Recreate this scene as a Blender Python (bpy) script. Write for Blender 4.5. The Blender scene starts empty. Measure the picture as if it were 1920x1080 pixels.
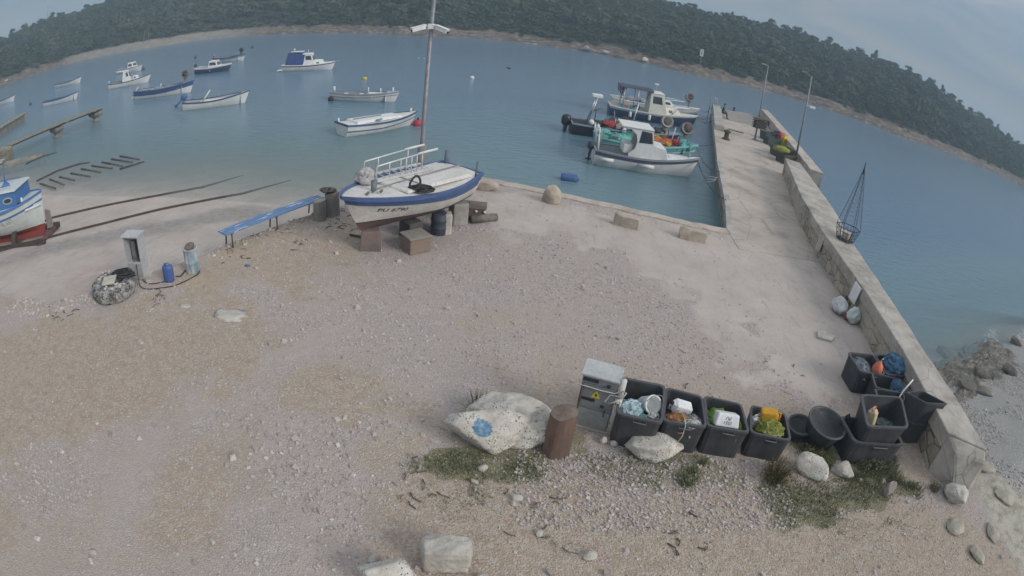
EXPO = 0.72
SKYC = (5.2, 5.4, 5.7)
SKYH = (1.55, 1.70, 1.88)
HAZE = .0016
import bpy, math, random
import numpy as np
from mathutils import Vector, Matrix, noise as mno
random.seed(7); rng = np.random.default_rng(7)
scene = bpy.context.scene
COL = scene.collection
PI = math.pi
# ---------------------------------------------------------------- the webcam: a wide fisheye lens, pitched down and rolled
H, WL = 6.6, -1.2
F_, K_, PITCH, ROLL = 1080., .09, math.radians(28.), math.radians(6.7)
UP = np.array([math.sin(ROLL)*math.cos(PITCH), math.cos(ROLL)*math.cos(PITCH), math.sin(PITCH)])
FW = np.array([0, 0, -1.]); FW = FW-UP*(FW@UP); FW /= np.linalg.norm(FW)
RT = np.cross(FW, UP)
def ray(px, py):
    x, y = px-960, 540-py; r = math.hypot(x, y)+1e-9; q = r/F_; t = q*(1+K_*q*q)
    d = np.array([math.sin(t)*x/r, math.sin(t)*y/r, -math.cos(t)])
    return np.array([d@RT, d@FW, d@UP])
def G(px, py, z=0.):
    d = ray(px, py); t = (z-H)/d[2]; return Vector((d[0]*t, d[1]*t, z))
def zat(x, y, px, py):
    d = ray(px, py); return H+d[2]/math.hypot(d[0], d[1])*math.hypot(x, y)
def at_range(px, py, r):
    d = ray(px, py); t = r/math.hypot(d[0], d[1]); return Vector((d[0]*t, d[1]*t, H+d[2]*t))
cd = bpy.data.cameras.new('camera'); cam = bpy.data.objects.new('camera', cd); COL.objects.link(cam)
cam.matrix_world = Matrix(((*RT, 0), (*FW, 0), (*UP, H), (0, 0, 0, 1)))
cd.type = 'PANO'; cd.panorama_type = 'FISHEYE_LENS_POLYNOMIAL'
cd.sensor_fit = 'HORIZONTAL'; cd.sensor_width = 36; cd.sensor_height = 20.25
fm = F_*36/1920
cd.fisheye_polynomial_k0 = 0; cd.fisheye_polynomial_k1 = -1/fm; cd.fisheye_polynomial_k2 = 0
cd.fisheye_polynomial_k3 = -K_/fm**3; cd.fisheye_polynomial_k4 = 0; cd.fisheye_fov = math.radians(178)
cd.clip_start = .05; cd.clip_end = 3000
scene.camera = cam
scene.render.engine = 'CYCLES'
scene.cycles.use_denoising = True
scene.cycles.max_bounces = 6; scene.cycles.transparent_max_bounces = 12; scene.cycles.volume_bounces = 0
scene.view_settings.view_transform = 'Standard'; scene.view_settings.look = 'None'; scene.view_settings.gamma = 1
scene.view_settings.exposure = EXPO if 'EXPO' in globals() else 0.0
# ---------------------------------------------------------------- tags
def tag(o, label=None, cat=None, group=None, kind=None):
    if label: o['label'] = label
    if cat: o['category'] = cat
    if group: o['group'] = group
    if kind: o['kind'] = kind
    return o
def thing(name, label, cat, loc=(0, 0, 0), rz=0., group=None):
    o = bpy.data.objects.new(name, None); COL.objects.link(o); o.empty_display_size = .2
    o.location = loc; o.rotation_euler = (0, 0, rz)
    return tag(o, label, cat, group)
def dup(root, loc=None, rz=None, sc=None, label=None, cat=None, group=None):
    r = root.copy(); COL.objects.link(r)
    for ch in root.children:
        c = ch.copy(); COL.objects.link(c); c.parent = r
        for g in ch.children:
            d = g.copy(); COL.objects.link(d); d.parent = c
    if loc is not None: r.location = loc
    if rz is not None: r.rotation_euler[2] = rz
    if sc is not None: r.scale = sc
    return tag(r, label, cat, group)
# ---------------------------------------------------------------- materials
class NT:
    def __init__(s, name):
        s.m = bpy.data.materials.new(name); s.m.use_nodes = True; s.t = s.m.node_tree
        s.n = s.t.nodes; s.b = s.n['Principled BSDF']; s.out = s.n['Material Output']
    def add(s, ty, **kw):
        n = s.n.new(ty)
        for k, v in kw.items():
            if isinstance(v, bpy.types.NodeSocket): s.t.links.new(v, n.inputs[k])
            elif k in n.inputs.keys(): n.inputs[k].default_value = v
            else: setattr(n, k, v)
        return n
    def link(s, a, b): s.t.links.new(a, b)
    def coord(s, kind='Object', stretch=None):
        c = s.add('ShaderNodeTexCoord').outputs[kind]
        if stretch:
            mp = s.add('ShaderNodeMapping'); mp.inputs['Scale'].default_value = stretch
            s.link(c, mp.inputs['Vector']); c = mp.outputs[0]
        return c
    def noise(s, v, scale, detail=5, rough=.6, dist=0):
        n = s.add('ShaderNodeTexNoise', Scale=scale, Detail=detail, Roughness=rough, Distortion=dist)
        s.link(v, n.inputs['Vector']); return n.outputs['Fac']
    def vor(s, v, scale, feature='F1', rnd=1.):
        n = s.add('ShaderNodeTexVoronoi', feature=feature); n.inputs['Scale'].default_value = scale
        n.inputs['Randomness'].default_value = rnd; s.link(v, n.inputs['Vector']); return n
    def ramp(s, fac, stops):
        r = s.add('ShaderNodeValToRGB'); e = r.color_ramp.elements
        while len(e) < len(stops): e.new(.5)
        for k, (p, c) in enumerate(stops):
            e[k].position = p; e[k].color = (*c, 1) if len(c) == 3 else c
        s.link(fac, r.inputs['Fac']); return r.outputs['Color']
    def rng(s, fac, a, b, c=0., d=1.):
        n = s.add('ShaderNodeMapRange'); n.clamp = True
        for i, v in enumerate((a, b, c, d)): n.inputs[i+1].default_value = v
        s.link(fac, n.inputs[0]); return n.outputs[0]
    def math(s, op, a, b=0.):
        n = s.add('ShaderNodeMath', operation=op)
        for i, v in enumerate((a, b)):
            if isinstance(v, bpy.types.NodeSocket): s.link(v, n.inputs[i])
            else: n.inputs[i].default_value = v
        return n.outputs[0]
    def mix(s, fac, a, b, mode='MIX'):
        n = s.add('ShaderNodeMix', data_type='RGBA', blend_type=mode)
        for i, v in ((0, fac), (6, a), (7, b)):
            if isinstance(v, bpy.types.NodeSocket): s.link(v, n.inputs[i])
            elif i == 0: n.inputs[0].default_value = v
            else: n.inputs[i].default_value = (*v, 1)
        return n.outputs[2]
    def attr(s, name): return s.add('ShaderNodeAttribute', attribute_name=name).outputs['Fac']
    def bump(s, h, st=.5, dist=.02, prev=None):
        n = s.add('ShaderNodeBump', Strength=st, Distance=dist); s.link(h, n.inputs['Height'])
        if prev: s.link(prev, n.inputs['Normal'])
        return n.outputs[0]
MC = {}
def mat(name, c, c2=None, sc=6., rough=.75, metal=0., bump=0., bsc=None, spec=.3, stretch=None, lo=.38, hi=.62, island=0.):
    if name in MC: return MC[name]
    T = NT(name); v = T.coord('Object', stretch)
    n = T.noise(v, sc)
    if c2 is None: c2 = tuple(x*.82 for x in c)
    colr = T.ramp(n, [(lo, c), (hi, c2)])
    fine = T.noise(v, sc*9, 3)
    colr = T.mix(1., colr, T.ramp(fine, [(.3, (.86,)*3), (.7, (1.1,)*3)]), 'MULTIPLY')
    if island:
        g = T.add('ShaderNodeNewGeometry').outputs['Random Per Island']
        colr = T.mix(1., colr, T.ramp(g, [(0, (1-island,)*3), (1, (1+island,)*3)]), 'MULTIPLY')
    T.link(colr, T.b.inputs['Base Color'])
    T.link(T.rng(fine, .3, .7, max(.05, rough-.12), min(1, rough+.12)), T.b.inputs['Roughness'])
    T.b.inputs['Metallic'].default_value = metal; T.b.inputs['Specular IOR Level'].default_value = spec
    if bump: T.link(T.bump(T.noise(v, bsc or sc*4, 6), bump, .02), T.b.inputs['Normal'])
    MC[name] = T.m; return T.m
# ---------------------------------------------------------------- mesh builder
class MB:
    def __init__(s): s.v = []; s.f = []; s.mi = []; s.sm = []; s.k = []
    def add(s, vs, fs, mi=0, sm=False):
        s.k.append((len(s.v), len(s.f))); o = len(s.v); s.v += [tuple(v) for v in vs]; s.f += [tuple(i+o for i in f) for f in fs]
        s.mi += [mi]*len(fs); s.sm += [sm]*len(fs); return s
    def hexa(s, p, mi=0):   # p: bottom 4 ccw, top 4 ccw
        return s.add(p, [(3, 2, 1, 0), (4, 5, 6, 7), (0, 1, 5, 4), (1, 2, 6, 5), (2, 3, 7, 6), (3, 0, 4, 7)], mi)
    def box(s, c, d, rz=0., mi=0, M=None):
        x, y, z = (k/2 for k in d); R = M or Matrix.Rotation(rz, 3, 'Z'); c = Vector(c)
        return s.hexa([c+R@Vector(q) for q in ((-x, -y, -z), (x, -y, -z), (x, y, -z), (-x, y, -z), (-x, -y, z), (x, -y, z), (x, y, z), (-x, y, z))], mi)
    def tube(s, pts, r, n=8, mi=0, sm=True, caps=True, closed=False):
        pts = [Vector(p) for p in pts]; N = len(pts); rs = r if isinstance(r, (list, tuple)) else [r]*N
        vs = []; prev = None
        for i, p in enumerate(pts):
            a = pts[(i-1) % N] if (i or closed) else p; b = pts[(i+1) % N] if (i < N-1 or closed) else p
            t = (b-a).normalized()
            if prev is None: u = t.orthogonal().normalized()
            else:
                u = prev-t*prev.dot(t); u = u.normalized() if u.length > 1e-6 else t.orthogonal().normalized()
            prev = u; w = t.cross(u)
            vs += [p+(u*math.cos(2*PI*k/n)+w*math.sin(2*PI*k/n))*rs[i] for k in range(n)]
        fs = []
        for i in range(N if closed else N-1):
            j = (i+1) % N
            fs += [(i*n+k, i*n+(k+1) % n, j*n+(k+1) % n, j*n+k) for k in range(n)]
        if caps and not closed: fs += [tuple(range(n-1, -1, -1)), tuple(range((N-1)*n, N*n))]
        return s.add(vs, fs, mi, sm)
    def lathe(s, prof, n=20, c=(0, 0, 0), mi=0, sm=True, M=None, sq=(1, 1)):
        vs = []; c = Vector(c)
        for r, z in prof:
            for k in range(n):
                q = Vector((r*math.cos(2*PI*k/n)*sq[0], r*math.sin(2*PI*k/n)*sq[1], z)); vs.append(c+(M@q if M else q))
        fs = [(i*n+k, i*n+(k+1) % n, (i+1)*n+(k+1) % n, (i+1)*n+k) for i in range(len(prof)-1) for k in range(n)]
        if prof[0][0] > 1e-4: fs.append(tuple(range(n-1, -1, -1)))
        if prof[-1][0] > 1e-4: fs.append(tuple(range((len(prof)-1)*n, len(prof)*n)))
        return s.add(vs, fs, mi, sm)
    def prism(s, poly, z0, z1, mi=0):
        n = len(poly); vs = [(p[0], p[1], z0) for p in poly]+[(p[0], p[1], z1) for p in poly]
        return s.add(vs, [tuple(range(n-1, -1, -1)), tuple(range(n, 2*n))]+[(i, (i+1) % n, n+(i+1) % n, n+i) for i in range(n)], mi)
    def loft(s, rows, mi=0, sm=True, closed=False):
        n = len(rows[0]); vs = [p for r in rows for p in r]; m = n if closed else n-1
        return s.add(vs, [(i*n+k, i*n+(k+1) % n, (i+1)*n+(k+1) % n, (i+1)*n+k) for i in range(len(rows)-1) for k in range(m)], mi, sm)
    def panel(s, a, b, c, d, u0, u1, v0, v1, off=.006, th=.02, mi=0):   # slab proud of a quad a-b-c-d
        a, b, c, d = map(Vector, (a, b, c, d)); nrm = (b-a).cross(d-a).normalized()
        P = lambda u, v: (a*(1-u)+b*u)*(1-v)+(d*(1-u)+c*u)*v
        q = [P(u0, v0), P(u1, v0), P(u1, v1), P(u0, v1)]
        return s.hexa([p+nrm*(off-th) for p in q]+[p+nrm*off for p in q], mi)
    def each(s, name, mats, parent=None, bevel=0.):   # every shape a part of its own
        out = []; e = s.k+[(len(s.v), len(s.f))]
        for (v0, f0), (v1, f1) in zip(e[:-1], e[1:]):
            m = MB(); m.add(s.v[v0:v1], [tuple(i-v0 for i in f) for f in s.f[f0:f1]]); m.mi = s.mi[f0:f1]; m.sm = s.sm[f0:f1]
            out.append(m.build(name, mats, parent, bevel))
        return out
    def build(s, name, mats, parent=None, bevel=0., subsurf=0):
        me = bpy.data.meshes.new(name); me.from_pydata(s.v, [], s.f)
        for m in (mats if isinstance(mats, (list, tuple)) else [mats]): me.materials.append(m)
        me.polygons.foreach_set('material_index', s.mi); me.polygons.foreach_set('use_smooth', s.sm); me.update()
        o = bpy.data.objects.new(name, me); COL.objects.link(o)
        if parent is not None: o.parent = parent
        if bevel:
            b = o.modifiers.new('bevel', 'BEVEL'); b.width = bevel; b.segments = 2; b.limit_method = 'ANGLE'; b.angle_limit = .6
        if subsurf:
            b = o.modifiers.new('sub', 'SUBSURF'); b.levels = subsurf; b.render_levels = subsurf
        return o
def npmesh(name, V, F, mats, smooth=False, attrs=None, fmat=None):
    """V (n,3), F (m,4) or (m,3) arrays"""
    me = bpy.data.meshes.new(name); V = np.asarray(V, np.float32); F = np.asarray(F, np.int32); k = F.shape[1]
    me.vertices.add(len(V)); me.vertices.foreach_set('co', V.ravel())
    me.loops.add(F.size); me.loops.foreach_set('vertex_index', F.ravel())
    me.polygons.add(len(F)); me.polygons.foreach_set('loop_start', np.arange(0, F.size, k, dtype=np.int32))
    me.polygons.foreach_set('loop_total', np.full(len(F), k, np.int32))
    me.polygons.foreach_set('use_smooth', np.full(len(F), smooth))
    for m in (mats if isinstance(mats, (list, tuple)) else [mats]): me.materials.append(m)
    if fmat is not None: me.polygons.foreach_set('material_index', np.asarray(fmat, np.int32))
    for an, av in (attrs or {}).items():
        a = me.attributes.new(an, 'FLOAT', 'POINT'); a.data.foreach_set('value', np.asarray(av, np.float32))
    me.update(calc_edges=True)
    o = bpy.data.objects.new(name, me); COL.objects.link(o); return o
# ---------------------------------------------------------------- numpy noise and polygons
def _h(ix, iy, seed):
    n = (ix*374761393+iy*668265263+seed*974711) & 0xffffffff
    n = ((n ^ (n >> 13))*1274126177) & 0xffffffff
    return ((n ^ (n >> 16)) & 0xffff)/65535.
def vnoise(x, y, seed=0):
    ix = np.floor(x).astype(np.int64); iy = np.floor(y).astype(np.int64); fx = x-ix; fy = y-iy
    fx = fx*fx*(3-2*fx); fy = fy*fy*(3-2*fy)
    a = _h(ix, iy, seed); b = _h(ix+1, iy, seed); c = _h(ix, iy+1, seed); d = _h(ix+1, iy+1, seed)
    return (a*(1-fx)+b*fx)*(1-fy)+(c*(1-fx)+d*fx)*fy
def fbm(x, y, oct=4, seed=0):
    s = 0; a = .5; t = 0
    for o in range(oct): s = s+a*vnoise(x*2**o, y*2**o, seed+o); t += a; a *= .5
    return s/t
def sdist(x, y, poly, closed=True):
    d = np.full(x.shape, 1e9); ins = np.zeros(x.shape, bool); n = len(poly)
    for i in range(n if closed else n-1):
        ax, ay = poly[i][:2]; bx, by = poly[(i+1) % n][:2]; ex, ey = bx-ax, by-ay
        t = np.clip(((x-ax)*ex+(y-ay)*ey)/(ex*ex+ey*ey+1e-12), 0, 1)
        d = np.minimum(d, np.hypot(x-ax-t*ex, y-ay-t*ey))
        if closed:
            c = ((ay > y) != (by > y)); ins ^= c & (x < ex*(y-ay)/(ey if abs(ey) > 1e-12 else 1e-12)+ax)
    return np.where(ins, d, -d) if closed else d
def sst(a, b, x):
    t = np.clip((x-a)/(b-a), 0, 1); return t*t*(3-2*t)
def pxpoly(pts, z=0.): return [G(px, py, z)[:2] for px, py in pts]
# ---------------------------------------------------------------- sky and sun
SUN_EL, SUN_AZ = math.radians(28), math.radians(120)
w = bpy.data.worlds.new('World'); scene.world = w; w.use_nodes = True
wt = w.node_tree; bg = wt.nodes['Background']
sky = wt.nodes.new('ShaderNodeTexSky'); sky.sky_type = 'NISHITA'; sky.sun_disc = False
sky.sun_elevation = SUN_EL; sky.sun_rotation = SUN_AZ; sky.air_density = 1.2; sky.dust_density = 2.5
tc = wt.nodes.new('ShaderNodeTexCoord'); mp = wt.nodes.new('ShaderNodeMapping')
mp.inputs['Scale'].default_value = (1.2, 1.6, 6.5); mp.inputs['Rotation'].default_value = (.2, .32, .3)
wt.links.new(tc.outputs['Generated'], mp.inputs['Vector'])
nz = wt.nodes.new('ShaderNodeTexNoise'); nz.inputs['Scale'].default_value = 1.7; nz.inputs['Detail'].default_value = 6; nz.inputs['Roughness'].default_value = .52; nz.inputs['Distortion'].default_value = .5
wt.links.new(mp.outputs[0], nz.inputs['Vector'])
cr = wt.nodes.new('ShaderNodeValToRGB'); cr.color_ramp.elements[0].position = .32; cr.color_ramp.elements[0].color = (.86,)*3+(1,)
cr.color_ramp.elements[1].position = .66; cr.color_ramp.elements[1].color = (1, 1, 1, 1)
wt.links.new(nz.outputs['Fac'], cr.inputs['Fac'])
mx = wt.nodes.new('ShaderNodeMix'); mx.data_type = 'RGBA'
wt.links.new(cr.outputs['Color'], mx.inputs[0]); wt.links.new(sky.outputs[0], mx.inputs[6])
# an overcast dome: three times brighter overhead than at the horizon
geo = wt.nodes.new('ShaderNodeSeparateXYZ'); wt.links.new(tc.outputs['Generated'], geo.inputs[0])
el = wt.nodes.new('ShaderNodeMapRange'); wt.links.new(geo.outputs['Z'], el.inputs[0])
for i, v in enumerate((0., .9, .0, 1.)): el.inputs[i+1].default_value = v
dm = wt.nodes.new('ShaderNodeMix'); dm.data_type = 'RGBA'; wt.links.new(el.outputs[0], dm.inputs[0])
dm.inputs[6].default_value = (*SKYH, 1); dm.inputs[7].default_value = (*SKYC, 1)
c2 = wt.nodes.new('ShaderNodeValToRGB'); c2.color_ramp.elements[0].position = .36; c2.color_ramp.elements[0].color = (.62, .76, .92, 1)
c2.color_ramp.elements[1].position = .64; c2.color_ramp.elements[1].color = (1.22, 1.13, 1.04, 1); wt.links.new(nz.outputs['Fac'], c2.inputs['Fac'])
cm = wt.nodes.new('ShaderNodeMix'); cm.data_type = 'RGBA'; cm.blend_type = 'MULTIPLY'; cm.inputs[0].default_value = 1
wt.links.new(dm.outputs[2], cm.inputs[6]); wt.links.new(c2.outputs['Color'], cm.inputs[7]); wt.links.new(cm.outputs[2], mx.inputs[7])
wt.links.new(mx.outputs[2], bg.inputs['Color']); bg.inputs['Strength'].default_value = .1
sl = bpy.data.lights.new('sun', 'SUN'); sl.energy = 1.5; sl.angle = math.radians(22); sl.color = (1, .95, .88)
so = bpy.data.objects.new('sun', sl); COL.objects.link(so)
sdir = Vector((math.sin(SUN_AZ)*math.cos(SUN_EL), math.cos(SUN_AZ)*math.cos(SUN_EL), math.sin(SUN_EL)))
so.rotation_euler = sdir.to_track_quat('Z', 'Y').to_euler(); so.location = (0, 0, 30)
# ================================================================ ground, water, hills
LEFT = [(-80, 3), (-30, 7), (-14.4, 8.2), (-12, 8.3), (-10.7, 9.4), (-9.9, 10.5), (-8.6, 12.1), (-8.26, 12.9), (-6.8, 15.3), (-5.8, 16.7), (-4.8, 18.6), (-3.4, 20.3), (-1.6, 20.95)]
QUAY = [(-1.6, 20.95), (.05, 20.55), (2.32, 19.9), (4.27, 19.4), (5.82, 18.98), (7.55, 18.83)]
WALL_IN = [(9.2, 6.5), (10.22, 12.5), (10.53, 14.57), (11.1, 18.0), (12.2, 22.3), (15.0, 30.6)]
WALL_OUT = [(10.25, 5.85), (10.62, 9.4), (11.15, 12.5), (11.8, 15.6), (12.45, 18.0), (13.6, 21.6), (15.85, 30.2)]
YARD = LEFT+QUAY[1:]+[(8.5, 17.5), (11.3, 18.2)]+[(x+.5, y) for x, y in WALL_IN[3::-1]]+[(10.4, 4.2), (12.5, 1.8), (16, -2), (60, -30), (60, -200), (-80, -200)]
def terrain(x, y):
    d = sdist(x, y, YARD)
    ramp = np.where(y > 7.6, -1.2*(y-7.6)/11.7, 0.)-.05*sst(-14, -22, x)
    ramp = np.maximum(ramp, -6.)
    ramp = np.where(y < 7.6, -.12*(7.6-y)*0, ramp)
    bay = np.full(x.shape, -2.3)-.06*np.maximum(0, y-20)
    bay = np.maximum(bay, -6.)
    t = sst(-6.5, -1.5, x)
    left = ramp*(1-t)+np.minimum(ramp, bay)*t
    dd = -.351*(x-10.3)+.936*(y-5.2)
    beach = -.26*np.maximum(0, dd)-.04*(fbm(x*.8, y*.8, 4, 5)-.5)*4*sst(.2, 1.5, dd)
    beach = np.maximum(beach, -6.)
    out = np.where(x > 8.6+.0*y, np.where(y > 18.2, np.minimum(np.minimum(beach, -2.4), bay), beach), left)
    out = np.where((x > 7.6) & (x < 12) & (y > 18.3), np.minimum(-2.4, bay), out)
    wdt = np.where(x < -4.6, .55, np.where((x > 10) & (y < 6.3), 1.6, .14))
    k = sst(0, 1, (d+wdt)/wdt)
    z = out*(1-k)
    bumps = .05*(fbm(x*.45, y*.45, 4, 1)-.5)+.018*(fbm(x*2.3, y*2.3, 3, 9)-.5)
    bumps = bumps*sst(.0, .8, d)*(1-sst(7.5, 9, x)*sst(9, 12, y))
    return z+bumps, d
def cat(*a): return np.unique(np.round(np.concatenate(a), 3))
xs = cat(np.linspace(-420, -62, 12), np.arange(-60, -30, 1.), np.arange(-30, -16, .35), np.arange(-16, 13, .13), np.arange(13, 34, .3), np.linspace(34, 420, 16))
ys = cat(np.linspace(-320, -6, 8), np.arange(-4, 1, .4), np.arange(1, 22, .13), np.arange(22, 60, 1.5), np.linspace(60, 420, 12))
X, Y = np.meshgrid(xs, ys); Z, D = terrain(X, Y)
def gridf(nx, ny):
    i = np.arange(nx*ny).reshape(ny, nx); return np.stack([i[:-1, :-1], i[:-1, 1:], i[1:, 1:], i[1:, :-1]], -1).reshape(-1, 4)
def pm(px, feather=.6, nz=.5, seed=3):
    s = sdist(X, Y, pxpoly(px)); k = nz*4.5; return sst(-feather*1.5, feather*1.5, s+(fbm(X*.8, Y*.8, 4, seed)-.5)*k+(fbm(X*2.6, Y*2.6, 4, seed+50)-.5)*k*.55)
inY = sst(-.35, .05, D)
conc = (1-inY)*(X < -4)
conc = np.maximum(conc, .8*pm([(905, 340), (1364, 432), (1500, 440), (1660, 690), (1640, 760), (1420, 740), (1330, 600), (1150, 480), (980, 440), (880, 400)], .9, .9)*inY)
conc = np.maximum(conc, .95*pm([(1364, 425), (1480, 400), (1560, 520), (1660, 690), (1560, 600), (1300, 480)], .6, .4)*inY)
dirt = np.maximum.reduce([
    pm([(380, 480), (600, 400), (690, 380), (690, 470), (600, 520), (470, 540), (430, 560), (300, 570), (330, 520)], .4, .5, 11),
    pm([(-80, 610), (180, 580), (420, 570), (560, 570), (540, 660), (330, 720), (200, 820), (-80, 860)], .6, .8, 12),
    pm([(540, 690), (690, 660), (760, 730), (660, 800), (520, 770)], .5, .5, 13),
    pm([(780, 890), (960, 870), (1200, 910), (1420, 890), (1750, 940), (2100, 1150), (820, 1200), (760, 1080)], .5, .4, 14)*1.2,
    pm([(690, 800), (830, 790), (800, 900), (720, 1000), (660, 980)], .25, .5, 15)*.7,
    pm([(-80, 1010), (300, 980), (420, 1090), (-80, 1200)], .3, .5, 16)*.5]+[.75*sst(.50, .68, fbm(X*.45+3, Y*.45, 4, 21))*(1-.8*sst(-3, 4, X)*sst(8, 11, Y))])*inY
grass = np.maximum.reduce([
    pm([(790, 870), (860, 830), (1010, 850), (1010, 890), (870, 900)], .15, .3, 31),
    pm([(1060, 850), (1280, 850), (1420, 880), (1420, 910), (1100, 900)], .15, .4, 32)*.6,
    pm([(1380, 910), (1480, 890), (1640, 890), (1700, 910), (1640, 960), (1450, 970)], .2, .3, 33),
    pm([(1650, 1000), (1900, 900), (1960, 1020), (1700, 1100)], .3, .6, 34)*.0,
    pm([(1250, 930), (1500, 990), (1500, 1090), (1300, 1060)], .3, .6, 35)*.35])*inY
beach = sst(10.2, 10.9, X)*(Y < 18)*(1-sst(-.1, .6, D)*(X < 10.6))
clay = beach*pm([(1700, 990), (1800, 830), (1880, 880), (2050, 960), (2050, 1200), (1700, 1200)], .5, .6, 41)
depth = WL-Z
sand = sst(.1, 1.2, depth)
ochre = pm([(380, 500), (460, 490), (600, 400), (430, 440), (330, 530), (420, 545)], .3, .3, 51)*inY
tr = lambda pts, wd: 1-sst(wd*.4, wd, -0+sdist(X, Y, pxpoly(pts), False)+.35*(fbm(X*1.3, Y*1.3, 3, 71)-.5))
track = np.maximum.reduce([tr(p, .42) for p in ([(180, 1100), (260, 860), (420, 720), (640, 620)], [(330, 1100), (440, 880), (600, 740)], [(560, 1100), (660, 900), (760, 790)])])*inY*sst(.3, .55, fbm(X*.35, Y*.35, 3, 72)+.12)
rails = pm([(-40, 490), (60, 440), (300, 372), (455, 333), (530, 352), (300, 398), (100, 452), (-40, 500)], .35, .2, 53)
pinkr = pm([(100, 500), (230, 480), (260, 530), (130, 560)], .5, .5, 52)
T = NT('ground_gravel_dirt_concrete'); v = T.coord('Object')
A = {k: T.attr(k) for k in ('conc', 'dirt', 'grass', 'beach', 'clay', 'sand', 'ochre', 'rails', 'pinkr', 'track')}
big = T.noise(v, .7, 6, .65); med = T.noise(v, 4, 6, .7); fin = T.noise(v, 38, 4, .7)
brk = T.math('MULTIPLY', T.math('SUBTRACT', T.math('ADD', T.math('MULTIPLY', med, .6), T.math('MULTIPLY', fin, .4)), .5), 1.5)
def soft(a, lo=.22, hi=.78): return T.rng(T.math('ADD', a, brk), lo, hi)
v1 = T.vor(v, 31); v2 = T.vor(v, 68)
cellv = T.add('ShaderNodeSeparateColor'); T.link(v1.outputs['Color'], cellv.inputs[0])
cell2 = T.add('ShaderNodeSeparateColor'); T.link(v2.outputs['Color'], cell2.inputs[0])
g1 = T.ramp(cellv.outputs[0], [(0, (.35, .302, .285)), (.5, (.455, .40, .378)), (1, (.55, .495, .468))])
g2 = T.ramp(cell2.outputs[0], [(0, (.34, .295, .275)), (1, (.50, .44, .412))])
grav = T.mix(T.rng(med, .4, .6), g1, g2)
crev = T.rng(v1.outputs['Distance'], .25, .75, 1., .74)
grav = T.mix(1., grav, T.ramp(crev, [(0, (0, 0, 0)), (1, (1, 1, 1))]), 'MULTIPLY')
grav = T.mix(T.rng(big, .42, .62, 0, .55), grav, (.40, .33, .29)); grav = T.mix(T.math('MULTIPLY', A['track'], .4), grav, T.ramp(med, [(.3, (.44, .38, .345)), (.7, (.38, .325, .295))]))
drt = T.ramp(med, [(.3, (.30, .236, .184)), (.7, (.41, .338, .272))])
drt = T.mix(T.rng(cellv.outputs[1], .72, .8, 0, .7), drt, (.44, .41, .37))
drt = T.mix(T.rng(fin, .55, .75, 0, .5), drt, (.24, .18, .13))
drt = T.mix(A['ochre'], drt, T.ramp(med, [(.3, (.34, .272, .20)), (.7, (.43, .355, .275))]))
cnc = T.ramp(big, [(.3, (.49, .435, .395)), (.7, (.38, .335, .305))])
cnc = T.mix(T.rng(T.noise(v, 1.8, 8, .75), .55, .7, 0, .5), cnc, (.40, .33, .28))
cnc = T.mix(T.rng(fin, .6, .72, 0, .45), cnc, (.22, .21, .2))
cnc = T.mix(T.math('MULTIPLY', A['pinkr'], T.rng(med, .4, .6, .2, .7)), cnc, (.36, .28, .26)); cnc = T.mix(T.math('MULTIPLY', A['rails'], T.rng(med, .35, .6, .35, .85)), cnc, (.235, .215, .21))
cnc = T.mix(T.rng(T.noise(T.coord('Object', (1.5, .35, 1)), 2.2, 7, .75), .54, .68, 0, .55), cnc, (.27, .25, .235)); cnc = T.mix(T.rng(T.vor(v, 1.6, 'DISTANCE_TO_EDGE').outputs['Distance'], 0, .012, .35, 0), cnc, (.2, .19, .175))
grs = T.ramp(fin, [(.35, (.13, .135, .075)), (.65, (.30, .26, .19))])
bch = T.mix(T.rng(cell2.outputs[1], .3, .7), (.42, .41, .39), (.23, .23, .225))
cly = T.ramp(T.noise(v, 2.6, 8, .7), [(.35, (.27, .25, .20)), (.55, (.45, .42, .35))])
cly = T.mix(T.rng(T.noise(v, 9, 6, .8), .56, .66, 0, .8), cly, (.12, .12, .10))
snd = T.ramp(med, [(.35, (.40, .40, .36)), (.7, (.31, .33, .30))])
col = T.mix(soft(A['dirt']), grav, drt)
col = T.mix(soft(A['conc'], .42, .6), col, cnc)
col = T.mix(soft(A['grass'], .45, .6), col, grs)
col = T.mix(A['beach'], col, bch); col = T.mix(soft(A['clay']), col, cly); col = T.mix(A['sand'], col, snd)
T.link(col, T.b.inputs['Base Color']); T.b.inputs['Roughness'].default_value = .95; T.b.inputs['Specular IOR Level'].default_value = .15
hgt = T.math('ADD', T.math('MULTIPLY', T.rng(v1.outputs['Distance'], 0, .6, 1, 0), T.rng(soft(A['conc'], .4, .6), 0, 1, 1, .08)), T.math('MULTIPLY', fin, .5))
T.link(T.bump(hgt, .55, .025, T.bump(med, .3, .06)), T.b.inputs['Normal'])
ground = npmesh('ground', np.stack([X, Y, Z], -1).reshape(-1, 3), gridf(len(xs), len(ys)), T.m, True,
                {k: a.ravel() for k, a in dict(conc=conc, dirt=dirt, grass=grass, beach=beach, clay=clay, sand=sand, ochre=ochre, rails=rails, pinkr=pinkr, track=track).items()})
tag(ground, kind='structure')
def gz(x, y): return float(terrain(np.array([float(x)]), np.array([float(y)]))[0][0])
def Gt(px, py):   # point of the terrain seen in a pixel
    z = 0.
    for _ in range(12): p = G(px, py, z); z = .5*z+.5*gz(p.x, p.y)
    return Vector((p.x, p.y, gz(p.x, p.y)))
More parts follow.
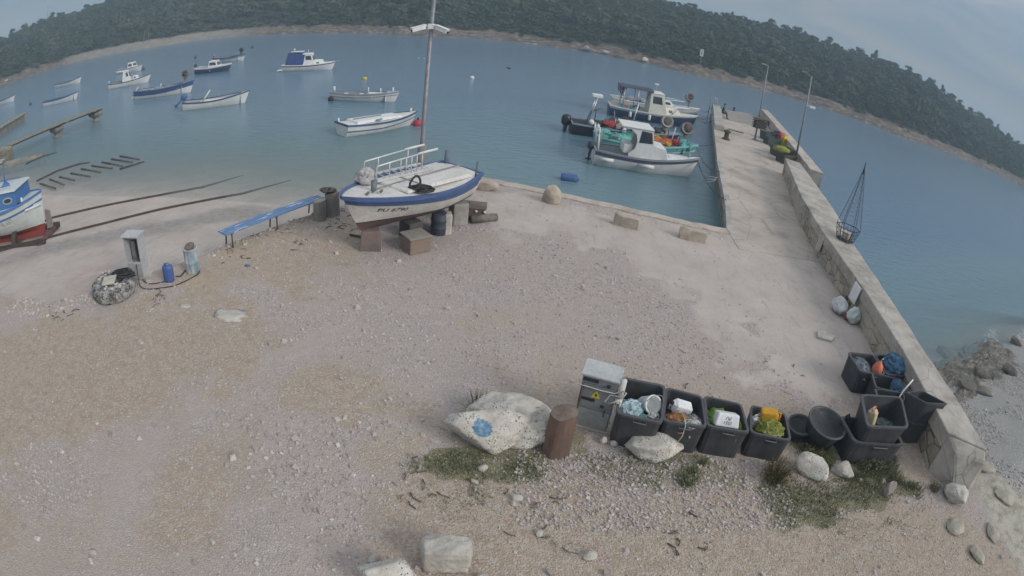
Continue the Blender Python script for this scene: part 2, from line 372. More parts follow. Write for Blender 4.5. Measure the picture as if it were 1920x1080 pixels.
# water
wx = cat(np.linspace(-420, -62, 12), np.arange(-60, -34, 1.), np.arange(-34, -3, .35), np.arange(-3, 9, .8), np.arange(9, 34, .3), np.linspace(34, 420, 16))
wy = cat(np.arange(3, 30, .3), np.arange(30, 60, 1.5), np.linspace(60, 420, 16))
WX, WY = np.meshgrid(wx, wy); wz, _ = terrain(WX, WY); dep = np.maximum(0, WL-wz)
T = NT('sea_water'); v = T.coord('Object')
dp = T.attr('depth')
al = T.math('SUBTRACT', 1., T.math('POWER', 2.718, T.math('MULTIPLY', dp, -1.5)))
foam = T.attr('foam')
colw = T.ramp(T.rng(dp, 0, 3), [(0, (.25, .32, .30)), (.35, (.155, .25, .275)), (1, (.10, .18, .265))])
colw = T.mix(T.rng(T.noise(T.coord('Object', (.02, .06, 1)), 1, 4, .6), .4, .62, 0, .35), colw, (.11, .20, .275))
fo = T.rng(T.math('ADD', foam, T.math('MULTIPLY', T.math('SUBTRACT', T.noise(v, 3.2, 8, .75), .5), 1.6)), .55, .8)
colw = T.mix(fo, colw, (.55, .58, .6))
T.link(colw, T.b.inputs['Base Color'])
T.link(T.math('MAXIMUM', T.rng(al, 0, 1, .12, 1), fo), T.b.inputs['Alpha'])
T.b.inputs['Roughness'].default_value = .16; T.b.inputs['IOR'].default_value = 1.33
rp1 = T.noise(T.coord('Object', (.55, 1.5, 1)), 1.6, 5, .6, .4); rp2 = T.noise(T.coord('Object', (1.1, 2.2, 1)), 5.5, 4, .6, .3)
rp3 = T.noise(T.coord('Object', (.08, .2, 1)), 1., 3, .5)
T.link(T.bump(rp2, .5, .03, T.bump(rp1, T.rng(rp3, .35, .65, .25, .8) if False else .5, .1)), T.b.inputs['Normal'])
ro = np.maximum(sdist(WX, WY, pxpoly([(1835, 640), (1850, 605), (1875, 610), (1880, 650), (1850, 665)], WL)), sdist(WX, WY, pxpoly([(1890, 640), (1900, 615), (1960, 600), (1960, 660)], WL)))
water = npmesh('water', np.stack([WX, WY, np.full_like(WX, WL)], -1).reshape(-1, 3), gridf(len(wx), len(wy)), T.m, True,
               {'depth': dep.ravel(), 'foam': np.where(WX > 10.5, sst(-.9, .5, ro)*.62, 0).ravel()})
tag(water, kind='structure')
# far shore, read as bearing -> distance of the waterline, distance/height of the ridge
AZ = np.radians([-75, -64, -56.3, -52, -47.1, -41.3, -32.8, -27.3, -21.9, -13.9, -2.8, 4.6, 15.3, 26.4, 32.2, 38.1, 44.2, 51.9, 60, 72, 84])
RS = np.array([105, 125, 160, 178, 186, 174, 170, 161, 152, 138, 138, 132, 124, 139, 138, 141, 166, 195, 220, 260, 300.])
RE = np.array([2.0, 2.1, 2.35, 2.8, 3.2, 3.9, 4.4, 4.8, 4.9, 5, 4.8, 4.4, 3.75, 4.0, 3.95, 4.0, 2.75, 1.45, 1.0, .6, .3])   # skyline elevation, degrees
a = np.linspace(AZ[0], AZ[-1], 420); rs = np.interp(a, AZ, RS); re = np.interp(a, AZ, RE)
ker = np.hanning(15); ker /= ker.sum()
sm = lambda q: np.convolve(np.pad(q, 7, 'edge'), ker, 'valid')
rs = sm(rs)+4*(fbm(a*14, a*0, 4, 2)-.5)+2.2*(fbm(a*70, a*0, 3, 6)-.5); re = sm(re)
RID = 78.
hr = np.maximum(np.tan(np.radians(re))*(rs+RID)+H-5.2, 1.2)     # ridge ground height (trees stand on it)
tt = np.array([-14, -5, -1.5, 0, .8, 1.6, 2.6, 3.6, 5, 7, 10, 14, 20, 27, 35, 44, 54, 66, 78, 100, 140, 220])
def hillz(a_, t_, h_):
    bank = .9*sst(-.2, 1.2, t_)+.9*sst(2.2, 4.5, t_)
    up = (np.maximum(h_-.6, 0))*sst(3, 82, t_)**.8
    z = WL+np.where(t_ < 0, t_*.35, bank+up)
    return np.where(t_ > 84, z-(t_-84)*.05, z)
AA, TT = np.meshgrid(a, tt); RR = np.interp(AA, a, rs)+TT; HH = np.interp(AA, a, hr)
hx, hy = RR*np.sin(AA), RR*np.cos(AA)
hz = hillz(AA, TT, HH)
amp = np.where((TT > -1) & (TT < 9), .9, np.where(TT > 9, 1.6, .1))
hz = hz+amp*(fbm(hx*np.where(TT < 9, .45, .05), hy*np.where(TT < 9, .45, .05), 4, 8)-.5)
T = NT('hillside_rock_and_soil'); v = T.coord('Object')
hb = T.attr('band'); sv = T.attr('beachy')
rk = T.ramp(T.noise(T.coord('Object', (.5, .5, 3)), .9, 8, .75), [(.38, (.06, .045, .035)), (.5, (.19, .145, .11)), (.64, (.42, .35, .27))])
rk = T.mix(T.rng(T.vor(v, .8).outputs['Distance'], .3, .6, 0, .6), rk, (.08, .07, .06))
rk = T.mix(T.rng(T.noise(v, .12, 4), .5, .62, 0, .35), rk, (.16, .105, .08))
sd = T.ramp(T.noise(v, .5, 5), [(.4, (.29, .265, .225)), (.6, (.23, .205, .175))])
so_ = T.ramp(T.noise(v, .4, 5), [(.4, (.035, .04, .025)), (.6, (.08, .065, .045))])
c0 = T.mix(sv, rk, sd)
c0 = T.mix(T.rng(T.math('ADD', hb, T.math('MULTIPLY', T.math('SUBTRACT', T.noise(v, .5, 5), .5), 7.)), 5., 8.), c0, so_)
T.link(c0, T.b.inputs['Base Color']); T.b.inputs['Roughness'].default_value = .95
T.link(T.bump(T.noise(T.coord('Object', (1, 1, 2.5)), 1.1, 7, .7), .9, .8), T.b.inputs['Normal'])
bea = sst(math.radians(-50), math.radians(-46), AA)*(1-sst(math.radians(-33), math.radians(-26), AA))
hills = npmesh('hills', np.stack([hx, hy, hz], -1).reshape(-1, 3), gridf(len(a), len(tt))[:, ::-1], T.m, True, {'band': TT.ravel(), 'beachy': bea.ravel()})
tag(hills, kind='structure')
HA, HRS, HHR = a, rs, hr
def hill_at(az, t):
    r = np.interp(az, HA, HRS)+t; h = np.interp(az, HA, HHR)
    x, y = r*np.sin(az), r*np.cos(az); z = hillz(az, t, h)+np.where(t > 9, 1.6, .3)*(fbm(x*.05, y*.05, 4, 8)-.5)
    return x, y, z
# ================================================================ pier, walls, poles, jetties
concrete = mat('concrete', (.43, .405, .37), (.29, .275, .25), 1.1, .9, bump=.35, bsc=14)
concrete_pale = mat('concrete_pale', (.49, .43, .375), (.35, .30, .26), .9, .9, bump=.25, bsc=12)
concrete_dark = mat('concrete_weathered', (.27, .25, .22), (.16, .15, .13), 1.6, .9, bump=.4, bsc=10)
galv = mat('galvanised_steel', (.27, .28, .30), (.20, .21, .23), 4, .55, .4)
white_plastic = mat('white_plastic', (.72, .73, .73), (.62, .63, .63), 3, .5)
dark_plastic = mat('dark_plastic', (.035, .037, .042), (.05, .052, .058), 4, .55)
def masonry(name, c1, c2, scale, stretch=(1, 1, 1.25), green=False):
    T = NT(name); v = T.coord('Object', stretch); e = T.vor(v, scale, 'DISTANCE_TO_EDGE'); c = T.vor(v, scale)
    s = T.add('ShaderNodeSeparateColor'); T.link(c.outputs['Color'], s.inputs[0])
    k = T.ramp(s.outputs[0], [(0, c1), (1, c2)]); k = T.mix(1., k, T.ramp(T.noise(v, 9, 6, .7), [(.3, (.7,)*3), (.7, (1.15,)*3)]), 'MULTIPLY')
    k = T.mix(T.rng(e.outputs['Distance'], .0, .05, .85, 0), k, (.13, .115, .095))
    k = T.mix(T.rng(T.noise(v, .55, 4), .5, .58, 0, .85), k, c2)
    T.link(k, T.b.inputs['Base Color']); T.b.inputs['Roughness'].default_value = .95
    T.link(T.bump(T.rng(e.outputs['Distance'], 0, .09), .7, .04), T.b.inputs['Normal']); return T.m
stone_wall = masonry('limestone_masonry', (.27, .235, .18), (.42, .375, .30), 2.3)
wet_stone = masonry('wet_quay_masonry', (.12, .115, .09), (.25, .235, .19), 1.6)
PIER_L = [(7.5, 17.1), (7.59, 18.83), (8.6, 22.29), (10.71, 30.65), (16.45, 51.17), (17.6, 55.2)]
PIER_FAR = [(25.0, 58.9)]
PIER_R = [(17.9, 32.2), (17.1, 30.4), (15.6, 30.2), (12.5, 22.3), (11.62, 18.4), (11.35, 17.2)]
T = NT('pier_concrete'); v = T.coord('Object'); k = T.ramp(T.noise(v, .5, 7, .65), [(.36, (.47, .41, .355)), (.52, (.40, .35, .305)), (.66, (.30, .255, .21))])
k = T.mix(T.rng(T.noise(v, 2.6, 7, .75), .54, .7, 0, .6), k, (.27, .235, .20)); cr = T.vor(T.coord('Object', (1, .6, 1)), .55, 'DISTANCE_TO_EDGE'); k = T.mix(T.rng(cr.outputs['Distance'], 0, .014, .5, 0), k, (.15, .13, .115)); k = T.mix(T.rng(T.noise(v, 24, 4, .8), .6, .72, 0, .35), k, (.2, .18, .16))
T.link(k, T.b.inputs['Base Color']); T.b.inputs['Roughness'].default_value = .92; T.link(T.bump(T.noise(v, 9, 6, .7), .35, .03), T.b.inputs['Normal']); PIERC = T.m
pr = thing('stone_pier', 'long pale concrete pier with stone sides running out into the bay', 'pier')
poly = PIER_L+PIER_FAR+PIER_R
MB().prism(poly[::-1] if False else poly[::-1], -.35, .012).build('deck', PIERC, pr)
ins = lambda P, k: [(x+k, y) for x, y in P]
b = MB(); b.prism((ins(PIER_L, .08)+[(24.8, 58.6)]+ins(PIER_R, -.05))[::-1], -4, -.35); b.build('stone_side', wet_stone, pr)
b = MB(); b.prism([(11.9, 33.3), (17.9, 32.1), (24.95, 58.8), (17.62, 55.1), (16.5, 51.2)][0:0] or [(16.0, 48.9), (22.2, 47.9), (24.9, 58.75), (17.62, 55.1), (16.5, 51.2)], .012, .03); b.build('worn_end_slab', mat('worn_slab', (.30, .275, .25), (.22, .2, .185), 1.2, .9, bump=.3), pr)
kb = MB(); kp = [(13.75, 41.6), (16.5, 51.1), (17.6, 55.0)]
for i in range(2):
    (x0, y0), (x1, y1) = kp[i:i+2]; kb.hexa([(x0, y0, .01), (x0+.75, y0-.2, .01), (x1+.75, y1-.2, .01), (x1, y1, .01), (x0, y0, .42), (x0+.75, y0-.2, .42), (x1+.75, y1-.2, .42), (x1, y1, .42)])
kb.build('raised_kerb', concrete, pr, .03)
kb = MB()
for i in range(1, 3):
    (x0, y0), (x1, y1) = PIER_L[i:i+2]; kb.hexa([(x0-.04, y0, -.35), (x0+.22, y0, -.35), (x1+.22, y1, -.35), (x1-.04, y1, -.35), (x0-.04, y0, .026), (x0+.22, y0, .026), (x1+.22, y1, .026), (x1-.04, y1, .026)])
kb.build('edge_stone', concrete, pr)
# quay edge between yard and water
q = thing('quay_wall', 'pale stone quay edge between gravel yard and the water', 'quay wall')
def strip(P, wi, z0, z1, zin=None, out=0.):
    m = MB(); rows = []
    for i, (x, y) in enumerate(P):
        x0, y0 = P[max(i-1, 0)]; x1, y1 = P[min(i+1, len(P)-1)]; t = Vector((x1-x0, y1-y0)).normalized(); nn = Vector((t.y, -t.x))
        i_ = Vector((x, y))+nn*wi; o_ = Vector((x, y))-nn*out
        rows.append([(i_.x, i_.y, z0), (i_.x, i_.y, z1), (o_.x, o_.y, z1), (o_.x, o_.y, z0)])
    m.loft(rows, 0, False, True); n = 4*(len(P)-1); m.f += [tuple(range(4)), (n+3, n+2, n+1, n)]; m.mi += [0, 0]; m.sm += [False]*2; return m
QP = []
for i in range(len(QUAY)-1):
    for k in range(5): QP.append(tuple(Vector(QUAY[i]).lerp(Vector(QUAY[i+1]), k/5)+Vector((0, random.uniform(-.05, .05)))))
QP = [(-3.4, 20.5), (-2.6, 20.9)]+QP+[QUAY[-1]]
strip(QP, .38, -.3, .045, out=.1).build('coping', concrete_pale, q, .02)
strip(QP, .3, -3.2, -.3, out=.06).build('stone_face', wet_stone, q)
def dense(P, n=6, j=.03):
    o = []
    for i in range(len(P)-1):
        for k in range(n):
            p = Vector(P[i]).lerp(Vector(P[i+1]), k/n); o.append((p.x+random.uniform(-j, j), p.y))
    return o+[P[-1]]
T = NT('wall_concrete'); v = T.coord('Object'); k = T.ramp(T.noise(v, .8, 7, .7), [(.36, (.46, .425, .375)), (.5, (.36, .33, .29)), (.64, (.23, .21, .185))])
k = T.mix(T.rng(T.noise(T.coord('Object', (1, .4, 1)), 4, 7, .75), .53, .66, 0, .6), k, (.50, .47, .43)); cr = T.vor(v, .9, 'DISTANCE_TO_EDGE'); k = T.mix(T.rng(cr.outputs['Distance'], 0, .012, .6, 0), k, (.12, .11, .1)); k = T.mix(T.rng(T.noise(v, 20, 5, .8), .58, .7, 0, .4), k, (.16, .15, .135))
T.link(k, T.b.inputs['Base Color']); T.b.inputs['Roughness'].default_value = .92; T.link(T.bump(T.noise(v, 8, 7, .75), .5, .04), T.b.inputs['Normal']); WALLC = T.m
wl = thing('breakwater_wall', 'broad stone and concrete wall along the yard, wire basket standing on its top', 'wall')
A_, B_ = dense(WALL_IN), dense(WALL_OUT)
nA = 40
def resample(P, n):
    P = np.array(P); d = np.r_[0, np.cumsum(np.hypot(*np.diff(P, axis=0).T))]; t = np.linspace(0, d[-1], n)
    return np.stack([np.interp(t, d, P[:, 0]), np.interp(t, d, P[:, 1])], -1)
A_, B_ = resample(WALL_IN, nA), resample(WALL_OUT, nA)
def wallstrip(A, B, z0, z1, ia=0., jit=.0):
    rows = []
    for k, ((ax, ay), (bx, by)) in enumerate(zip(A, B)):
        j = lambda: random.uniform(-jit, jit)
        rows.append([(ax+ia+j(), ay, z0), (ax+ia+j(), ay, z1+j()), (bx+j(), by, z1+j()), (bx, by, z0)])
    m = MB(); m.loft(rows, 0, False, True); n = 4*(len(rows)-1); m.f += [(3, 2, 1, 0), (n, n+1, n+2, n+3)]; m.mi += [0, 0]; m.sm += [False]*2; return m
wallstrip(A_, B_, .62, 1.0, -.02, .012).build('concrete_cap', WALLC, wl, .03)
wallstrip(A_, B_, -3.2, .62, .03, .02).build('stone_face', stone_wall, wl)
nose = MB(); nose.hexa([(9.22, 6.48, -.4), (9.75, 5.35, -.4), (10.45, 5.55, -.4), (10.3, 5.9, -.4), (9.2, 6.5, .99), (9.32, 6.1, .8), (10.2, 5.62, .78), (10.25, 5.85, .99)]); nose.build('sloping_end', WALLC, wl, .08)
w2 = thing('outer_parapet_wall', 'low grey parapet along the seaward side of the pier beyond the lamps', 'wall')
O1, O2 = resample([(16.75, 30.3), (24.4, 58.4)], 24), resample([(17.55, 29.95), (25.2, 58.2)], 24)
wallstrip(O1, O2, -3.2, .62, .04, .015).build('wall_face', concrete, w2)
wallstrip(O1, O2, .62, .78, 0, .012).build('coping', concrete_pale, w2, .02)
# lamp posts
def pole(name, label, cat, x, y, z0, ztop, r0, r1, m=galv, group=None):
    o = thing(name, label, cat, (x, y, z0), 0, group); MB().tube([(0, 0, 0), (0, 0, (ztop-z0)*.5), (0, 0, ztop-z0)], [r0, (r0+r1)/2, r1], 10).build('post', m, o)
    MB().lathe([(.0, 0), (.2, 0), (.2, .04), (r0+.03, .06), (r0+.03, .18), (0, .18)], 12).build('base_plate', m, o); return o
p1 = G(1415, 262); h1 = zat(p1.x, p1.y, 1437, 122)
l1 = pole('lamp_post', 'bare grey lamp post farthest out on the pier, dark box hung low on it', 'lamp post', p1.x, p1.y, .02, h1, .075, .045)
m = MB(); m.tube([(0, 0, h1-.05), (-.35, -.1, h1)], .03, 6); m.box((-.5, -.14, h1+.01), (.4, .16, .09), .28); m.build('lamp_head', galv, l1)
# grey-brown mesh box strapped to the first post
bx = thing('mesh_cage', 'dark mesh cage strapped to the farther lamp post', 'cage', (p1.x, p1.y, 0))
zc = zat(p1.x, p1.y, 1421, 230)
rust = mat('rusty_dark_metal', (.10, .075, .055), (.06, .055, .05), 7, .9)
m = MB(); 
for dz in np.linspace(-.35, .35, 5): m.box((.1, -.2, zc+dz), (1.15, .6, .06), .3)
for dx in np.linspace(-.5, .5, 6): m.box((.1+dx*.95, -.2+dx*.29-.3, zc), (.05, .05, .75), .3); m.box((.1+dx*.95, -.2+dx*.29+.25, zc), (.05, .05, .75), .3)
m.build('cage_bars', rust, bx); MB().box((.1, -.2, zc-.05), (.98, .42, .5), .3).build('net_filling', mat('brown_net', (.09, .075, .055), (.05, .045, .04), 30, .95, bump=.8), bx, .06)
p2 = G(1489, 308); h2 = zat(p2.x, p2.y, 1515, 140)
l2 = pole('lamp_post', 'nearer grey lamp post with a small white camera halfway up', 'lamp post', p2.x, p2.y, .02, h2, .085, .05)
m = MB(); m.tube([(0, 0, h2-.15), (-.3, 0, h2+.02), (-.55, 0, h2+.1)], .03, 6); m.box((-.62, 0, h2+.1), (.35, .14, .07)); m.build('lamp_head', galv, l2)
hc = zat(p2.x, p2.y, 1510, 197)
m = MB(); m.tube([(0, 0, hc), (.22, -.08, hc)], .03, 6); m.box((.42, -.12, hc-.03), (.42, .16, .15), -.15); m.build('security_camera', white_plastic, l2, .02)
# camera mast behind the beached boat
cx, cy = -3.86, 20.15; zs = zat(cx, cy, 791.7, 272); zc = zat(cx, cy, 816, 50)
cp = thing('camera_mast', 'tall grey steel mast with two white cameras behind the beached boat', 'mast', (cx, cy, 0))
MB().tube([(0, 0, -.1), (0, 0, zs)], .17, 14).build('base_sleeve', mat('sleeve_grey', (.22, .22, .22), (.16, .16, .16), 3, .8), cp)
MB().tube([(0, 0, zs-.05), (0, 0, zs+.1), (0, 0, 10.2)], [.115, .088, .062], 12).build('post', galv, cp)
for sx, rz in ((-1, .5), (1, -.4)):
    m = MB(); M3 = Matrix.Rotation(rz, 3, 'Z')@Matrix.Rotation(sx*.28, 3, 'Y')
    m.box((sx*.42, -.2, zc-.09), (.5, .17, .15), M=M3); m.box((sx*.43, -.2, zc-.0), (.56, .21, .03), M=M3)
    m.tube([(0, 0, zc), (sx*.2, -.1, zc+.02), (sx*.3, -.18, zc-.02)], .035, 6)
    c = m.build('security_camera', white_plastic, cp, .015)
    MB().tube([(sx*.42+sx*.2, -.29, zc-.17), (sx*.42+sx*.23, -.31, zc-.185)], .055, 10).build('lens', dark_plastic, c)
MB().box((0, -.02, zc), (.24, .24, .2)).build('mounting_bracket', white_plastic, cp, .02)
# wire basket with a tall tapering wire cone
bp = G(1586, 455, 1.0); bp.x -= .0; zt = zat(bp.x, bp.y, 1606, 306)
wire = mat('dark_wire', (.045, .055, .07), (.03, .035, .045), 6, .6, .3)
bk = thing('wire_basket', 'tall dark wire basket with a pointed wire top standing on the wall', 'basket', (bp.x+.08, bp.y+.25, 1.0), .35)
hexp = lambda r, z, k=6: [Vector((r*math.cos(2*PI*i/k), r*math.sin(2*PI*i/k), z)) for i in range(k)]
m = MB(); rb, rt_, hb_ = .36, .50, .52
B0, B1 = hexp(rb, .03), hexp(rt_, hb_)
for i in range(6):
    j = (i+1) % 6; m.tube([B0[i], B1[i]], .014, 5); m.tube([B1[i], B1[j]], .016, 5); m.tube([B0[i], B0[j]], .014, 5)
    for u in (.33, .66): m.tube([B0[i].lerp(B0[j], u), B1[i].lerp(B1[j], u)], .008, 4)
    for u in (.35, .7): m.tube([B0[i].lerp(B1[i], u), B0[j].lerp(B1[j], u)], .008, 4)
for k in np.linspace(-.3, .3, 6):
    e = math.sqrt(rb*rb-k*k)*.92; m.tube([(k, -e, .035), (k, e, .035)], .008, 4); m.tube([(-e, k, .04), (e, k, .04)], .008, 4)
m.build('basket_frame', wire, bk)
m = MB(); ap = Vector((-.08, -.06, zt-1.0))
for i in (0, 1, 2, 3, 4, 5): m.tube([B1[i], B1[i].lerp(ap, .55)+Vector((.0, 0, 0)), ap], [.009, .008, .006], 4)
for u in np.linspace(.12, .9, 13):
    rr = [B1[i].lerp(ap, u) for i in range(6)]
    for i in range(6): m.tube([rr[i], B1[(i+1) % 6].lerp(ap, min(1, u+.06))], .004, 3)
m.tube([ap-Vector((0, 0, .3)), ap+Vector((0, 0, .12))], .02, 5); m.build('pointed_top', wire, bk)
MB().box((.03, .02, .2), (.34, .3, .26), .4).build('concrete_weight', concrete_pale, bk, .02)
# metal ladder at the pier head
lp = G(1341, 216, .0); ld = thing('pier_ladder', 'grey metal ladder with hooped handrails at the end of the pier', 'ladder', (17.25, 54.1, 0), .2)
zl = zat(17.25, 54.1, 1344, 183)
m = MB()
for s in (-.28, .28): m.tube([(-.1, s, -1.4), (-.1, s, zl-.15), (0, s, zl), (.35, s, zl-.1), (.5, s, 0)], .035, 6)
for z in np.arange(-1.2, zl-.2, .32): m.tube([(-.1, -.28, z), (-.1, .28, z)], .025, 5)
m.tube([(0, -.28, zl), (0, .28, zl)], .03, 5); m.build('rails_and_rungs', mat('pale_metal', (.42, .44, .46), None, 4, .5, .5), ld)
# ---- left side: footbridge, jetties, slipway
timber = mat('weathered_timber', (.27, .27, .22), (.17, .17, .14), 2.2, .9, bump=.4, bsc=18, stretch=(1, 5, 1))
dark_timber = mat('dark_wet_timber', (.075, .06, .05), (.045, .04, .036), 3, .85, bump=.4)
ds0, ds1 = G(16, 271, -.15), G(186, 202, -.15); dv = (ds1-ds0); dv.z = 0; L0 = dv.length; rz0 = math.atan2(dv.y, dv.x)
fb = thing('footbridge', 'narrow plank footbridge on two flared concrete piers, out over the shallows', 'footbridge', (ds0.x, ds0.y, 0), rz0)
m = MB(); random.seed(5)
npl = 44
for i in range(npl):
    x = (i+.5)*L0/npl; m.box((x, random.uniform(-.03, .03), -.19), (L0/npl-.03, 1.15+random.uniform(-.08, .1)+(.55 if i in (24, 25, 38, 39) else 0), .06), random.uniform(-.02, .02)+(.12 if i in (24, 38) else 0))
m.build('plank_deck', timber, fb)
m = MB(); m.box((L0/2, .42, -.28), (L0, .12, .12)); m.box((L0/2, -.42, -.28), (L0, .12, .12)); m.each('beam', dark_timber, fb)
for px, py in ((95, 256), (168, 227)):
    g = G(px, py, WL)-ds0; xx = g.x*math.cos(rz0)+g.y*math.sin(rz0); yy = -g.x*math.sin(rz0)+g.y*math.cos(rz0)
    m = MB(); rows = []
    for z, wx_, wy_ in ((-3, .8, .7), (WL+.05, .8, .7), (WL+.2, .42, .4), (WL+.35, .5, .5), (-.75, .9, 1.0), (-.55, 1.0, 1.2), (-.42, 1.0, 1.2)):
        rows.append([(xx+sx*wx_/2, sy*wy_/2, z) for sx, sy in ((-1, -1), (1, -1), (1, 1), (-1, 1))])
    m.loft(rows, 0, False, True); m.f.append((24, 25, 26, 27)); m.mi.append(0); m.sm.append(False)
    m.build('concrete_pier', concrete_dark, fb, .04)
m = MB(); m.box((-2.2, 0, -1.75), (4.3, 1.9, 3.1)); m.build('stone_abutment', wet_stone, fb, .05)
e0, e1 = G(0, 238, -.4), G(46, 211, -.4); dv = e1-e0; r_ = math.atan2(dv.y, dv.x)
j2 = thing('wooden_jetty', 'mossy timber-topped jetty poking in at the left edge', 'jetty', (e1.x, e1.y, 0), r_)
m = MB(); m.box((-6, 0, -.45), (12, 1.25, .12)); m.build('deck', timber, j2, .02)
m = MB(); m.box((-7, 0, -1.6), (12.2, .95, 2.18)); m.build('stone_base', concrete_dark, j2, .04)
e0, e1 = G(0, 304, -.75), G(80, 284, -.95); dv = e1-e0; r_ = math.atan2(dv.y, dv.x)
j3 = thing('stone_groyne', 'low stone groyne sloping into the shallows behind the slipway boat', 'groyne', (e1.x, e1.y, 0), r_)
m = MB(); m.hexa([(-9, -.7, -2.4), (.2, -.5, -2.4), (.2, .5, -2.4), (-9, .7, -2.4), (-9, -.5, -.62), (0, -.35, -1.08), (0, .35, -1.08), (-9, .5, -.62)]); m.build('stone_body', concrete_dark, j3, .05)
m = MB(); m.hexa([(-9, -.62, -.62), (-3.5, -.58, -.8), (-3.5, .58, -.8), (-9, .62, -.62), (-9, -.62, -.5), (-3.5, -.58, -.68), (-3.5, .58, -.68), (-9, .62, -.5)]); m.build('concrete_top', concrete, j3, .03)
railm = mat('rusty_rail', (.085, .06, .05), (.05, .045, .045), 3, .8, .3)
for nm, lab, pts in (('slipway_rail', 'rusty slipway rail farther from the bench, running down into the water', [(-60, 478), (0, 453), (100, 409), (200, 386), (300, 367), (380, 352), (455, 329)]),
                     ('slipway_rail', 'rusty slipway rail nearer the bench, running down into the water', [(-60, 498), (0, 472), (105, 443), (200, 419), (300, 394), (400, 374), (455, 364), (545, 338)])):
    P = [Gt(*p) for p in pts]; P[-1].z -= .05; o = thing(nm, lab, 'rail', P[0], 0, 'slipway rails')
    m = MB(); m.tube([p-P[0]+Vector((0, 0, .04)) for p in P], .045, 6, sm=False); m.build('rail', railm, o)
    m = MB(); m.tube([p-P[0]+Vector((0, 0, -.02)) for p in P], .085, 4, sm=False); m.build('timber_bearer', dark_timber, o)
SL = [((76, 350), (105, 357)), ((94, 344), (121, 352)), ((113, 341), (141, 346)), ((134, 336), (170, 341)), ((154, 330), (190, 335)), ((174, 326), (212, 330)), ((193, 321), (231, 327)), ((211, 317), (250, 322)), ((227, 313), (263, 318))]
for i, (p, q_) in enumerate(SL):
    P, Q = Gt(*p), Gt(*q_); P.z = max(P.z, WL-.02)+.05; Q.z = max(Q.z, WL-.02)+.05
    o = MB().tube([P, P.lerp(Q, .5)+Vector((0, 0, .01)), Q], .06, 7).build('timber_sleeper', mat('grey_wet_timber', (.14, .125, .11), (.09, .08, .07), 3, .85))
    tag(o, 'dark round timber sleeper, one rung of the ladder-like row on the wet slipway', 'sleeper', 'sleepers of the old slipway')
for lab, pts in (('long dark beam beside the row of sleepers, landward end by the blue boat', [(70, 346), (110, 332), (150, 323), (170, 321)]), ('short dark beam lying past the seaward sleepers', [(226, 331), (250, 326), (272, 321)]), ('dark timber lying at the foot of the stone groyne', [(50, 322), (80, 312), (108, 306)])):
    P = [Gt(*p) for p in pts]
    for p in P: p.z = max(p.z, WL-.03)+.05
    tag(MB().tube(P, [.065]*(len(P)-1)+[.035], 6).build('timber_beam', dark_timber), lab, 'beam')
# ================================================================ boats
def paint(name, c, rough=.5, dirt=.84):
    if name in MC: return MC[name]
    T = NT(name); v = T.coord('Object'); n = T.noise(v, 1.8, 5, .65); st = T.noise(T.coord('Object', (5, 5, .35)), 1.7, 5, .7); f = T.noise(v, 22, 4, .75)
    k = T.ramp(n, [(.35, c), (.68, tuple(q*dirt for q in c))]); k = T.mix(T.rng(st, .54, .74, 0, .45), k, tuple(.55*q+.45*d for q, d in zip(c, (.20, .15, .11))))
    k = T.mix(T.rng(f, .62, .74, 0, .35), k, tuple(q*.5 for q in c)); T.link(k, T.b.inputs['Base Color']); T.link(T.rng(n, .3, .7, rough-.1, rough+.2), T.b.inputs['Roughness'])
    T.b.inputs['Specular IOR Level'].default_value = .35; MC[name] = T.m; return T.m
WHITE = paint('boat_white', (.66, .67, .66)); CREAM = paint('boat_cream', (.60, .59, .52)); NAVY = paint('boat_navy', (.045, .07, .135))
BLUE = paint('boat_blue', (.07, .15, .31)); GREY = paint('boat_grey', (.22, .25, .29)); DKGREY = paint('boat_charcoal', (.05, .055, .07))
TURQ = paint('boat_turquoise', (.13, .38, .38)); LBLUE = paint('boat_light_blue', (.20, .38, .50)); RED = paint('antifoul_red', (.24, .05, .045), .7)
BROWN = paint('antifoul_brown', (.13, .09, .085), .85, .6); DBLUE = paint('deep_blue_band', (.055, .10, .22)); SEAT = paint('boat_inside', (.33, .36, .38), .6)
CANVAS = mat('blue_canvas', (.035, .06, .17), (.05, .08, .21), 3, .85, bump=.3)
GREYCANVAS = mat('dark_canvas', (.07, .085, .12), (.05, .06, .09), 3, .85, bump=.3)
GLASS = mat('dark_window_glass', (.03, .04, .05), (.05, .06, .07), 2, .12, spec=.6)
CHROME = mat('steel_tube', (.5, .52, .54), (.4, .42, .44), 4, .35, .7)
BLACK = mat('black_rubber', (.02, .021, .023), (.035, .035, .037), 5, .7)
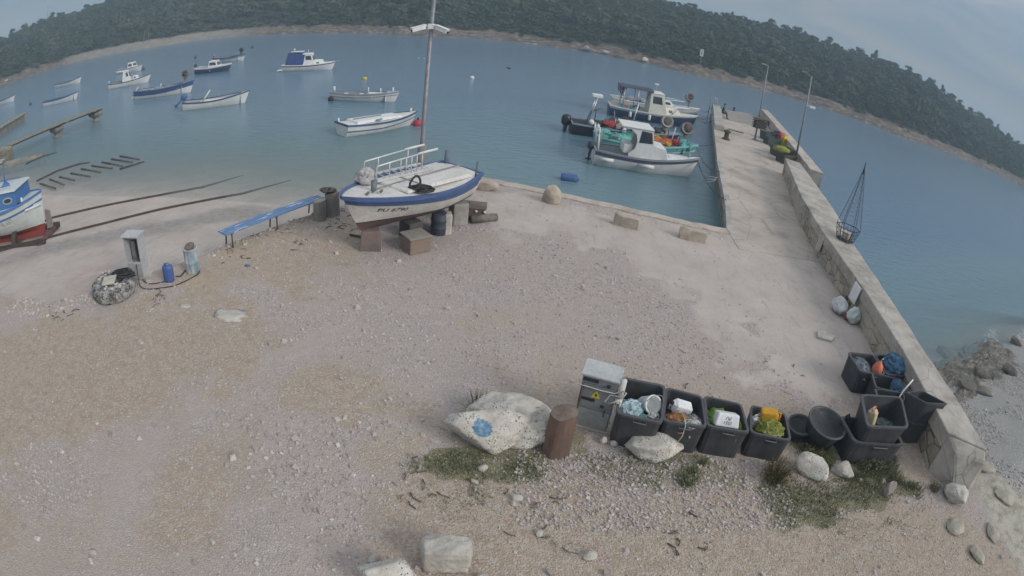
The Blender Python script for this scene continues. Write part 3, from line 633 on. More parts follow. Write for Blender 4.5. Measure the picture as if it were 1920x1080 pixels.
class Hull:
    def __init__(s, L, B, F, D, ws=.72, rake=.45, sb=.45, ss=.08, fine=.85, dbl=False):
        s.L, s.B, s.F, s.D, s.ws, s.rake, s.sb, s.ss, s.fine, s.dbl = L, B, F, D, ws, rake, sb, ss, fine, dbl
    def hb(s, u):
        if u > .42: k = max(0., 1-((u-.42)/.58)**2.3)**s.fine
        elif s.dbl: k = max(0., 1-((.42-u)/.42)**2.6)**.8
        else: k = s.ws+(1-s.ws)*(1-((.42-u)/.42)**2)
        return s.B/2*k
    def sheer(s, u): return s.F*(1+s.sb*max(0, (u-.4)/.6)**2+s.ss*max(0, (.4-u)/.4)**2)
    def pt(s, u, t, side=1, off=0.):
        b = s.hb(u); zs = s.sheer(u); zk = -s.D*(1-.35*max(0, (u-.6)/.4)**2)
        a = t*PI/2; v = .15+.75*max(0, (u-.45)/.55)+(.6*max(0, (.3-u)/.3) if s.dbl else 0); v = min(v, .95)
        y = b*((1-v)*math.sin(a)**.8+v*(.75*t+.25*t*t)); z = zk+(zs-zk)*((1-v)*(1-math.cos(a))**.85+v*t)
        x = s.L*(u-.5)+s.rake*t*max(0, (u-.55)/.45)**2-(.25*s.rake*t*max(0, (.25-u)/.25)**2 if s.dbl else 0)
        return Vector((x, side*(y+off), z))
US = list(np.linspace(0, .5, 9))+list(np.linspace(.56, .9, 8))+[.94, .97, 1.]
def zsolve(h, u, z):
    a, b = 0., 1.
    for _ in range(24):
        c = (a+b)/2
        if h.pt(u, c).z < z: a = c
        else: b = c
    return a
def make_hull(root, h, bands, zs=None, inside=None, floor=None, deck=None, deckm=WHITE, gun=WHITE, gw=.07, name='hull'):
    """bands: [(t_upper, material)...] from the keel up"""
    inside = inside or SEAT
    def mt(u, t):
        if zs is None: return t
        tb, z = zs; k = zsolve(h, u, z); return t*k/tb if t <= tb else k+(t-tb)*(1-k)/(1-tb)
    ts = sorted(set(list(np.linspace(0, 1, 9))+[b[0] for b in bands])); m = MB(); mats = [b[1] for b in bands]
    bi = lambda t: next(i for i, b in enumerate(bands) if t <= b[0]+1e-6)
    for sd in (1, -1):
        for k in range(len(ts)-1):
            rows = [[h.pt(u, mt(u, ts[k]), sd), h.pt(u, mt(u, ts[k+1]), sd)] for u in US]
            if sd < 0: rows = [r[::-1] for r in rows]
            m.loft(rows, bi(ts[k+1]), True)
    if not h.dbl:
        for k in range(len(ts)-1): m.add([h.pt(0, mt(0, ts[k]), -1), h.pt(0, mt(0, ts[k]), 1), h.pt(0, mt(0, ts[k+1]), 1), h.pt(0, mt(0, ts[k+1]), -1)], [(0, 3, 2, 1)], bi(ts[k+1]))
    hull = m.build(name, mats, root)
    fl = -h.D*.35 if floor is None else floor
    d0, d1 = deck if deck else (2, 2)
    uo = [u for u in US if not (d0 <= u <= d1)]
    if uo:
        m = MB(); uin = [u for u in US if u <= min(d0, .96)+.04] if d0 > .02 else [u for u in US if u >= d1-.04]
        def ip(u, t, sd):
            p = h.pt(u, t, sd, -.05); p.y = sd*max(0.0, sd*p.y)
            if p.z < fl: p.z = fl
            return p
        rows = [[ip(u, t, 1) for t in (1, .8, .6, .4, .2, 0)]+[ip(u, t, -1) for t in (.2, .4, .6, .8, 1)] for u in uin]
        m.loft(rows, 0, False)
        if uin[0] < .01: m.add([Vector((p.x+.05, p.y, p.z)) for p in rows[0]], [tuple(range(len(rows[0])))])
        m.build('inside_lining', inside, root)
    if deck:
        ud = [u for u in US if d0 <= u <= d1]; m = MB(); rows = []
        for u in ud:
            e = h.pt(u, 1, 1, -.03); zz = e.z-.03; y = max(e.y, 0.002); rows.append([(e.x, y, zz), (e.x, y*.5, zz+.035), (e.x, 0, zz+.05), (e.x, -y*.5, zz+.035), (e.x, -y, zz)])
        m.loft(rows, 0, False)
        for rr in ((rows[0],) if d0 > .03 else ())+((rows[-1],) if d1 < .97 else ()): m.add(list(rr)+[(rr[-1][0], rr[-1][1], fl), (rr[0][0], rr[0][1], fl)], [(0, 1, 2, 3, 4, 5, 6)])
        m.build('deck', deckm, root)
    m = MB()
    for sd in (1, -1):
        rows = []
        for u in US:
            p = h.pt(u, 1, sd); o = sd*(p.y*sd+.028); i_ = sd*max(p.y*sd-gw, 0.0); x = p.x+(.02 if u > .99 else 0)
            rows.append([(x, o, p.z-.085), (x, o, p.z+.018), (x, i_, p.z+.018), (x, i_, p.z-.05)])
        if sd < 0: rows = [r[::-1] for r in rows]
        m.loft(rows, 0, False, True)
    if not h.dbl:
        p = h.pt(0, 1, 1); m.box((p.x, 0, p.z-.03), (.08, 2*p.y+.05, .1))
    m.build('gunwale', gun, root); return hull
def stripe(root, h, t0, t1, m_, name='hull_stripe', off=.008, u0=0, u1=1):
    m = MB()
    for sd in (1, -1):
        rows = [[h.pt(u, t0, sd, off), h.pt(u, t1, sd, off)] for u in US if u0 <= u <= u1]
        m.loft([r if sd > 0 else r[::-1] for r in rows], 0, True)
    m.each(name, m_, root)
def cabin(root, x0, x1, wb, wt, z0, z1, rf, rb, m_=WHITE, sidewin=(), frontwin=(), backwin=(), name='cabin', roof=None, over=.06, glass=GLASS, wf=None):
    """box cabin, bow side x1; rf/rb: how far the top is set in at front/back; wf narrows the front"""
    wf = wf or wb; k = wf/wb
    p = [(x0, -wb/2, z0), (x1, -wf/2, z0), (x1, wf/2, z0), (x0, wb/2, z0), (x0+rb, -wt/2, z1), (x1-rf, -wt*k/2, z1), (x1-rf, wt*k/2, z1), (x0+rb, wt/2, z1)]
    c = MB().hexa(p).build(name, m_, root, .035)
    for u0, u1, v0, v1 in sidewin:
        MB().panel(p[0], p[1], p[5], p[4], u0, u1, v0, v1).build('window', glass, c)
        MB().panel(p[2], p[3], p[7], p[6], 1-u1, 1-u0, v0, v1).build('window', glass, c)
    for u0, u1, v0, v1 in frontwin: MB().panel(p[1], p[2], p[6], p[5], u0, u1, v0, v1).build('window', glass, c)
    for u0, u1, v0, v1 in backwin: MB().panel(p[3], p[0], p[4], p[7], u0, u1, v0, v1).build('window', glass, c)
    if roof:
        xa, xb = x0+rb-over, x1-rf+over; y = wt/2+over
        MB().hexa([(xa, -y, z1), (xb, -y*k, z1), (xb, y*k, z1), (xa, y, z1), (xa+.06, -y+.1, z1+.08), (xb-.06, -y*k+.1, z1+.08), (xb-.06, y*k-.1, z1+.08), (xa+.06, y-.1, z1+.08)]).build('cabin_roof', roof, root, .02)
    return c
def outboard(root, x, z, m_=DKGREY, s=1., tilt=0., y=0.):
    R = Matrix.Rotation(tilt, 3, 'Y'); o = Vector((x, y, z)); T_ = lambda q: o+R@(Vector(q)*s)
    m = MB(); rows = []
    for zz, a, b_ in ((.0, .17, .12), (.12, .24, .17), (.32, .25, .18), (.48, .2, .15), (.55, .1, .08)): rows.append([T_((-.2+a*math.cos(k*PI/6), b_*math.sin(k*PI/6), zz)) for k in range(12)])
    m.loft(rows, 0, True, True); m.f += [tuple(range(11, -1, -1)), tuple(range(48, 60))]; m.mi += [0, 0]; m.sm += [False]*2
    c = m.build('outboard_motor', m_, root)
    m = MB(); q = [T_((-.2, 0, .02)), T_((-.24, 0, -.4)), T_((-.27, 0, -.85))]; m.tube(q, [.11*s, .08*s, .06*s], 8); m.box(T_((-.27, 0, -.72)), (.42*s, .02, .12*s), M=R)
    m.build('leg', m_, c); return c
def hauler(root, x, y, z, r=.34, m_=None, tilt=1.2, rz=0.):
    m_ = m_ or mat('hauler_grey', (.22, .19, .175), (.15, .135, .13), 5, .6, .2)
    M3 = Matrix.Rotation(rz, 3, 'Z')@Matrix.Rotation(tilt, 3, 'X'); c = Vector((x, y, z+r+.55))
    m = MB(); m.lathe([(r, .10), (r, .16), (r*.92, .15), (r*.4, .03), (r*.25, .02), (r*.25, -.02), (r*.4, -.03), (r*.92, -.15), (r, -.16), (r, -.10), (r*.45, 0), (r, .10)], 20, c, M=M3)
    o = m.build('net_hauler', m_, root)
    m = MB(); m.tube([(x, y, z-.1), (x, y, z+.45), c], [.06, .05, .05], 8); m.box((x, y, z+.45), (.24, .24, .22)); m.build('stand', m_, o); return o
def fender(root, x, y, z, l=.5, r=.085):
    MB().lathe([(.0, -l/2), (r*.7, -l/2+.03), (r, -l/2+.1), (r, l/2-.1), (r*.7, l/2-.03), (.02, l/2), (.02, l/2+.08)], 10, (x, y, z)).build('fender', WHITE, root)
def lump(c, s, seed=0, sub=2, amp=.25, fq=1.6):
    import bmesh
    bm = bmesh.new(); bmesh.ops.create_icosphere(bm, subdivisions=sub, radius=1); out = []
    for v in bm.verts:
        d = v.co.normalized(); k = 1+amp*(mno.noise(d*fq+Vector((seed*7.1, seed*3.3, seed)))+.5*mno.noise(d*fq*2.3+Vector((seed, 5, seed*2.))))
        out.append(Vector(c)+Vector((d.x*s[0]*k, d.y*s[1]*k, d.z*s[2]*k)))
    f = [tuple(v.index for v in q.verts) for q in bm.faces]; bm.free(); return out, f
def strands(m, c, s, n, th, rr, pts=9):
    c = Vector(c)
    for i in range(n):
        a = rr.random()*6.28; e = rr.uniform(.15, 1.2); P = []
        for k in range(pts):
            a += rr.uniform(-.15, .55); e = min(1.45, max(.1, e+rr.uniform(-.25, .25))); q = Vector((math.cos(a)*math.cos(e), math.sin(a)*math.cos(e), math.sin(e)))*rr.uniform(.98, 1.1); P.append(c+Vector((q.x*s[0], q.y*s[1], q.z*s[2])))
        m.tube(P, th, 3)
def pile(root, name, items, m_, sub=3, amp=.42, sm=False):
    m = MB(); rr = random.Random(len(name)*7+len(items))
    for i, (c, s) in enumerate(items):
        for q in range(3): v, f = lump((c[0]+rr.uniform(-.4, .4)*s[0], c[1]+rr.uniform(-.4, .4)*s[1], c[2]+rr.uniform(-.3, .25)*s[2]), [k*rr.uniform(.55, .8) for k in s], i*5+q+len(name), sub-1, amp, 3.2); m.add(v, f, 0, sm)
        strands(m, c, s, 5, .018, rr)
    return m.build(name, m_, root)
def place(name, label, stern, bow, dz=0., group=None, z=WL, ext=0.):
    S, B_ = G(*stern, z), G(*bow, z); c = (S+B_)/2; d = B_-S
    r = thing(name, label, 'boat', (c.x, c.y, WL+dz), math.atan2(d.y, d.x), group); return r, d.length
GB = 'boats moored in the bay'; DARKN = mat('dark_nets', (.05, .055, .065), (.09, .09, .1), 8, .9, bump=.6)
# --- white cabin boat under blue canopy
r, L = place('cabin_boat', 'white cabin boat with tall dark blue canopy over its stern, moored in the open bay', (531, 133), (621, 130), 0, GB)
h = Hull(L, 2.3, .72, .35, .85, .5, .35); make_hull(r, h, [(1, WHITE)], deck=(0, 1)); stripe(r, h, .84, .93, NAVY)
cabin(r, -.55*1, 1.05, 1.75, 1.45, .62, 1.95, .45, .1, WHITE, [(.3, .86, .5, .86)], [(.08, .46, .4, .85), (.54, .92, .4, .85)], roof=WHITE)
cabin(r, .75, 2.15, 1.6, 1.2, .6, 1.22, .35, .0, WHITE, [(.35, .6, .35, .6)], name='fore_cabin', wf=1.1)
m = MB(); m.hexa([(-2.55, -.95, .72), (-.35, -.9, .72), (-.35, .9, .72), (-2.55, .95, .72), (-2.2, -.85, 2.2), (-.15, -.75, 1.95), (-.15, .75, 1.95), (-2.2, .85, 2.2)]); m.build('canopy', CANVAS, r, .06)
m = MB(); m.box((-1.2, 0, 2.26), (1.5, 1.2, .05)); m.build('canopy_top', WHITE, r, .02)
m = MB(); m.box((-L/2-.3, 0, .12), (.7, 1.7, .1)); m.build('swim_platform', WHITE, r, .03)
m = MB(); m.box((L/2+.55, 0, 1.02), (.9, .3, .07)); m.tube([(L/2+.3, 0, .9), (L/2+.36, 0, -.3)], .03, 6); m.build('bow_platform', GREY, r, .02)
m = MB(); m.lathe([(.0, 0), (.12, .02), (.14, .1), (.0, .2)], 10, (-1.6, 0, 2.45)); m.tube([(-1.6, 0, 2.2), (-1.6, 0, 2.5)], .03, 6); m.tube([(.1, 0, 2), (.1, 0, 2.45)], .03, 6); m.each('radar_dome', WHITE, r)
# --- open white boat, grey stripe
r, L = place('rowing_boat', 'open white wooden boat with grey inside and two dark side lines, bow to the right', (624, 186), (738, 191), 0, GB)
h = Hull(L, 1.9, .62, .3, .8, .45, .4, .12); make_hull(r, h, [(1, WHITE)], inside=GREY, deck=(.82, 1), deckm=WHITE, gun=GREY, floor=.05)
stripe(r, h, .72, .78, GREY); m = MB()
for x in (-1.6, -.3, .9): m.box((x, 0, .42), (.28, 1.45, .05))
m.each('thwart', WHITE, r); MB().box((1.15, 0, .58), (1.5, .9, .1)).build('fore_hatch', WHITE, r, .03)
m = MB(); m.tube([(L/2-.1, 0, .7), (L/2-.1, 0, 1.15)], .07, 8); m.tube([(-L/2+.1, 0, .6), (-L/2+.1, 0, 1.05)], .09, 8); m.tube([(.6, -.5, .6), (.6, -.5, 1.15)], .05, 6); m.tube([(1.3, .5, .6), (1.3, .5, .95)], .06, 6); m.each('bollard_post', WHITE, r)
MB().lathe([(0, -.15), (.2, -.1), (.24, 0), (.2, .1), (0, .15)], 12, (-L/2+.1, -.75, .12), M=Matrix.Rotation(1.57, 3, 'X')).build('tyre_fender', BLACK, r)
# --- covered white boat
r, L = place('rowing_boat', 'white boat with flat white covered top and blue gunwale, beside the red buoy', (640, 254), (770, 234), 0, GB)
h = Hull(L, 2.0, .66, .3, .78, .4, .32, .1, .8); make_hull(r, h, [(1, WHITE)], deck=(.0, 1), deckm=CREAM, gun=DBLUE, gw=.05); stripe(r, h, .66, .72, DBLUE)
m = MB(); m.hexa([(-1.9, -.72, .66), (1.5, -.6, .72), (1.5, .6, .72), (-1.9, .72, .66), (-1.8, -.6, .82), (1.4, -.48, .84), (1.4, .48, .84), (-1.8, .6, .82)]); m.build('cockpit_cover', WHITE, r, .03)
m = MB(); m.tube([(-1.7, .1, .86), (.3, .1, .88)], .035, 6); m.tube([(-.6, -.75, .8), (-.2, -.72, .82)], .06, 6); m.each('boat_pole', GREY, r)
m = MB(); m.tube([(-L/2+.08, .5, .6), (-L/2+.08, .5, .95)], .06, 8); m.tube([(L/2-.05, 0, .8), (L/2-.05, 0, 1.1)], .06, 8); m.each('bollard_post', WHITE, r)
# --- white boat with blue outboard
r, L = place('motor_boat', 'white open boat with a tilted outboard under a blue cover at its stern', (345, 206), (457, 193), 0, GB)
h = Hull(L, 1.9, .6, .3, .75, .5, .75, .15); make_hull(r, h, [(1, WHITE)], inside=SEAT, deck=(.86, 1), gun=NAVY, floor=0)
MB().box((.2, 0, .52), (2.6, .9, .1)).build('white_cover_board', WHITE, r, .02)
outboard(r, -L/2, .75, BLUE, 1.05, .75); m = MB(); m.tube([(-.9, -.5, .55), (-.35, -.45, 1.3)], .06, 6); m.tube([(-.9, .5, .55), (-.35, .45, 1.3)], .06, 6); m.tube([(-.35, -.45, 1.3), (-.35, .45, 1.3)], .06, 6); m.build('steering_frame', WHITE, r)
m = MB(); m.tube([(L/2+.25, 0, 1.0), (L/2+.0, 0, .2), (L/2+.3, .1, -.4)], .025, 6); m.build('mooring_line', GREY, r)
# --- clutter boat with net hauler
r, L = place('fishing_boat', 'long white fishing boat with blue top band, net hauler wheel on the bow', (256, 185), (356, 173), 0, GB)
h = Hull(L, 2.2, .8, .35, .72, .5, .55, .1); make_hull(r, h, [(.66, WHITE), (1, DBLUE)], inside=SEAT, deck=(.85, 1), gun=DBLUE, floor=.2)
pile(r, 'heaped_nets', [((x, random.uniform(-.4, .4), .72), (.55, .5, .25)) for x in np.linspace(-2.6, 1.8, 8)], mat('grey_nets', (.36, .38, .42), (.22, .23, .27), 8, .9, bump=.6), 2)
hauler(r, L/2-.55, 0, .95, .42, tilt=1.3); m = MB(); m.tube([(-L/2+.1, -.6, .7), (-L/2+.5, -.6, 1.25)], .05, 6); m.tube([(-.4, .2, .8), (-.2, .2, 1.2)], .06, 6); m.each('bollard_post', WHITE, r)
# --- navy cabin boat
r, L = place('cabin_boat', 'small dark blue hulled boat with white cuddy, black outboard and dark side windows', (369, 138), (428, 133), 0, GB)
h = Hull(L, 2.0, .75, .3, .85, .5, .35); make_hull(r, h, [(.86, NAVY), (1, WHITE)], deck=(.45, 1), gun=WHITE, floor=.2)
cabin(r, -.35, 1.15, 1.6, 1.3, .7, 1.45, .4, .1, WHITE, [(.12, .88, .35, .85)], [(.1, .9, .3, .85)], roof=WHITE); outboard(r, -L/2, .8, DKGREY, .9)
# --- low dark boat farthest
r, L = place('fishing_boat', 'low white boat with blue-grey rim, black wheel on its bow, farthest back', (403, 116), (456, 113), 0, GB)
h = Hull(L, 1.9, .65, .3, .75, .4, .6, .1); make_hull(r, h, [(.7, WHITE), (1, GREY)], inside=SEAT, deck=(.85, 1), gun=NAVY, floor=.1); hauler(r, L/2-.4, 0, .75, .32, DKGREY)
outboard(r, -L/2, .7, GREY, .9); MB().box((-.6, 0, .6), (3, .9, .12)).build('tarpaulin', GREY, r, .04)
# --- white pilot boat with tall console
r, L = place('cabin_boat', 'white boat with a tall narrow wheelhouse frame and raked dark rim', (205, 167), (276, 154), 0, GB)
h = Hull(L, 1.9, .62, .3, .75, .6, .75, .1); make_hull(r, h, [(1, WHITE)], inside=SEAT, deck=(.55, 1), gun=DKGREY, floor=.1)
cabin(r, -.75, .55, 1.0, .8, .55, 1.95, .45, .1, WHITE, [(.5, .85, .5, .88)], [(.15, .85, .45, .9)], roof=WHITE, name='wheelhouse'); cabin(r, .75, 1.6, .9, .75, .7, 1.15, .2, .05, WHITE, [(.2, .6, .3, .8)], name='fore_hatch_box')
m = MB(); m.box((-1.1, 0, 2.0), (.9, .9, .07)); m.build('canopy_top', WHITE, r, .02)
m = MB(); m.tube([(-L/2+.08, -.4, .6), (-L/2+.08, -.4, 1.1)], .07, 6); m.each('bollard_post', WHITE, r)
# --- small white cabin boat at the back
r, L = place('cabin_boat', 'smallest white cabin boat, low cuddy near its bow, behind the wheelhouse boat', (221, 138), (263, 132), 0, GB)
h = Hull(L, 2.0, .7, .3, .85, .45, .4); make_hull(r, h, [(1, WHITE)], deck=(.5, 1), gun=GREY, floor=.2); cabin(r, .1, 1.5, 1.5, 1.2, .7, 1.5, .35, .1, WHITE, [(.15, .8, .35, .8)], [(.1, .9, .35, .85)], roof=WHITE)
# --- grey skiffs
r, L = place('rowing_boat', 'grey open skiff with raised bow and dark rim, far left under the wooded shore', (106, 164), (149, 155), 0, GB)
h = Hull(L, 1.9, .55, .3, .7, .5, .9, .15); make_hull(r, h, [(1, LBLUE if False else WHITE)], inside=GREY, gun=NAVY, floor=0); MB().box((-.5, 0, .4), (1.8, 1.1, .2)).build('tarpaulin', GREY, r, .05)
r, L = place('rowing_boat', 'pale low skiff with deep blue inside and blue rim, beyond the end of the footbridge', (84, 199), (142, 186), 0, GB)
h = Hull(L, 1.8, .55, .3, .72, .45, .7, .1); make_hull(r, h, [(1, WHITE)], inside=DBLUE, deck=(.86, 1), deckm=DBLUE, gun=DBLUE, floor=.05); m = MB(); m.box((-.9, 0, .4), (.3, 1.3, .05)); m.tube([(-.1, .3, .3), (-.1, .3, .75)], .08, 6); m.each('thwart', DBLUE, r)
r, L = place('rowing_boat', 'white skiff cut off by the left edge beyond the mossy jetty', (-25, 203), (31, 188), 0, GB)
h = Hull(L*.8, 2.0, .6, .3, .7, .5, .7, .1); make_hull(r, h, [(1, WHITE)], inside=SEAT, gun=NAVY, floor=.05); MB().box((0, 0, .4), (.3, 1.4, .05)).build('thwart', WHITE, r)
# ---------------- boats moored to the pier
GP = 'boats tied up to the pier'
ropes = []
# A: front white cabin boat
r, L = place('cabin_boat', 'white cabin boat nearest the quay, dark sheer band and round-cut aft wheelhouse', (1110, 303), (1288, 331), 0, GP)
r.rotation_euler[2] += .0
h = Hull(L, 2.3, .85, .4, .8, .55, .42, .1); make_hull(r, h, [(1, WHITE)], inside=SEAT, deck=(.42, 1), deckm=WHITE, gun=GREY, floor=.25); stripe(r, h, .83, .97, mat('dark_band', (.075, .075, .11), (.1, .1, .14), 3, .6))
zD = .86
sidepoly = [(-.95, zD-.1), (1.25, zD-.1), (1.05, zD+.62), (.35, zD+.72), (.2, zD+1.55), (-1.55, zD+1.62), (-1.6, zD+1.48), (-1.0, zD+1.45), (-.68, zD+1.2), (-.58, zD+.8), (-.68, zD+.4), (-.98, zD+.1)]
m = MB()
for y0, y1 in ((-.86, -.80), (.80, .86)):
    n = len(sidepoly); vs = [(x, y0, z) for x, z in sidepoly]+[(x, y1, z) for x, z in sidepoly]; m.add(vs, [tuple(range(n)), tuple(range(2*n-1, n-1, -1))]+[(i, n+i, n+(i+1) % n, (i+1) % n) for i in range(n)])
wh = m.each('wheelhouse_side', WHITE, r)[0]
m = MB(); m.box((-.66, 0, zD+1.57), (1.78, 1.84, .09)); m.build('wheelhouse_roof', WHITE, r, .03)
m = MB(); m.hexa([(1.02, -.8, zD+.0), (1.3, -.8, zD-.1), (1.3, .8, zD-.1), (1.02, .8, zD), (.98, -.8, zD+.6), (1.07, -.8, zD+.62), (1.07, .8, zD+.62), (.98, .8, zD+.6)]); m.hexa([(.3, -.8, zD+.6), (1.07, -.8, zD+.56), (1.07, .8, zD+.56), (.3, .8, zD+.6), (.3, -.8, zD+.72), (1.07, -.8, zD+.63), (1.07, .8, zD+.63), (.3, .8, zD+.72)]); m.build('fore_cabin', WHITE, r, .02)
for sg in (-1, 1):
    y = .866*sg; q = [(-.5, zD+.78), (.26, zD+.82), (.14, zD+1.42), (-.42, zD+1.45)]; m = MB(); m.add([(x, y-.004*sg*4, z) for x, z in q]+[(x, y+.006*sg, z) for x, z in q], [(0, 1, 2, 3), (7, 6, 5, 4), (0, 4, 5, 1), (1, 5, 6, 2), (2, 6, 7, 3), (3, 7, 4, 0)]); m.build('window', GLASS, wh)
m = MB(); m.add([(.34, -.72, zD+.76), (.34, .72, zD+.76), (.22, .72, zD+1.48), (.22, -.72, zD+1.48)], [(0, 1, 2, 3)]); m.build('windscreen', GLASS, wh)
MB().box((-1.0, -.05, zD+.3), (.5, 1.2, .5)).build('engine_box', WHITE, r, .04)
rr = random.Random(28)
for i in range(3): m = MB(); m.box((rr.uniform(-2.4, -1.4), rr.uniform(-.5, .5), .5), (.4, .3, .28), rr.uniform(0, 3)); m.build('fish_box', rr.choice([WHITE, GREY, LBLUE]), r, .02)
m = MB()
for x, y in ((-2.6, -.8), (-2.6, .7), (-2.3, .8)): m.tube([(x, y, .8), (x-.05, y, 1.75)], .05, 6)
m.each('stern_post', WHITE, r); outboard(r, -L/2-.02, .72, DKGREY, .8)
for x in (-2.1, .1): fender(r, x, -1.12, .45, .62) if False else MB().tube([(x-.35, -h.hb(.5+x/L)-.1, .5), (x+.35, -h.hb(.5+x/L)-.1, .5)], .1, 10).build('fender', WHITE, r)
m = MB(); m.box((1.9, 0, .99), (.9, .7, .08)); m.build('deck_hatch', WHITE, r, .02); m = MB(); m.tube([(L/2-.15, 0, 1.1), (L/2-.15, 0, 1.45)], .05, 6); m.tube([(L/2-.25, -.25, 1.25), (L/2+.1, .25, 1.25)], .04, 6); m.each('bow_bitt', GREY, r)
bowA = r.location+Vector((math.cos(r.rotation_euler[2]), math.sin(r.rotation_euler[2]), 0))*(L/2+.4)+Vector((0, 0, 1.1)); ropes.append((bowA, (9.1, 25.5, .05))); ropes.append((bowA, (8.7, 22.6, .05)))
# B: turquoise fishing boat
r, L = place('fishing_boat', 'turquoise open fishing boat heaped with orange and yellow gear', (1112, 282), (1290, 306), 0, GP)
r.location = Vector((r.location.x+.1, r.location.y+.45, WL))
h = Hull(L, 2.2, .85, .4, .75, .5, .4, .12); make_hull(r, h, [(.86, TURQ), (1, TURQ)], inside=TURQ, deck=(.84, 1), deckm=TURQ, gun=paint('pale_turquoise', (.24, .47, .46)), floor=.3); stripe(r, h, .7, .75, WHITE)
ORANGE = mat('orange_net', (.52, .16, .05), (.35, .10, .05), 14, .9, bump=.7); YELLOW = mat('yellow_net', (.50, .38, .06), (.34, .25, .06), 14, .9, bump=.7); REDN = mat('red_net', (.40, .06, .05), (.25, .05, .05), 14, .9, bump=.7)
pile(r, 'orange_gear', [((x, random.uniform(-.4, .3), 1.0), (.6, .55, .36)) for x in (.4, .9, 1.5)], ORANGE); pile(r, 'yellow_gear', [((.7, .35, 1.05), (.5, .35, .28)), ((1.25, -.3, .95), (.4, .3, .22))], YELLOW); pile(r, 'red_gear', [((2.0, 0, 1.05), (.5, .45, .32))], REDN)
pile(r, 'green_nets', [((x, random.uniform(-.4, .4), .95), (.7, .6, .38)) for x in (-2.4, -1.7, -1.0)], mat('green_nets', (.10, .33, .30), (.18, .42, .38), 9, .9, bump=.6))
cabin(r, -.75, .1, .9, .75, .8, 1.75, .2, .05, WHITE, [(.2, .8, .5, .85)], [(.15, .85, .4, .85)], name='steering_box', roof=WHITE); hauler(r, L/2-.45, .05, 1.15, .4)
pile(r, 'turquoise_net_bundle', [((L/2-.55, 0, 1.15), (.45, .5, .4)), ((L/2-.25, -.25, 1.0), (.3, .3, .35))], mat('turq_net', (.10, .35, .36), (.16, .42, .42), 9, .9, bump=.6))
pile(r, 'dark_nets', [((x, y, 1.0), (.4, .35, .28)) for x, y in ((-.3, .5), (.3, -.5))], DARKN); rr = random.Random(38)
for i in range(7): m = MB(); m.box((rr.uniform(-2.4, 2.2), rr.uniform(-.7, .7), 1.02), (rr.uniform(.25, .45), rr.uniform(.25, .35), rr.uniform(.15, .3)), rr.uniform(0, 3)); m.build('fish_box', rr.choice([WHITE, GREY, TURQ, ORANGE, CREAM]), r, .02)
for i in range(4): x, y = rr.uniform(-2, 2.2), rr.uniform(-.8, .8); m = MB(); m.tube([(x, y, .8), (x+rr.uniform(-.25, .25), y, 1.6+rr.random()*.6)], .025, 5); m.build('flag_stick', rr.choice([WHITE, DKGREY]), r)
m = MB(); m.tube([(-L/2+.05, -.7, .7), (-L/2+.0, -.7, 1.5)], .05, 6); m.tube([(-L/2+.05, .7, .7), (-L/2, .7, 1.5)], .05, 6); m.each('stern_post', WHITE, r)
bow = r.location+Vector((math.cos(r.rotation_euler[2]), math.sin(r.rotation_euler[2]), 0))*(L/2+.35)+Vector((0, 0, 1.1)); ropes.append((bow, (9.9, 27.6, .05)))
# C: black boat with nets
S, Bw = G(1068, 247, WL), G(1258, 274, WL); c_ = (S+Bw)/2
r = thing('fishing_boat', 'black open workboat piled with nets and buoys, large black outboard at its stern', 'boat', (c_.x, c_.y, WL), math.atan2((Bw-S).y, (Bw-S).x), GP); L = (Bw-S).length
h = Hull(L, 2.4, .78, .4, .85, .5, .3, .05, .7); make_hull(r, h, [(1, paint('black_hull', (.022, .026, .04)))], inside=DKGREY, deck=(.82, 1), deckm=GREY, gun=GREY, floor=.3)
outboard(r, -L/2-.05, .45, paint('outboard_black', (.02, .022, .03), .35), 1.35); pile(r, 'red_gear', [((-1.1, -.4, .95), (.5, .4, .32)), ((-.75, .3, .9), (.4, .35, .25))], ORANGE if False else REDN)
pile(r, 'yellow_gear', [((-.35, -.3, .9), (.35, .3, .25)), ((.0, .3, .9), (.35, .3, .22))], YELLOW); pile(r, 'grey_nets', [((x, y, .95), (.5, .45, .35)) for x, y in ((.5, .3), (1.0, -.35), (1.5, .3), (1.9, -.2), (2.3, .1))], MC['grey_nets'])
pile(r, 'brown_nets', [((.25, .7, 1.15), (.45, .35, .4))], MC['brown_net']); pile(r, 'brown_nets', [((-1.7, 0, .8), (.5, .6, .3))], MC['brown_net'])
m = MB()
for c, rr in (((.3, -.45, 1.05), .2), ((1.35, -.55, 1.0), .22), ((1.5, -.75, .95), .2), ((-2.3, -.6, .95), .2)): m.lathe([(rr*math.cos(a_), rr*math.sin(a_)) for a_ in np.linspace(-1.57, 1.57, 8)], 12, c)
m.each('white_float', WHITE, r); m = MB(); m.box((2.0, -.5, .85), (1.1, .25, .12), .1); m.build('white_tray', WHITE, r, .02)
hauler(r, L/2-.75, -.55, .8, .42, tilt=1.2, m_=mat('hauler_pale', (.34, .31, .28), (.24, .22, .2), 5, .6))
m = MB(); m.tube([(-2.5, .3, .8), (-2.05, .3, 2.6)], .04, 6); m.tube([(-2.5, -.3, .8), (-2.05, -.3, 2.6)], .04, 6); m.tube([(-2.05, -.3, 2.6), (-2.05, .3, 2.6)], .04, 6); m.tube([(.55, .2, .5), (.85, .2, 2.6)], .05, 6); m.each('steel_frame', CHROME, r)
MB().box((-2.05, 0, 2.72), (.7, .55, .22)).build('white_locker', WHITE, r, .04)
for x in (-1.95, -.2, 1.3): fender(r, x, -1.3, .75, .55, .13)
bow = r.location+Vector((math.cos(r.rotation_euler[2]), math.sin(r.rotation_euler[2]), 0))*(L/2+.3)+Vector((0, 0, .9)); ropes.append((bow, (11.9, 35.2, .05)))
rr = random.Random(8)
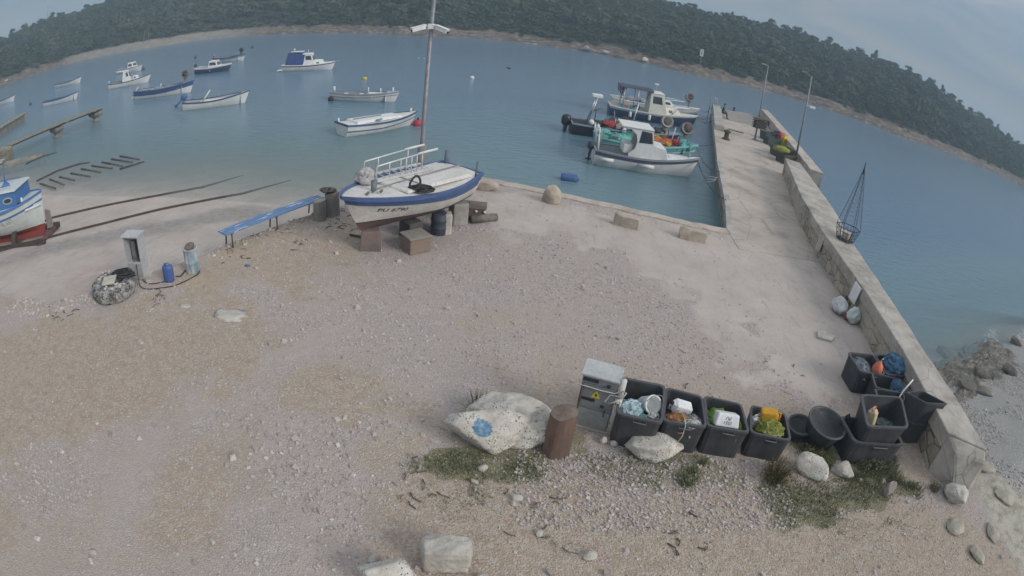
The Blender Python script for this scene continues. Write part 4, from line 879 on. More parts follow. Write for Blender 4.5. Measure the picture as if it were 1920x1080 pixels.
pile(r, 'dark_nets', [((x, y, 1.0), (.45, .4, .35)) for x, y in ((-.5, .4), (.7, -.3), (1.7, .1), (2.4, -.4))], DARKN)
for i in range(13):
    x, y = rr.uniform(-1.5, 2.6), rr.uniform(-.6, .6); m = MB(); m.box((x, y, .95+rr.uniform(-.1, .1)), (rr.uniform(.3, .5), rr.uniform(.25, .4), rr.uniform(.18, .3)), rr.uniform(0, 3)); m.build('fish_box', rr.choice([WHITE, TURQ, GREY, LBLUE, YELLOW, CREAM]), r, .02)
for i in range(5):
    x, y = rr.uniform(-1.2, 2.2), rr.uniform(-.7, .7); m = MB(); m.tube([(x, y, .8), (x+rr.uniform(-.2, .2), y, 1.3+rr.random()*.5)], .025, 5); m.build('flag_stick', rr.choice([WHITE, DKGREY, GREY]), r)
m = MB(); m.tube([(-2.3, .55, .8), (-2.2, .6, 1.5), (-1.6, .6, 1.75)], .035, 6); m.tube([(-1.9, .6, .8), (-1.9, .6, 1.7)], .03, 6); m.each('davit', DKGREY, r)
# D: navy cabin boat with awning
B1 = G(1297, 222, WL+.85); S1 = G(1142, 198, WL+.7); B1.z = S1.z = WL; c_ = (S1+B1)/2; d_ = B1-S1; L = d_.length
r = thing('cabin_boat', 'navy hulled boat with cream cabin and dark awning, largest of those at the pier', 'boat', (c_.x, c_.y, WL), math.atan2(d_.y, d_.x), GP)
sc = L/8.; 
h = Hull(L, 2.7, .85, .45, .8, .5, .4, .1); make_hull(r, h, [(.88, NAVY), (1, WHITE)], inside=WHITE, deck=(.5, 1), deckm=CREAM, gun=CREAM, floor=.35)
stripe(r, h, .9, 1.0, paint('sky_band', (.16, .33, .48)), u0=0, u1=.5)
cabin(r, -.5*sc, 1.3*sc, 2.1, 1.7, .8, 2.5, .5*sc, .05, CREAM, [(.18, .8, .5, .86)], [(.06, .47, .45, .88), (.53, .94, .45, .88)], [(.1, .45, .5, .85)], roof=WHITE, name='wheelhouse')
cabin(r, 1.0*sc, 2.9*sc, 1.8, 1.3, .85, 1.45, .5*sc, .0, CREAM, [(.3, .52, .3, .7)], name='fore_cabin', wf=1.0)
m = MB(); m.hexa([(-3.4*sc, -1.05, 2.62), (-.2*sc, -.95, 2.55), (-.2*sc, .95, 2.55), (-3.4*sc, 1.05, 2.62), (-3.3*sc, -.95, 2.72), (-.2*sc, -.85, 2.72), (-.2*sc, .85, 2.72), (-3.3*sc, .95, 2.72)]); m.build('awning', GREYCANVAS, r, .03)
m = MB()
for x in (-2.9*sc, -1.6*sc):
    for y in (-.95, .95): m.tube([(x, y, .8), (x, y*.98, 2.63)], .035, 6)
m.tube([(.2*sc, .3, 2.55), (.2*sc, .3, 3.2)], .03, 6); m.each('awning_post', CHROME, r); m = MB(); m.box((.2*sc, .3, 3.2), (.35, .2, .15)); m.build('radar', WHITE, r, .03)
m = MB(); m.tube([(-2.6*sc+.22*math.cos(t_), -.85, 1.25+.22*math.sin(t_)) for t_ in np.linspace(0, 2*PI, 16)[:-1]], .06, 6, closed=True); m.build('life_ring', mat('ring_red', (.42, .08, .07), (.6, .55, .5), 3, .6), r)
m = MB()
for y in (-.9, .9): m.tube([(1.8*sc, y*.9, .95), (2.4*sc, y*.72, 1.6), (3.4*sc, y*.4, 1.7), (L/2+.3, 0, 1.7)], .03, 6)
m.each('bow_rail', CHROME, r); m = MB(); m.lathe([(0, -.2), (.14, -.14), (.2, 0), (.14, .14), (0, .2)], 12, (1.2*sc, -1.45, .75)); m.build('round_fender', WHITE, r)
rr = random.Random(18)
for i in range(6):
    m = MB(); m.box((rr.uniform(-3, -1)*sc, rr.uniform(-.8, .8), .85), (rr.uniform(.3, .5), .4, .35), rr.uniform(0, 3)); m.build('fish_box', rr.choice([WHITE, LBLUE, GREY, TURQ, REDN]), r, .02)
for x in (-2.2*sc, -.4*sc, 1.6*sc): fender(r, x, -1.42, .45, .5, .12)
bow = r.location+d_.normalized()*(L/2+.4)+Vector((0, 0, 1.1)); ropes += [(bow, (14.3, 43.6, .45)), (bow, (15.6, 48, .45))]
# E: pale blue boat beyond
B1 = G(1304, 207, WL+.9); S1 = G(1145, 183, WL+.75); B1.z = S1.z = WL; c_ = (S1+B1)/2; d_ = B1-S1; L = d_.length
r = thing('fishing_boat', 'pale blue and white open boat behind the awning boat, net hauler at its bow', 'boat', (c_.x, c_.y, WL), math.atan2(d_.y, d_.x), GP)
h = Hull(L*.98, 2.4, .85, .4, .8, .5, .35, .1); make_hull(r, h, [(.7, LBLUE), (1, WHITE)], inside=SEAT, deck=(.6, 1), deckm=WHITE, gun=WHITE, floor=.3); stripe(r, h, .5, .58, NAVY); hauler(r, L/2-.8, 0, 1.1, .42); hauler(r, -L/2+1.0, .2, .9, .42, DKGREY)
m = MB()
for y in (-.7, .7): m.tube([(.6, y, .9), (.9, y, 1.5), (L/2-1.4, y*.6, 1.6)], .035, 6)
m.each('hand_rail', WHITE, r); cabin(r, .4, 1.8, 1.3, 1.1, .9, 1.35, .3, .1, WHITE, [(.2, .8, .3, .8)], name='low_cabin'); pile(r, 'heaped_nets', [((x, 0, .9), (.6, .5, .3)) for x in (-2.4, -1.4)], MC['grey_nets'])
bow = r.location+d_.normalized()*(L/2+.4)+Vector((0, 0, 1.1)); ropes.append((bow, (16.6, 52., .45)))
ropem = mat('dark_rope', (.06, .065, .075), (.1, .1, .1), 9, .9)
for i, (a0, b0) in enumerate(ropes):
    a0, b0 = Vector(a0), Vector(b0); P = [a0.lerp(b0, t)-Vector((0, 0, .42*math.sin(t*PI))) for t in np.linspace(0, 1, 9)]
    tag(MB().tube(P, .022, 5).build('mooring_rope', ropem), 'dark mooring rope sagging from a bow to the pier edge', 'rope', 'mooring ropes at the pier')
# ---------------- buoys
def ball(name, lab, px, py, r_, m_, cat='buoy', dz=.25, group=None):
    p = G(px, py, WL); o = thing(name, lab, cat, (p.x, p.y, WL), 0, group)
    MB().lathe([(r_*math.cos(a_), r_*math.sin(a_)+r_*dz) for a_ in np.linspace(-1.57, 1.57, 10)], 16, (0, 0, 0)).build('float', m_, o)
    MB().tube([(0, 0, r_*(1+dz)-.02), (0, 0, r_*(1+dz)+.1)], r_*.16+.012, 8).build('eye', BLACK, o); return o
ball('mooring_buoy', 'round red buoy beside the covered white boat', 783, 235, .32, mat('buoy_red', (.42, .04, .06), (.32, .04, .06), 3, .5))
ball('mooring_buoy', 'small yellow buoy between two moored white boats', 684, 149, .24, mat('buoy_yellow', (.55, .45, .06), None, 3, .5))
ball('mooring_buoy', 'small white buoy alone in open water right of the mast', 885, 147, .24, WHITE)
ball('mooring_buoy', 'white float at the stern of the boat with blue top band', 250, 186, .25, WHITE)
ball('mooring_buoy', 'small dark buoy near the pale skiff off the footbridge', 57, 196, .22, DKGREY)
ball('mooring_buoy', 'dark buoy in open water behind the navy hulled boat', 366, 109, .3, DKGREY)
ball('mooring_buoy', 'tiny dark buoy farthest out, right of the farthest boat', 473, 90, .3, DKGREY)
ball('mooring_buoy', 'dark buoy at the bow of the smallest cabin boat', 269, 131, .3, DKGREY)
p = G(1067, 338, WL); o = thing('floating_drum', 'blue plastic drum floating off the quay', 'drum', (p.x, p.y, WL+.1), .3)
MB().lathe([(0, -.4), (.2, -.4), (.23, -.36), (.23, .3), (.2, .36), (.07, .4), (.07, .46), (0, .46)], 16, (0, 0, 0), M=Matrix.Rotation(1.57, 3, 'Y')@Matrix.Rotation(.3, 3, 'X')).build('drum_body', mat('drum_blue', (.055, .12, .27), None, 3, .5), o)
MB().tube([(0, 0, -.05), (.3, -.2, -.15)], .03, 6).build('strap', WHITE, o)
# gulls
def gull(lab, px, py, z, rz, m_, r=None):
    p = at_range(px, py, r) if r else G(px, py, z); o = thing('seagull', lab, 'bird', p, rz)
    m = MB(); prof = [(-.25, .0, .015), (-.15, 0, .06), (0, 0, .09), (.14, .01, .075), (.2, .04, .05), (.27, .05, .045), (.31, .04, .02), (.36, .03, .006)]
    m.loft([[(x, k_*math.cos(a_), z_+k_*math.sin(a_)) for a_ in np.linspace(0, 2*PI, 9)[:-1]] for x, z_, k_ in prof], 0, True, True)
    for s_ in (1, -1): m.loft([[(.1, s_*.05, .04), (-.08, s_*.05, .03)], [(.13, s_*.3, .16), (-.06, s_*.3, .14)], [(.06, s_*.55, .17), (-.06, s_*.52, .16)], [(-.1, s_*.78, .12), (-.12, s_*.77, .12)]], 0, True)
    m.add([(-.22, .03, 0), (-.22, -.03, 0), (-.38, -.08, .01), (-.38, .08, .01)], [(0, 1, 2, 3)])
    m.build('body_and_wings', m_, o); return o
gull('dark gull flying low over open water right of the white buoy', 954, 128, 0, 2.6, DKGREY, 62)
gull('white gull flying over open water left of the mast', 790, 111, 0, 1.2, WHITE, 80)
# ================================================================ things on the yard
def text_geo(txt, size, th=.0):
    c = bpy.data.curves.new('lettering', 'FONT'); c.body = txt; c.size = size; c.align_x = 'CENTER'; c.align_y = 'CENTER'; c.resolution_u = 2
    o = bpy.data.objects.new('lettering', c); COL.objects.link(o); dg = bpy.context.evaluated_depsgraph_get(); dg.update()
    me = o.evaluated_get(dg).to_mesh(); V = [v.co.copy() for v in me.vertices]; F = [tuple(p.vertices) for p in me.polygons]
    o.evaluated_get(dg).to_mesh_clear(); bpy.data.objects.remove(o); bpy.data.curves.remove(c); return V, F
INK = mat('black_lettering', (.015, .015, .018), (.02, .02, .022), 4, .6)
def write(root, txt, size, org, ux, uy, m_=INK, name='lettering', shear=0.):
    V, F = text_geo(txt, size); org, ux, uy = Vector(org), Vector(ux).normalized(), Vector(uy).normalized()
    mb = MB(); mb.add([org+ux*(v.x+v.y*shear)+uy*v.y for v in V], F); return mb.build(name, m_, root)
def rock_mat(name, c1, c2, pits=0., sc=2.5):
    T = NT(name); v = T.coord('Object'); n = T.noise(v, sc, 8, .7); f = T.noise(v, sc*7, 5, .7)
    k = T.ramp(n, [(.36, c2), (.6, c1)]); k = T.mix(T.rng(f, .5, .75, 0, .55), k, tuple(x*.55 for x in c1))
    if pits:
        p = T.vor(v, 26); msk = T.rng(T.noise(v, 2.2, 3), .44, .53)
        hole = T.math('MULTIPLY', T.rng(p.outputs['Distance'], .22, .32, 1, 0), msk)
        k = T.mix(T.math('MULTIPLY', hole, pits), k, (.035, .03, .025))
    T.link(k, T.b.inputs['Base Color']); T.b.inputs['Roughness'].default_value = .92
    T.link(T.bump(f, .5, .03, T.bump(n, .5, .08)), T.b.inputs['Normal']); return T.m
LIME = rock_mat('white_limestone', (.60, .57, .51), (.40, .37, .32), 1.); LIMEP = rock_mat('pale_limestone', (.50, .47, .42), (.36, .33, .29))
TAN = rock_mat('tan_stone', (.45, .39, .32), (.31, .26, .21)); SHORE = rock_mat('shore_stone', (.17, .15, .125), (.085, .08, .07), .5)
GREYR = rock_mat('grey_stone', (.33, .32, .30), (.22, .21, .2)); CLAYR = rock_mat('terracotta_grey_stone', (.33, .27, .25), (.24, .22, .21))
def rock(lab, p, s, seed, m_=LIME, rz=0., block=0., sink=.25, sub=4, group=None, name='boulder', cat='boulder', parent=None):
    import bmesh
    bm = bmesh.new(); bmesh.ops.create_icosphere(bm, subdivisions=sub, radius=1); sv = Vector((seed*13.7, seed*5.1, seed*9.3)); R = Matrix.Rotation(rz, 3, 'Z'); V = []
    rr = random.Random(seed); PL = []
    for _ in range(11): n_ = Vector((rr.gauss(0, 1), rr.gauss(0, 1), rr.gauss(.2, .8))).normalized(); PL.append((n_, rr.uniform(.62, .92)))
    if block > .7: PL = PL[:2]
    for v in bm.verts:
        d = v.co.normalized()
        if block:
            k = 1/max(abs(d.x), abs(d.y), abs(d.z)); d = d*(1-block)+d*k*block*.82
        n = .28*mno.noise(d*1.1+sv)+.15*mno.noise(d*2.6+sv); fn = .05*mno.noise(d*6+sv)+.03*mno.noise(d*13+sv)-.06*abs(mno.noise(d*3.3+sv*2))
        q = d*(1+n*(1-.85*block))
        for n_, dd in PL: q = q-n_*max(0., q.dot(n_)-dd)*.85
        q = q*(1+fn*(1-.5*block)); V.append(R@Vector((q.x*s[0]/2, q.y*s[1]/2, q.z*s[2]*.62+s[2]*(.62-sink*.5)-.0)))
    F = [tuple(v.index for v in f.verts) for f in bm.faces]; bm.free()
    m = MB(); m.add(V, F, 0, sub > 3 and block < .9); o = m.build(name, m_, parent)
    if parent is None: o.location = p; tag(o, lab, cat, group)
    return o
# ---------------- the beached boat
S, Bw = Vector((-1.92, 17.05, 0)), Vector((-4.22, 13.35, 0)); c_ = (S+Bw)/2; d_ = Bw-S; L = d_.length
yb = thing('wooden_boat', 'white wooden boat with broad blue rim propped on blocks on the gravel', 'boat', (c_.x, c_.y, .88), math.atan2(d_.y, d_.x))
L -= .22; h = Hull(L, 2.35, .62, .38, .7, .62, .38, .12, .62)
hl = make_hull(yb, h, [(.34, BROWN), (.38, paint('boot_top', (.06, .05, .05))), (.82, mat('old_white_paint', (.60, .59, .56), (.50, .48, .45), 1.3, .6, bump=.1)), (1, paint('rim_blue', (.065, .11, .245)))], (.34, -.04), deck=(0, 1), deckm=mat('deck_offwhite', (.60, .59, .56), (.52, .50, .47), 1.5, .6), gun=MC['rim_blue'], gw=.09)
for sd in (1, -1):
    m = MB(); rows = [[h.pt(u, .80, sd, .0), h.pt(u, .80, sd, .035), h.pt(u, .97, sd, .045), h.pt(u, .97, sd, .0)] for u in US if .05 < u < .999]
    m.loft([q if sd > 0 else q[::-1] for q in rows], 0, False, True); m.build('rubbing_strake', MC['rim_blue'], yb)
zd = .70
m = MB(); m.hexa([(-1.75, -.78, zd-.06), (1.0, -.72, zd), (1.0, .72, zd), (-1.75, .78, zd-.06), (-1.7, -.73, zd+.05), (.95, -.67, zd+.07), (.95, .67, zd+.07), (-1.7, .73, zd+.05)]); m.build('hatch_cover', MC['deck_offwhite'], yb, .02)
m = MB(); m.box((-.3, 0, zd+.075), (3.6, .05, .03)); m.build('hatch_seam', mat('grey_seam', (.26, .25, .25), None, 4, .8), yb)
m = MB(); m.box((.3, 0, zd+.073), (.05, 1.35, .03)); m.build('hatch_seam', MC['grey_seam'], yb)
post = mat('blue_grey_post', (.10, .14, .22), (.16, .18, .2), 4, .7)
for x, y, l in ((1.62, .02, .34), (-2.05, -.62, .38), (-1.75, .82, .42)):
    MB().tube([(x, y, zd-.05), (x-(.04 if y else 0), y, zd+l)], [.07, .085] if y <= .02 else [.035, .03], 8).build('mooring_post', post, yb)
m = MB()
for x, y in ((1.75, .18), (2.0, .22), (1.62, .34)): m.box((x, y, zd+.13), (.16, .05, .05), .5)
m.each('cleat', mat('cleat_metal', (.2, .2, .2), None, 4, .5, .6), yb)
# registration painted on the bow side towards the yard
V, F = text_geo('PU 6790', .19)
mb = MB(); vv = []
for v in V:
    u = .81-(v.x+v.y*.18)/L; t = .665+v.y*.78; vv.append(h.pt(min(.99, u), t, 1, .014))
mb.add(vv, [f[::-1] for f in F]); mb.build('registration_number', INK, yb)
# gangway with handrails lying on deck
yaw = yb.rotation_euler[2]; YB = lambda x, y, z: yb.location+Matrix.Rotation(yaw, 3, 'Z')@Vector((x, y, z))
gw = thing('gangway', 'white metal gangway with two handrails lying across the beached boat deck', 'gangway', YB(.35, -.62, zd+.09), yaw+PI-.10)
alu = mat('white_aluminium', (.62, .63, .64), (.52, .53, .54), 4, .4, .3)
for y in (-.3, .3):
    x0, x1 = -.75, 1.35; zr = .5
    m = MB(); m.tube([(x0, y, 0), (x0, y, zr-.12), (x0+.03, y, zr-.05), (x1, y, zr+.1)], .022, 6); m.build('handrail', alu, gw)
    MB().tube([(x1-.62, y, zr+.07), (x1+.12, y, zr+.11)], .035, 8).build('grip', WHITE, gw)
    m = MB(); m.box((.3, y, .02), (2.1, .05, .06)); m.build('side_rail', alu, gw)
    m = MB()
    for x in ((-.3, .1, .3, .5, .7, .9) if y < 0 else (-.25, .85)): m.tube([(x, y, .0), (x, y, zr+(x-x0)*.05-.02)], .015, 5)
    m.each('upright', alu, gw)
m = MB()
for x in np.linspace(-.6, 1.25, 8): m.tube([(x, -.3, .03), (x, .3, .03)], .018, 5)
m.each('rung', alu, gw)
def tangle(name, lab, cat, p, r, n, th, m_, seed=0, flat=.35, parent=None, pts=26, rz=0.):
    rr = random.Random(seed); mb = MB()
    for i in range(n):
        a0, P = rr.random()*6.28, []; q = rr.uniform(.35, 1); 
        for k in range(pts):
            a = a0+k*rr.uniform(.35, .6); q = min(1, max(.15, q+rr.uniform(-.22, .22))); P.append((r[0]*q*math.cos(a), r[1]*q*math.sin(a), r[2]*(flat*rr.random()+.6*(1-q))+th))
        mb.tube(P, th, 4)
    o = mb.build(name, m_, parent)
    o.location = p
    if parent is None: tag(o, lab, cat)
    return o
dkrope = mat('black_rope', (.03, .03, .033), (.06, .058, .055), 12, .9)
tangle('rope_coil', 'heap of dark rope on the beached boat deck near its bow', 'rope', YB(.55, .78, zd+.02), (.36, .24, .16), 5, .022, dkrope, 3)
o = MB().tube([YB(.62+.2*math.cos(t), .6+.1*math.sin(t*2)*.3, zd+.22+.17*math.sin(t)) for t in np.linspace(0, 6.28, 18)[:-1]], .032, 6, closed=True).build('rope_ring', dkrope); tag(o, 'dark ring of rope standing upright on the boat deck heap', 'ring')
netw = mat('white_net_heap', (.46, .45, .45), (.32, .31, .32), 16, .95, bump=.8)
v, f = lump((0, 0, .3), (.30, .24, .27), 5, 4, .3, 2.2); m = MB(); m.add([(x*(1.3-z*.9), y*(1.3-z*.9), z) for x, y, z in v], f, 0, True); strands(m, (0, 0, .2), (.3, .24, .35), 14, .012, random.Random(3)); o = m.build('net_bundle', netw); o.location = YB(1.25, -.72, zd-.1); tag(o, 'pale grey heaped net on the far side of the beached boat bow', 'net')
# what props it up
conc_r = mat('brown_block', (.20, .15, .135), (.14, .115, .11), 2.5, .95, bump=.4, bsc=20)
def block(name, lab, cat, px, size, m_, rz=0., bev=.02, z=None, group=None):
    p = Gt(*px); m = MB(); m.box((0, 0, size[2]/2-.02), size); o = m.build(name, m_, None, bev); o.location = p if z is None else (p.x, p.y, z); o.rotation_euler[2] = rz; tag(o, lab, cat, group); return o
g = YB(1.72, 0, 0)
o = MB(); o.hexa([(-.3, -.24, -.03), (.3, -.24, -.03), (.27, .24, -.03), (-.3, .24, -.03), (-.24, -.2, .56), (.24, -.2, .58), (.24, .2, .58), (-.24, .2, .56)]); o = o.build('prop_block', conc_r, None, .03); o.location = (g.x+.03, g.y+.02, 0); o.rotation_euler[2] = .2; tag(o, 'red-brown block under the bow of the beached boat', 'block')
woodbox = mat('plywood_box', (.25, .19, .15), (.19, .15, .125), 2, .8, stretch=(1, 1, 6), bump=.2)
cb = thing('wooden_crate', 'closed brown wooden box on the gravel beside the beached boat', 'crate', Gt(770, 474)+Vector((.08, .22, 0)), .72)
m = MB(); m.box((0, 0, .22), (.62, .56, .44)); m.build('box_sides', woodbox, cb, .01); m = MB(); m.box((0, 0, .46), (.68, .62, .04)); m.build('lid', mat('plywood_lid', (.27, .25, .22), (.22, .2, .18), 2, .85), cb, .008)
db = thing('plastic_drum', 'dark blue-grey drum propping the middle of the beached boat', 'drum', Gt(815, 440)+Vector((.1, .15, 0)))
MB().lathe([(.23, 0), (.25, .03), (.25, .2), (.265, .22), (.25, .24), (.25, .42), (.265, .44), (.25, .46), (.24, .62), (.2, .64)], 18).build('drum_body', mat('drum_dark', (.045, .055, .075), (.06, .065, .08), 3, .6), db)
block('prop_stone', 'pale grey stone block right of the dark drum under the boat', 'block', (832, 437), (.42, .36, .66), LIMEP, .3, .05)
block('prop_stone', 'grey block hidden under the far stern of the beached boat', 'block', (858, 418), (.5, .5, .72), GREYR, .5, .05)
block('prop_block', 'dark block beneath the middle keel of the beached boat', 'block', (770, 442), (.5, .5, .5), mat('dark_block', (.09, .085, .085), (.07, .065, .065), 3, .9), .9, .03)
pt = thing('beam_stack', 'reddish timber block with white bolts behind the stern, on the gravel', 'timber', Gt(886, 414)+Vector((-.0, .15, 0)), .05)
redw = mat('red_brown_timber', (.15, .09, .085), (.11, .075, .07), 3, .9, bump=.3)
m = MB(); m.box((0, 0, .2), (.72, .3, .4)); m.build('timber_block', redw, pt, .02); m = MB(); m.box((-.08, -.01, .48), (.95, .34, .15)); m.build('top_beam', mat('grey_brown_timber', (.18, .15, .14), (.13, .11, .1), 3, .9, bump=.3), pt, .015)
m = MB()
for x in (-.22, .08, .34): m.lathe([(0, -.02), (.04, -.02), (.04, .02), (0, .02)], 8, (x, -.165, .33), M=Matrix.Rotation(1.57, 3, 'X'))
m.each('bolt_head', WHITE, pt)
bark = mat('grey_log', (.20, .175, .16), (.13, .115, .105), 5, .95, bump=.5, stretch=(1, 1, 1))
p0, p1_ = Gt(882, 421), Gt(930, 416); o = MB().tube([p0+Vector((0, .12, .12)), p1_+Vector((0, .12, .12))], [.135, .12], 10).build('log', bark); tag(o, 'short grey log on the gravel in front of the red timber block', 'log')
p0, p1_ = Gt(845, 409), Gt(880, 403); o = MB().tube([p0+Vector((0, .2, .15)), p1_+Vector((0, .2, .15))], .15, 10).build('log', bark); tag(o, 'dark log half hidden under the stern of the beached boat', 'log')
o = MB().tube([Gt(656, 443)+Vector((0, 0, .05)), Gt(692, 450)+Vector((0, 0, .06))], .035, 6).build('wooden_stick', dark_timber); tag(o, 'thin dark stick on the gravel by the bow prop block', 'stick')
# ---------------- bench
b0, b1 = Gt(428, 462), G(594, 397); b0.z = 0; dv = b1-b0; Lb = dv.length
be = thing('park_bench', 'long low blue plank bench without back, paint worn white in streaks', 'bench', (b0.x, b0.y, 0), math.atan2(dv.y, dv.x))
T = NT('worn_blue_paint'); v = T.coord('Object', (1, 5, 1)); n = T.noise(v, 2.6, 5, .6)
k = T.mix(T.rng(T.noise(T.coord('Object', (.55, 7, 1)), 2.4, 4, .55), .585, .62), (.10, .19, .34), (.60, .62, .64)); k = T.mix(T.rng(n, .6, .75, 0, .6), k, (.14, .17, .22))
T.link(k, T.b.inputs['Base Color']); T.b.inputs['Roughness'].default_value = .6; wornblue = T.m
m = MB(); m.box((Lb/2, -.125, .46), (Lb+.35, .22, .045)); m.box((Lb/2, .125, .46), (Lb+.35, .22, .045)); m.each('seat_plank', wornblue, be, .008)
legm = mat('rusty_leg', (.15, .13, .11), (.11, .09, .075), 8, .8, .4)
for x in (.08, Lb*.5, Lb-.15):
    for s_ in (-1, 1): MB().tube([(x, s_*.08, .43), (x-.01, s_*.17, .36), (x-.03, s_*.2, -.04)], .026, 6).build('leg', legm, be)
    MB().box((x, 0, .42), (.05, .42, .03)).build('cross_bar', legm, be)
# stumps behind the bench
stw = mat('weathered_stump', (.30, .28, .25), (.20, .185, .17), 4, .95, bump=.5, stretch=(1, 1, .25)); ringw = mat('cut_wood', (.36, .33, .28), (.27, .24, .2), 3, .9)
def stump(lab, p, r, hh, m_, mt, seed=0, tilt=0., cat='stump', name='tree_stump'):
    o = thing(name, lab, cat, p); rr = random.Random(seed); prof = [(r*1.08, -.05), (r*1.03, .08), (r, hh*.5), (r*.98, hh-.01)]; mb = MB(); rows = []
    jit = [1+rr.uniform(-.06, .06) for _ in range(18)]
    for q, z in prof: rows.append([(q*jit[k]*math.cos(k*PI/9)+tilt*z, q*jit[k]*math.sin(k*PI/9), z+(.04*math.cos(k*PI/9) if z > hh*.9 else 0)) for k in range(18)])
    mb.loft(rows, 0, True, True); mb.build('trunk', m_, o)
    m2 = MB(); m2.add([(x*.995, y*.995, z+.003) for x, y, z in rows[-1]]+[(tilt*hh, 0, hh+.012)], [(k, (k+1) % 18, 18) for k in range(18)]); m2.build('cut_top', mt, o); return o
sp_ = Gt(600, 411); stump('grey stump at the far end of the blue bench, nearer of the pair', sp_, .2, .62, stw, ringw, 1); s2 = Gt(615, 407)+Vector((.06, .22, 0))
stump('grey stump at the far end of the blue bench with rope on top', s2, .23, .74, stw, ringw, 2)
tangle('rope_wreath', 'grey brown coil of rope lying on the stump and bench end', 'rope', (s2.x-.12, s2.y-.02, .75), (.26, .2, .14), 6, .03, mat('old_rope', (.16, .14, .12), (.1, .09, .08), 9, .95), 8)
# ---------------- service post, tyre, drums on the left
sc_ = thing('service_pillar', 'grey-white metal cabinet with open dark front beside the big tyre', 'cabinet', (-9.82, 10.58, -.02), .15)
cab = mat('cabinet_paint', (.47, .48, .49), (.40, .41, .42), 2, .5, .1); w_, d2, hh = .52, .36, 1.15
m = MB(); t_ = .025
m.box((-w_/2+t_/2, 0, hh/2+.1), (t_, d2, hh)); m.box((w_/2-t_/2, 0, hh/2+.1), (t_, d2, hh)); m.box((0, d2/2-t_/2, hh/2+.1), (w_-2*t_, t_, hh)); m.build('side_panels', cab, sc_)
m = MB(); m.box((0, -.02, hh+.125), (w_+.07, d2+.1, .05)); m.build('roof', cab, sc_, .01)
m = MB(); m.box((0, -d2/2+t_/2, .1+.2), (w_-2*t_-.004, t_, .4)); m.build('lower_door', mat('door_grey', (.36, .37, .38), None, 2, .5), sc_); m = MB(); m.box((0, -d2/2+.02, .52), (w_-2*t_-.004, .05, .05)); m.build('shelf', cab, sc_)
m = MB(); m.box((-.07, .07, .8), (.13, .1, .5)); m.box((.1, .09, .85), (.1, .06, .36)); m.each('meter_box', mat('meter_grey', (.2, .21, .22), (.14, .15, .16), 4, .5), sc_)
MB().box((.02, .02, .04), (w_+.12, d2+.12, .14)).build('concrete_plinth', concrete, sc_, .01)
ty = thing('tractor_tyre', 'large old tyre lying flat, crusted with pale gravel, beside the service cabinet', 'tyre', Gt(216, 552)+Vector((-.05, .05, .0)), .2)
T = NT('crusted_rubber'); v = T.coord('Object'); n = T.noise(v, 5, 6, .7); f_ = T.noise(v, 26, 4, .8); k = T.mix(T.rng(T.math('ADD', T.math('MULTIPLY', n, .6), T.math('MULTIPLY', f_, .5)), .5, .62), (.055, .055, .058), (.40, .39, .37))
T.link(k, T.b.inputs['Base Color']); T.b.inputs['Roughness'].default_value = .95; T.link(T.bump(f_, .8, .03), T.b.inputs['Normal'])
R0 = .66; prof = [(R0*.50, .08), (R0*.56, .02), (R0*.9, -.02), (R0*.99, .06), (R0*1.02, .2), (R0*.98, .33), (R0*.88, .4), (R0*.62, .40), (R0*.52, .34), (R0*.50, .2), (R0*.50, .08)]
MB().lathe(prof, 40).build('tyre_body', T.m, ty)
m = MB(); rr = random.Random(4)
for i in range(26): a_ = rr.random()*6.28; q = R0*rr.uniform(.55, .92); v_, f2 = lump((q*math.cos(a_), q*math.sin(a_), .41), (rr.uniform(.03, .07), rr.uniform(.03, .07), .03), i, 1); m.add(v_, f2)
o = m.build('gravel_crust', LIMEP, ty); o['kind'] = 'stuff'
rub = MB(); v_, f2 = lump((0, 0, .08), (R0*.5, R0*.5, .12), 3, 3, .3, 3); rub.add(v_, f2, 0, True); rub.build('rubble_fill', GREYR, ty)
o = MB(); o.box((0, 0, 0), (.42, .34, .05)); o = o.build('stone_slab', LIMEP, None, .015); o.location = ty.location+Vector((-.02, -.1, .42)); o.rotation_euler = (.22, -.1, .35); tag(o, 'pale flat slab lying on the big tyre', 'slab')
hs = mat('black_hose', (.025, .028, .03), (.05, .05, .05), 8, .7)
tangle('hose_coil', 'black hose looped over the far rim of the big tyre', 'hose', ty.location+Vector((.22, .3, .38)), (.42, .26, .16), 5, .018, hs, 12, .5)
def cable(lab, pts, r=.014, m_=hs, name='electric_cable', cat='cable', sag=None):
    P = [Gt(*q[:2])+Vector((0, 0, q[2] if len(q) > 2 else .015)) for q in pts]; C = []
    for i in range(len(P)-1):
        p0, p1, p2, p3 = P[max(i-1, 0)], P[i], P[i+1], P[min(i+2, len(P)-1)]
        for t in np.linspace(0, 1, 6)[:-1]: C.append(.5*((2*p1)+(p2-p0)*t+(2*p0-5*p1+4*p2-p3)*t*t+(3*p1-p0-3*p2+p3)*t**3))
    return tag(MB().tube(C+[P[-1]], r, 5).build(name, m_), lab, cat)
cable('black cable from the open cabinet to the blue canister', [(258, 525, .55), (262, 520, .3), (266, 525, .1), (274, 531), (286, 533), (300, 531), (312, 528)])
cable('black cable looping along the dirt from the cabinet to the white drum', [(262, 528, .5), (262, 535, .12), (266, 540), (278, 543), (300, 541), (325, 537), (350, 527), (372, 514), (374, 508)])
cable('dark cable between blue canister and white drum', [(330, 519), (338, 519), (343, 514), (349, 507), (356, 504)], .018)
bj = thing('jerrycan', 'upright blue plastic canister between service cabinet and white drum', 'canister', Gt(318, 527), .3)
bl = mat('canister_blue', (.055, .10, .27), (.07, .12, .30), 3, .45)
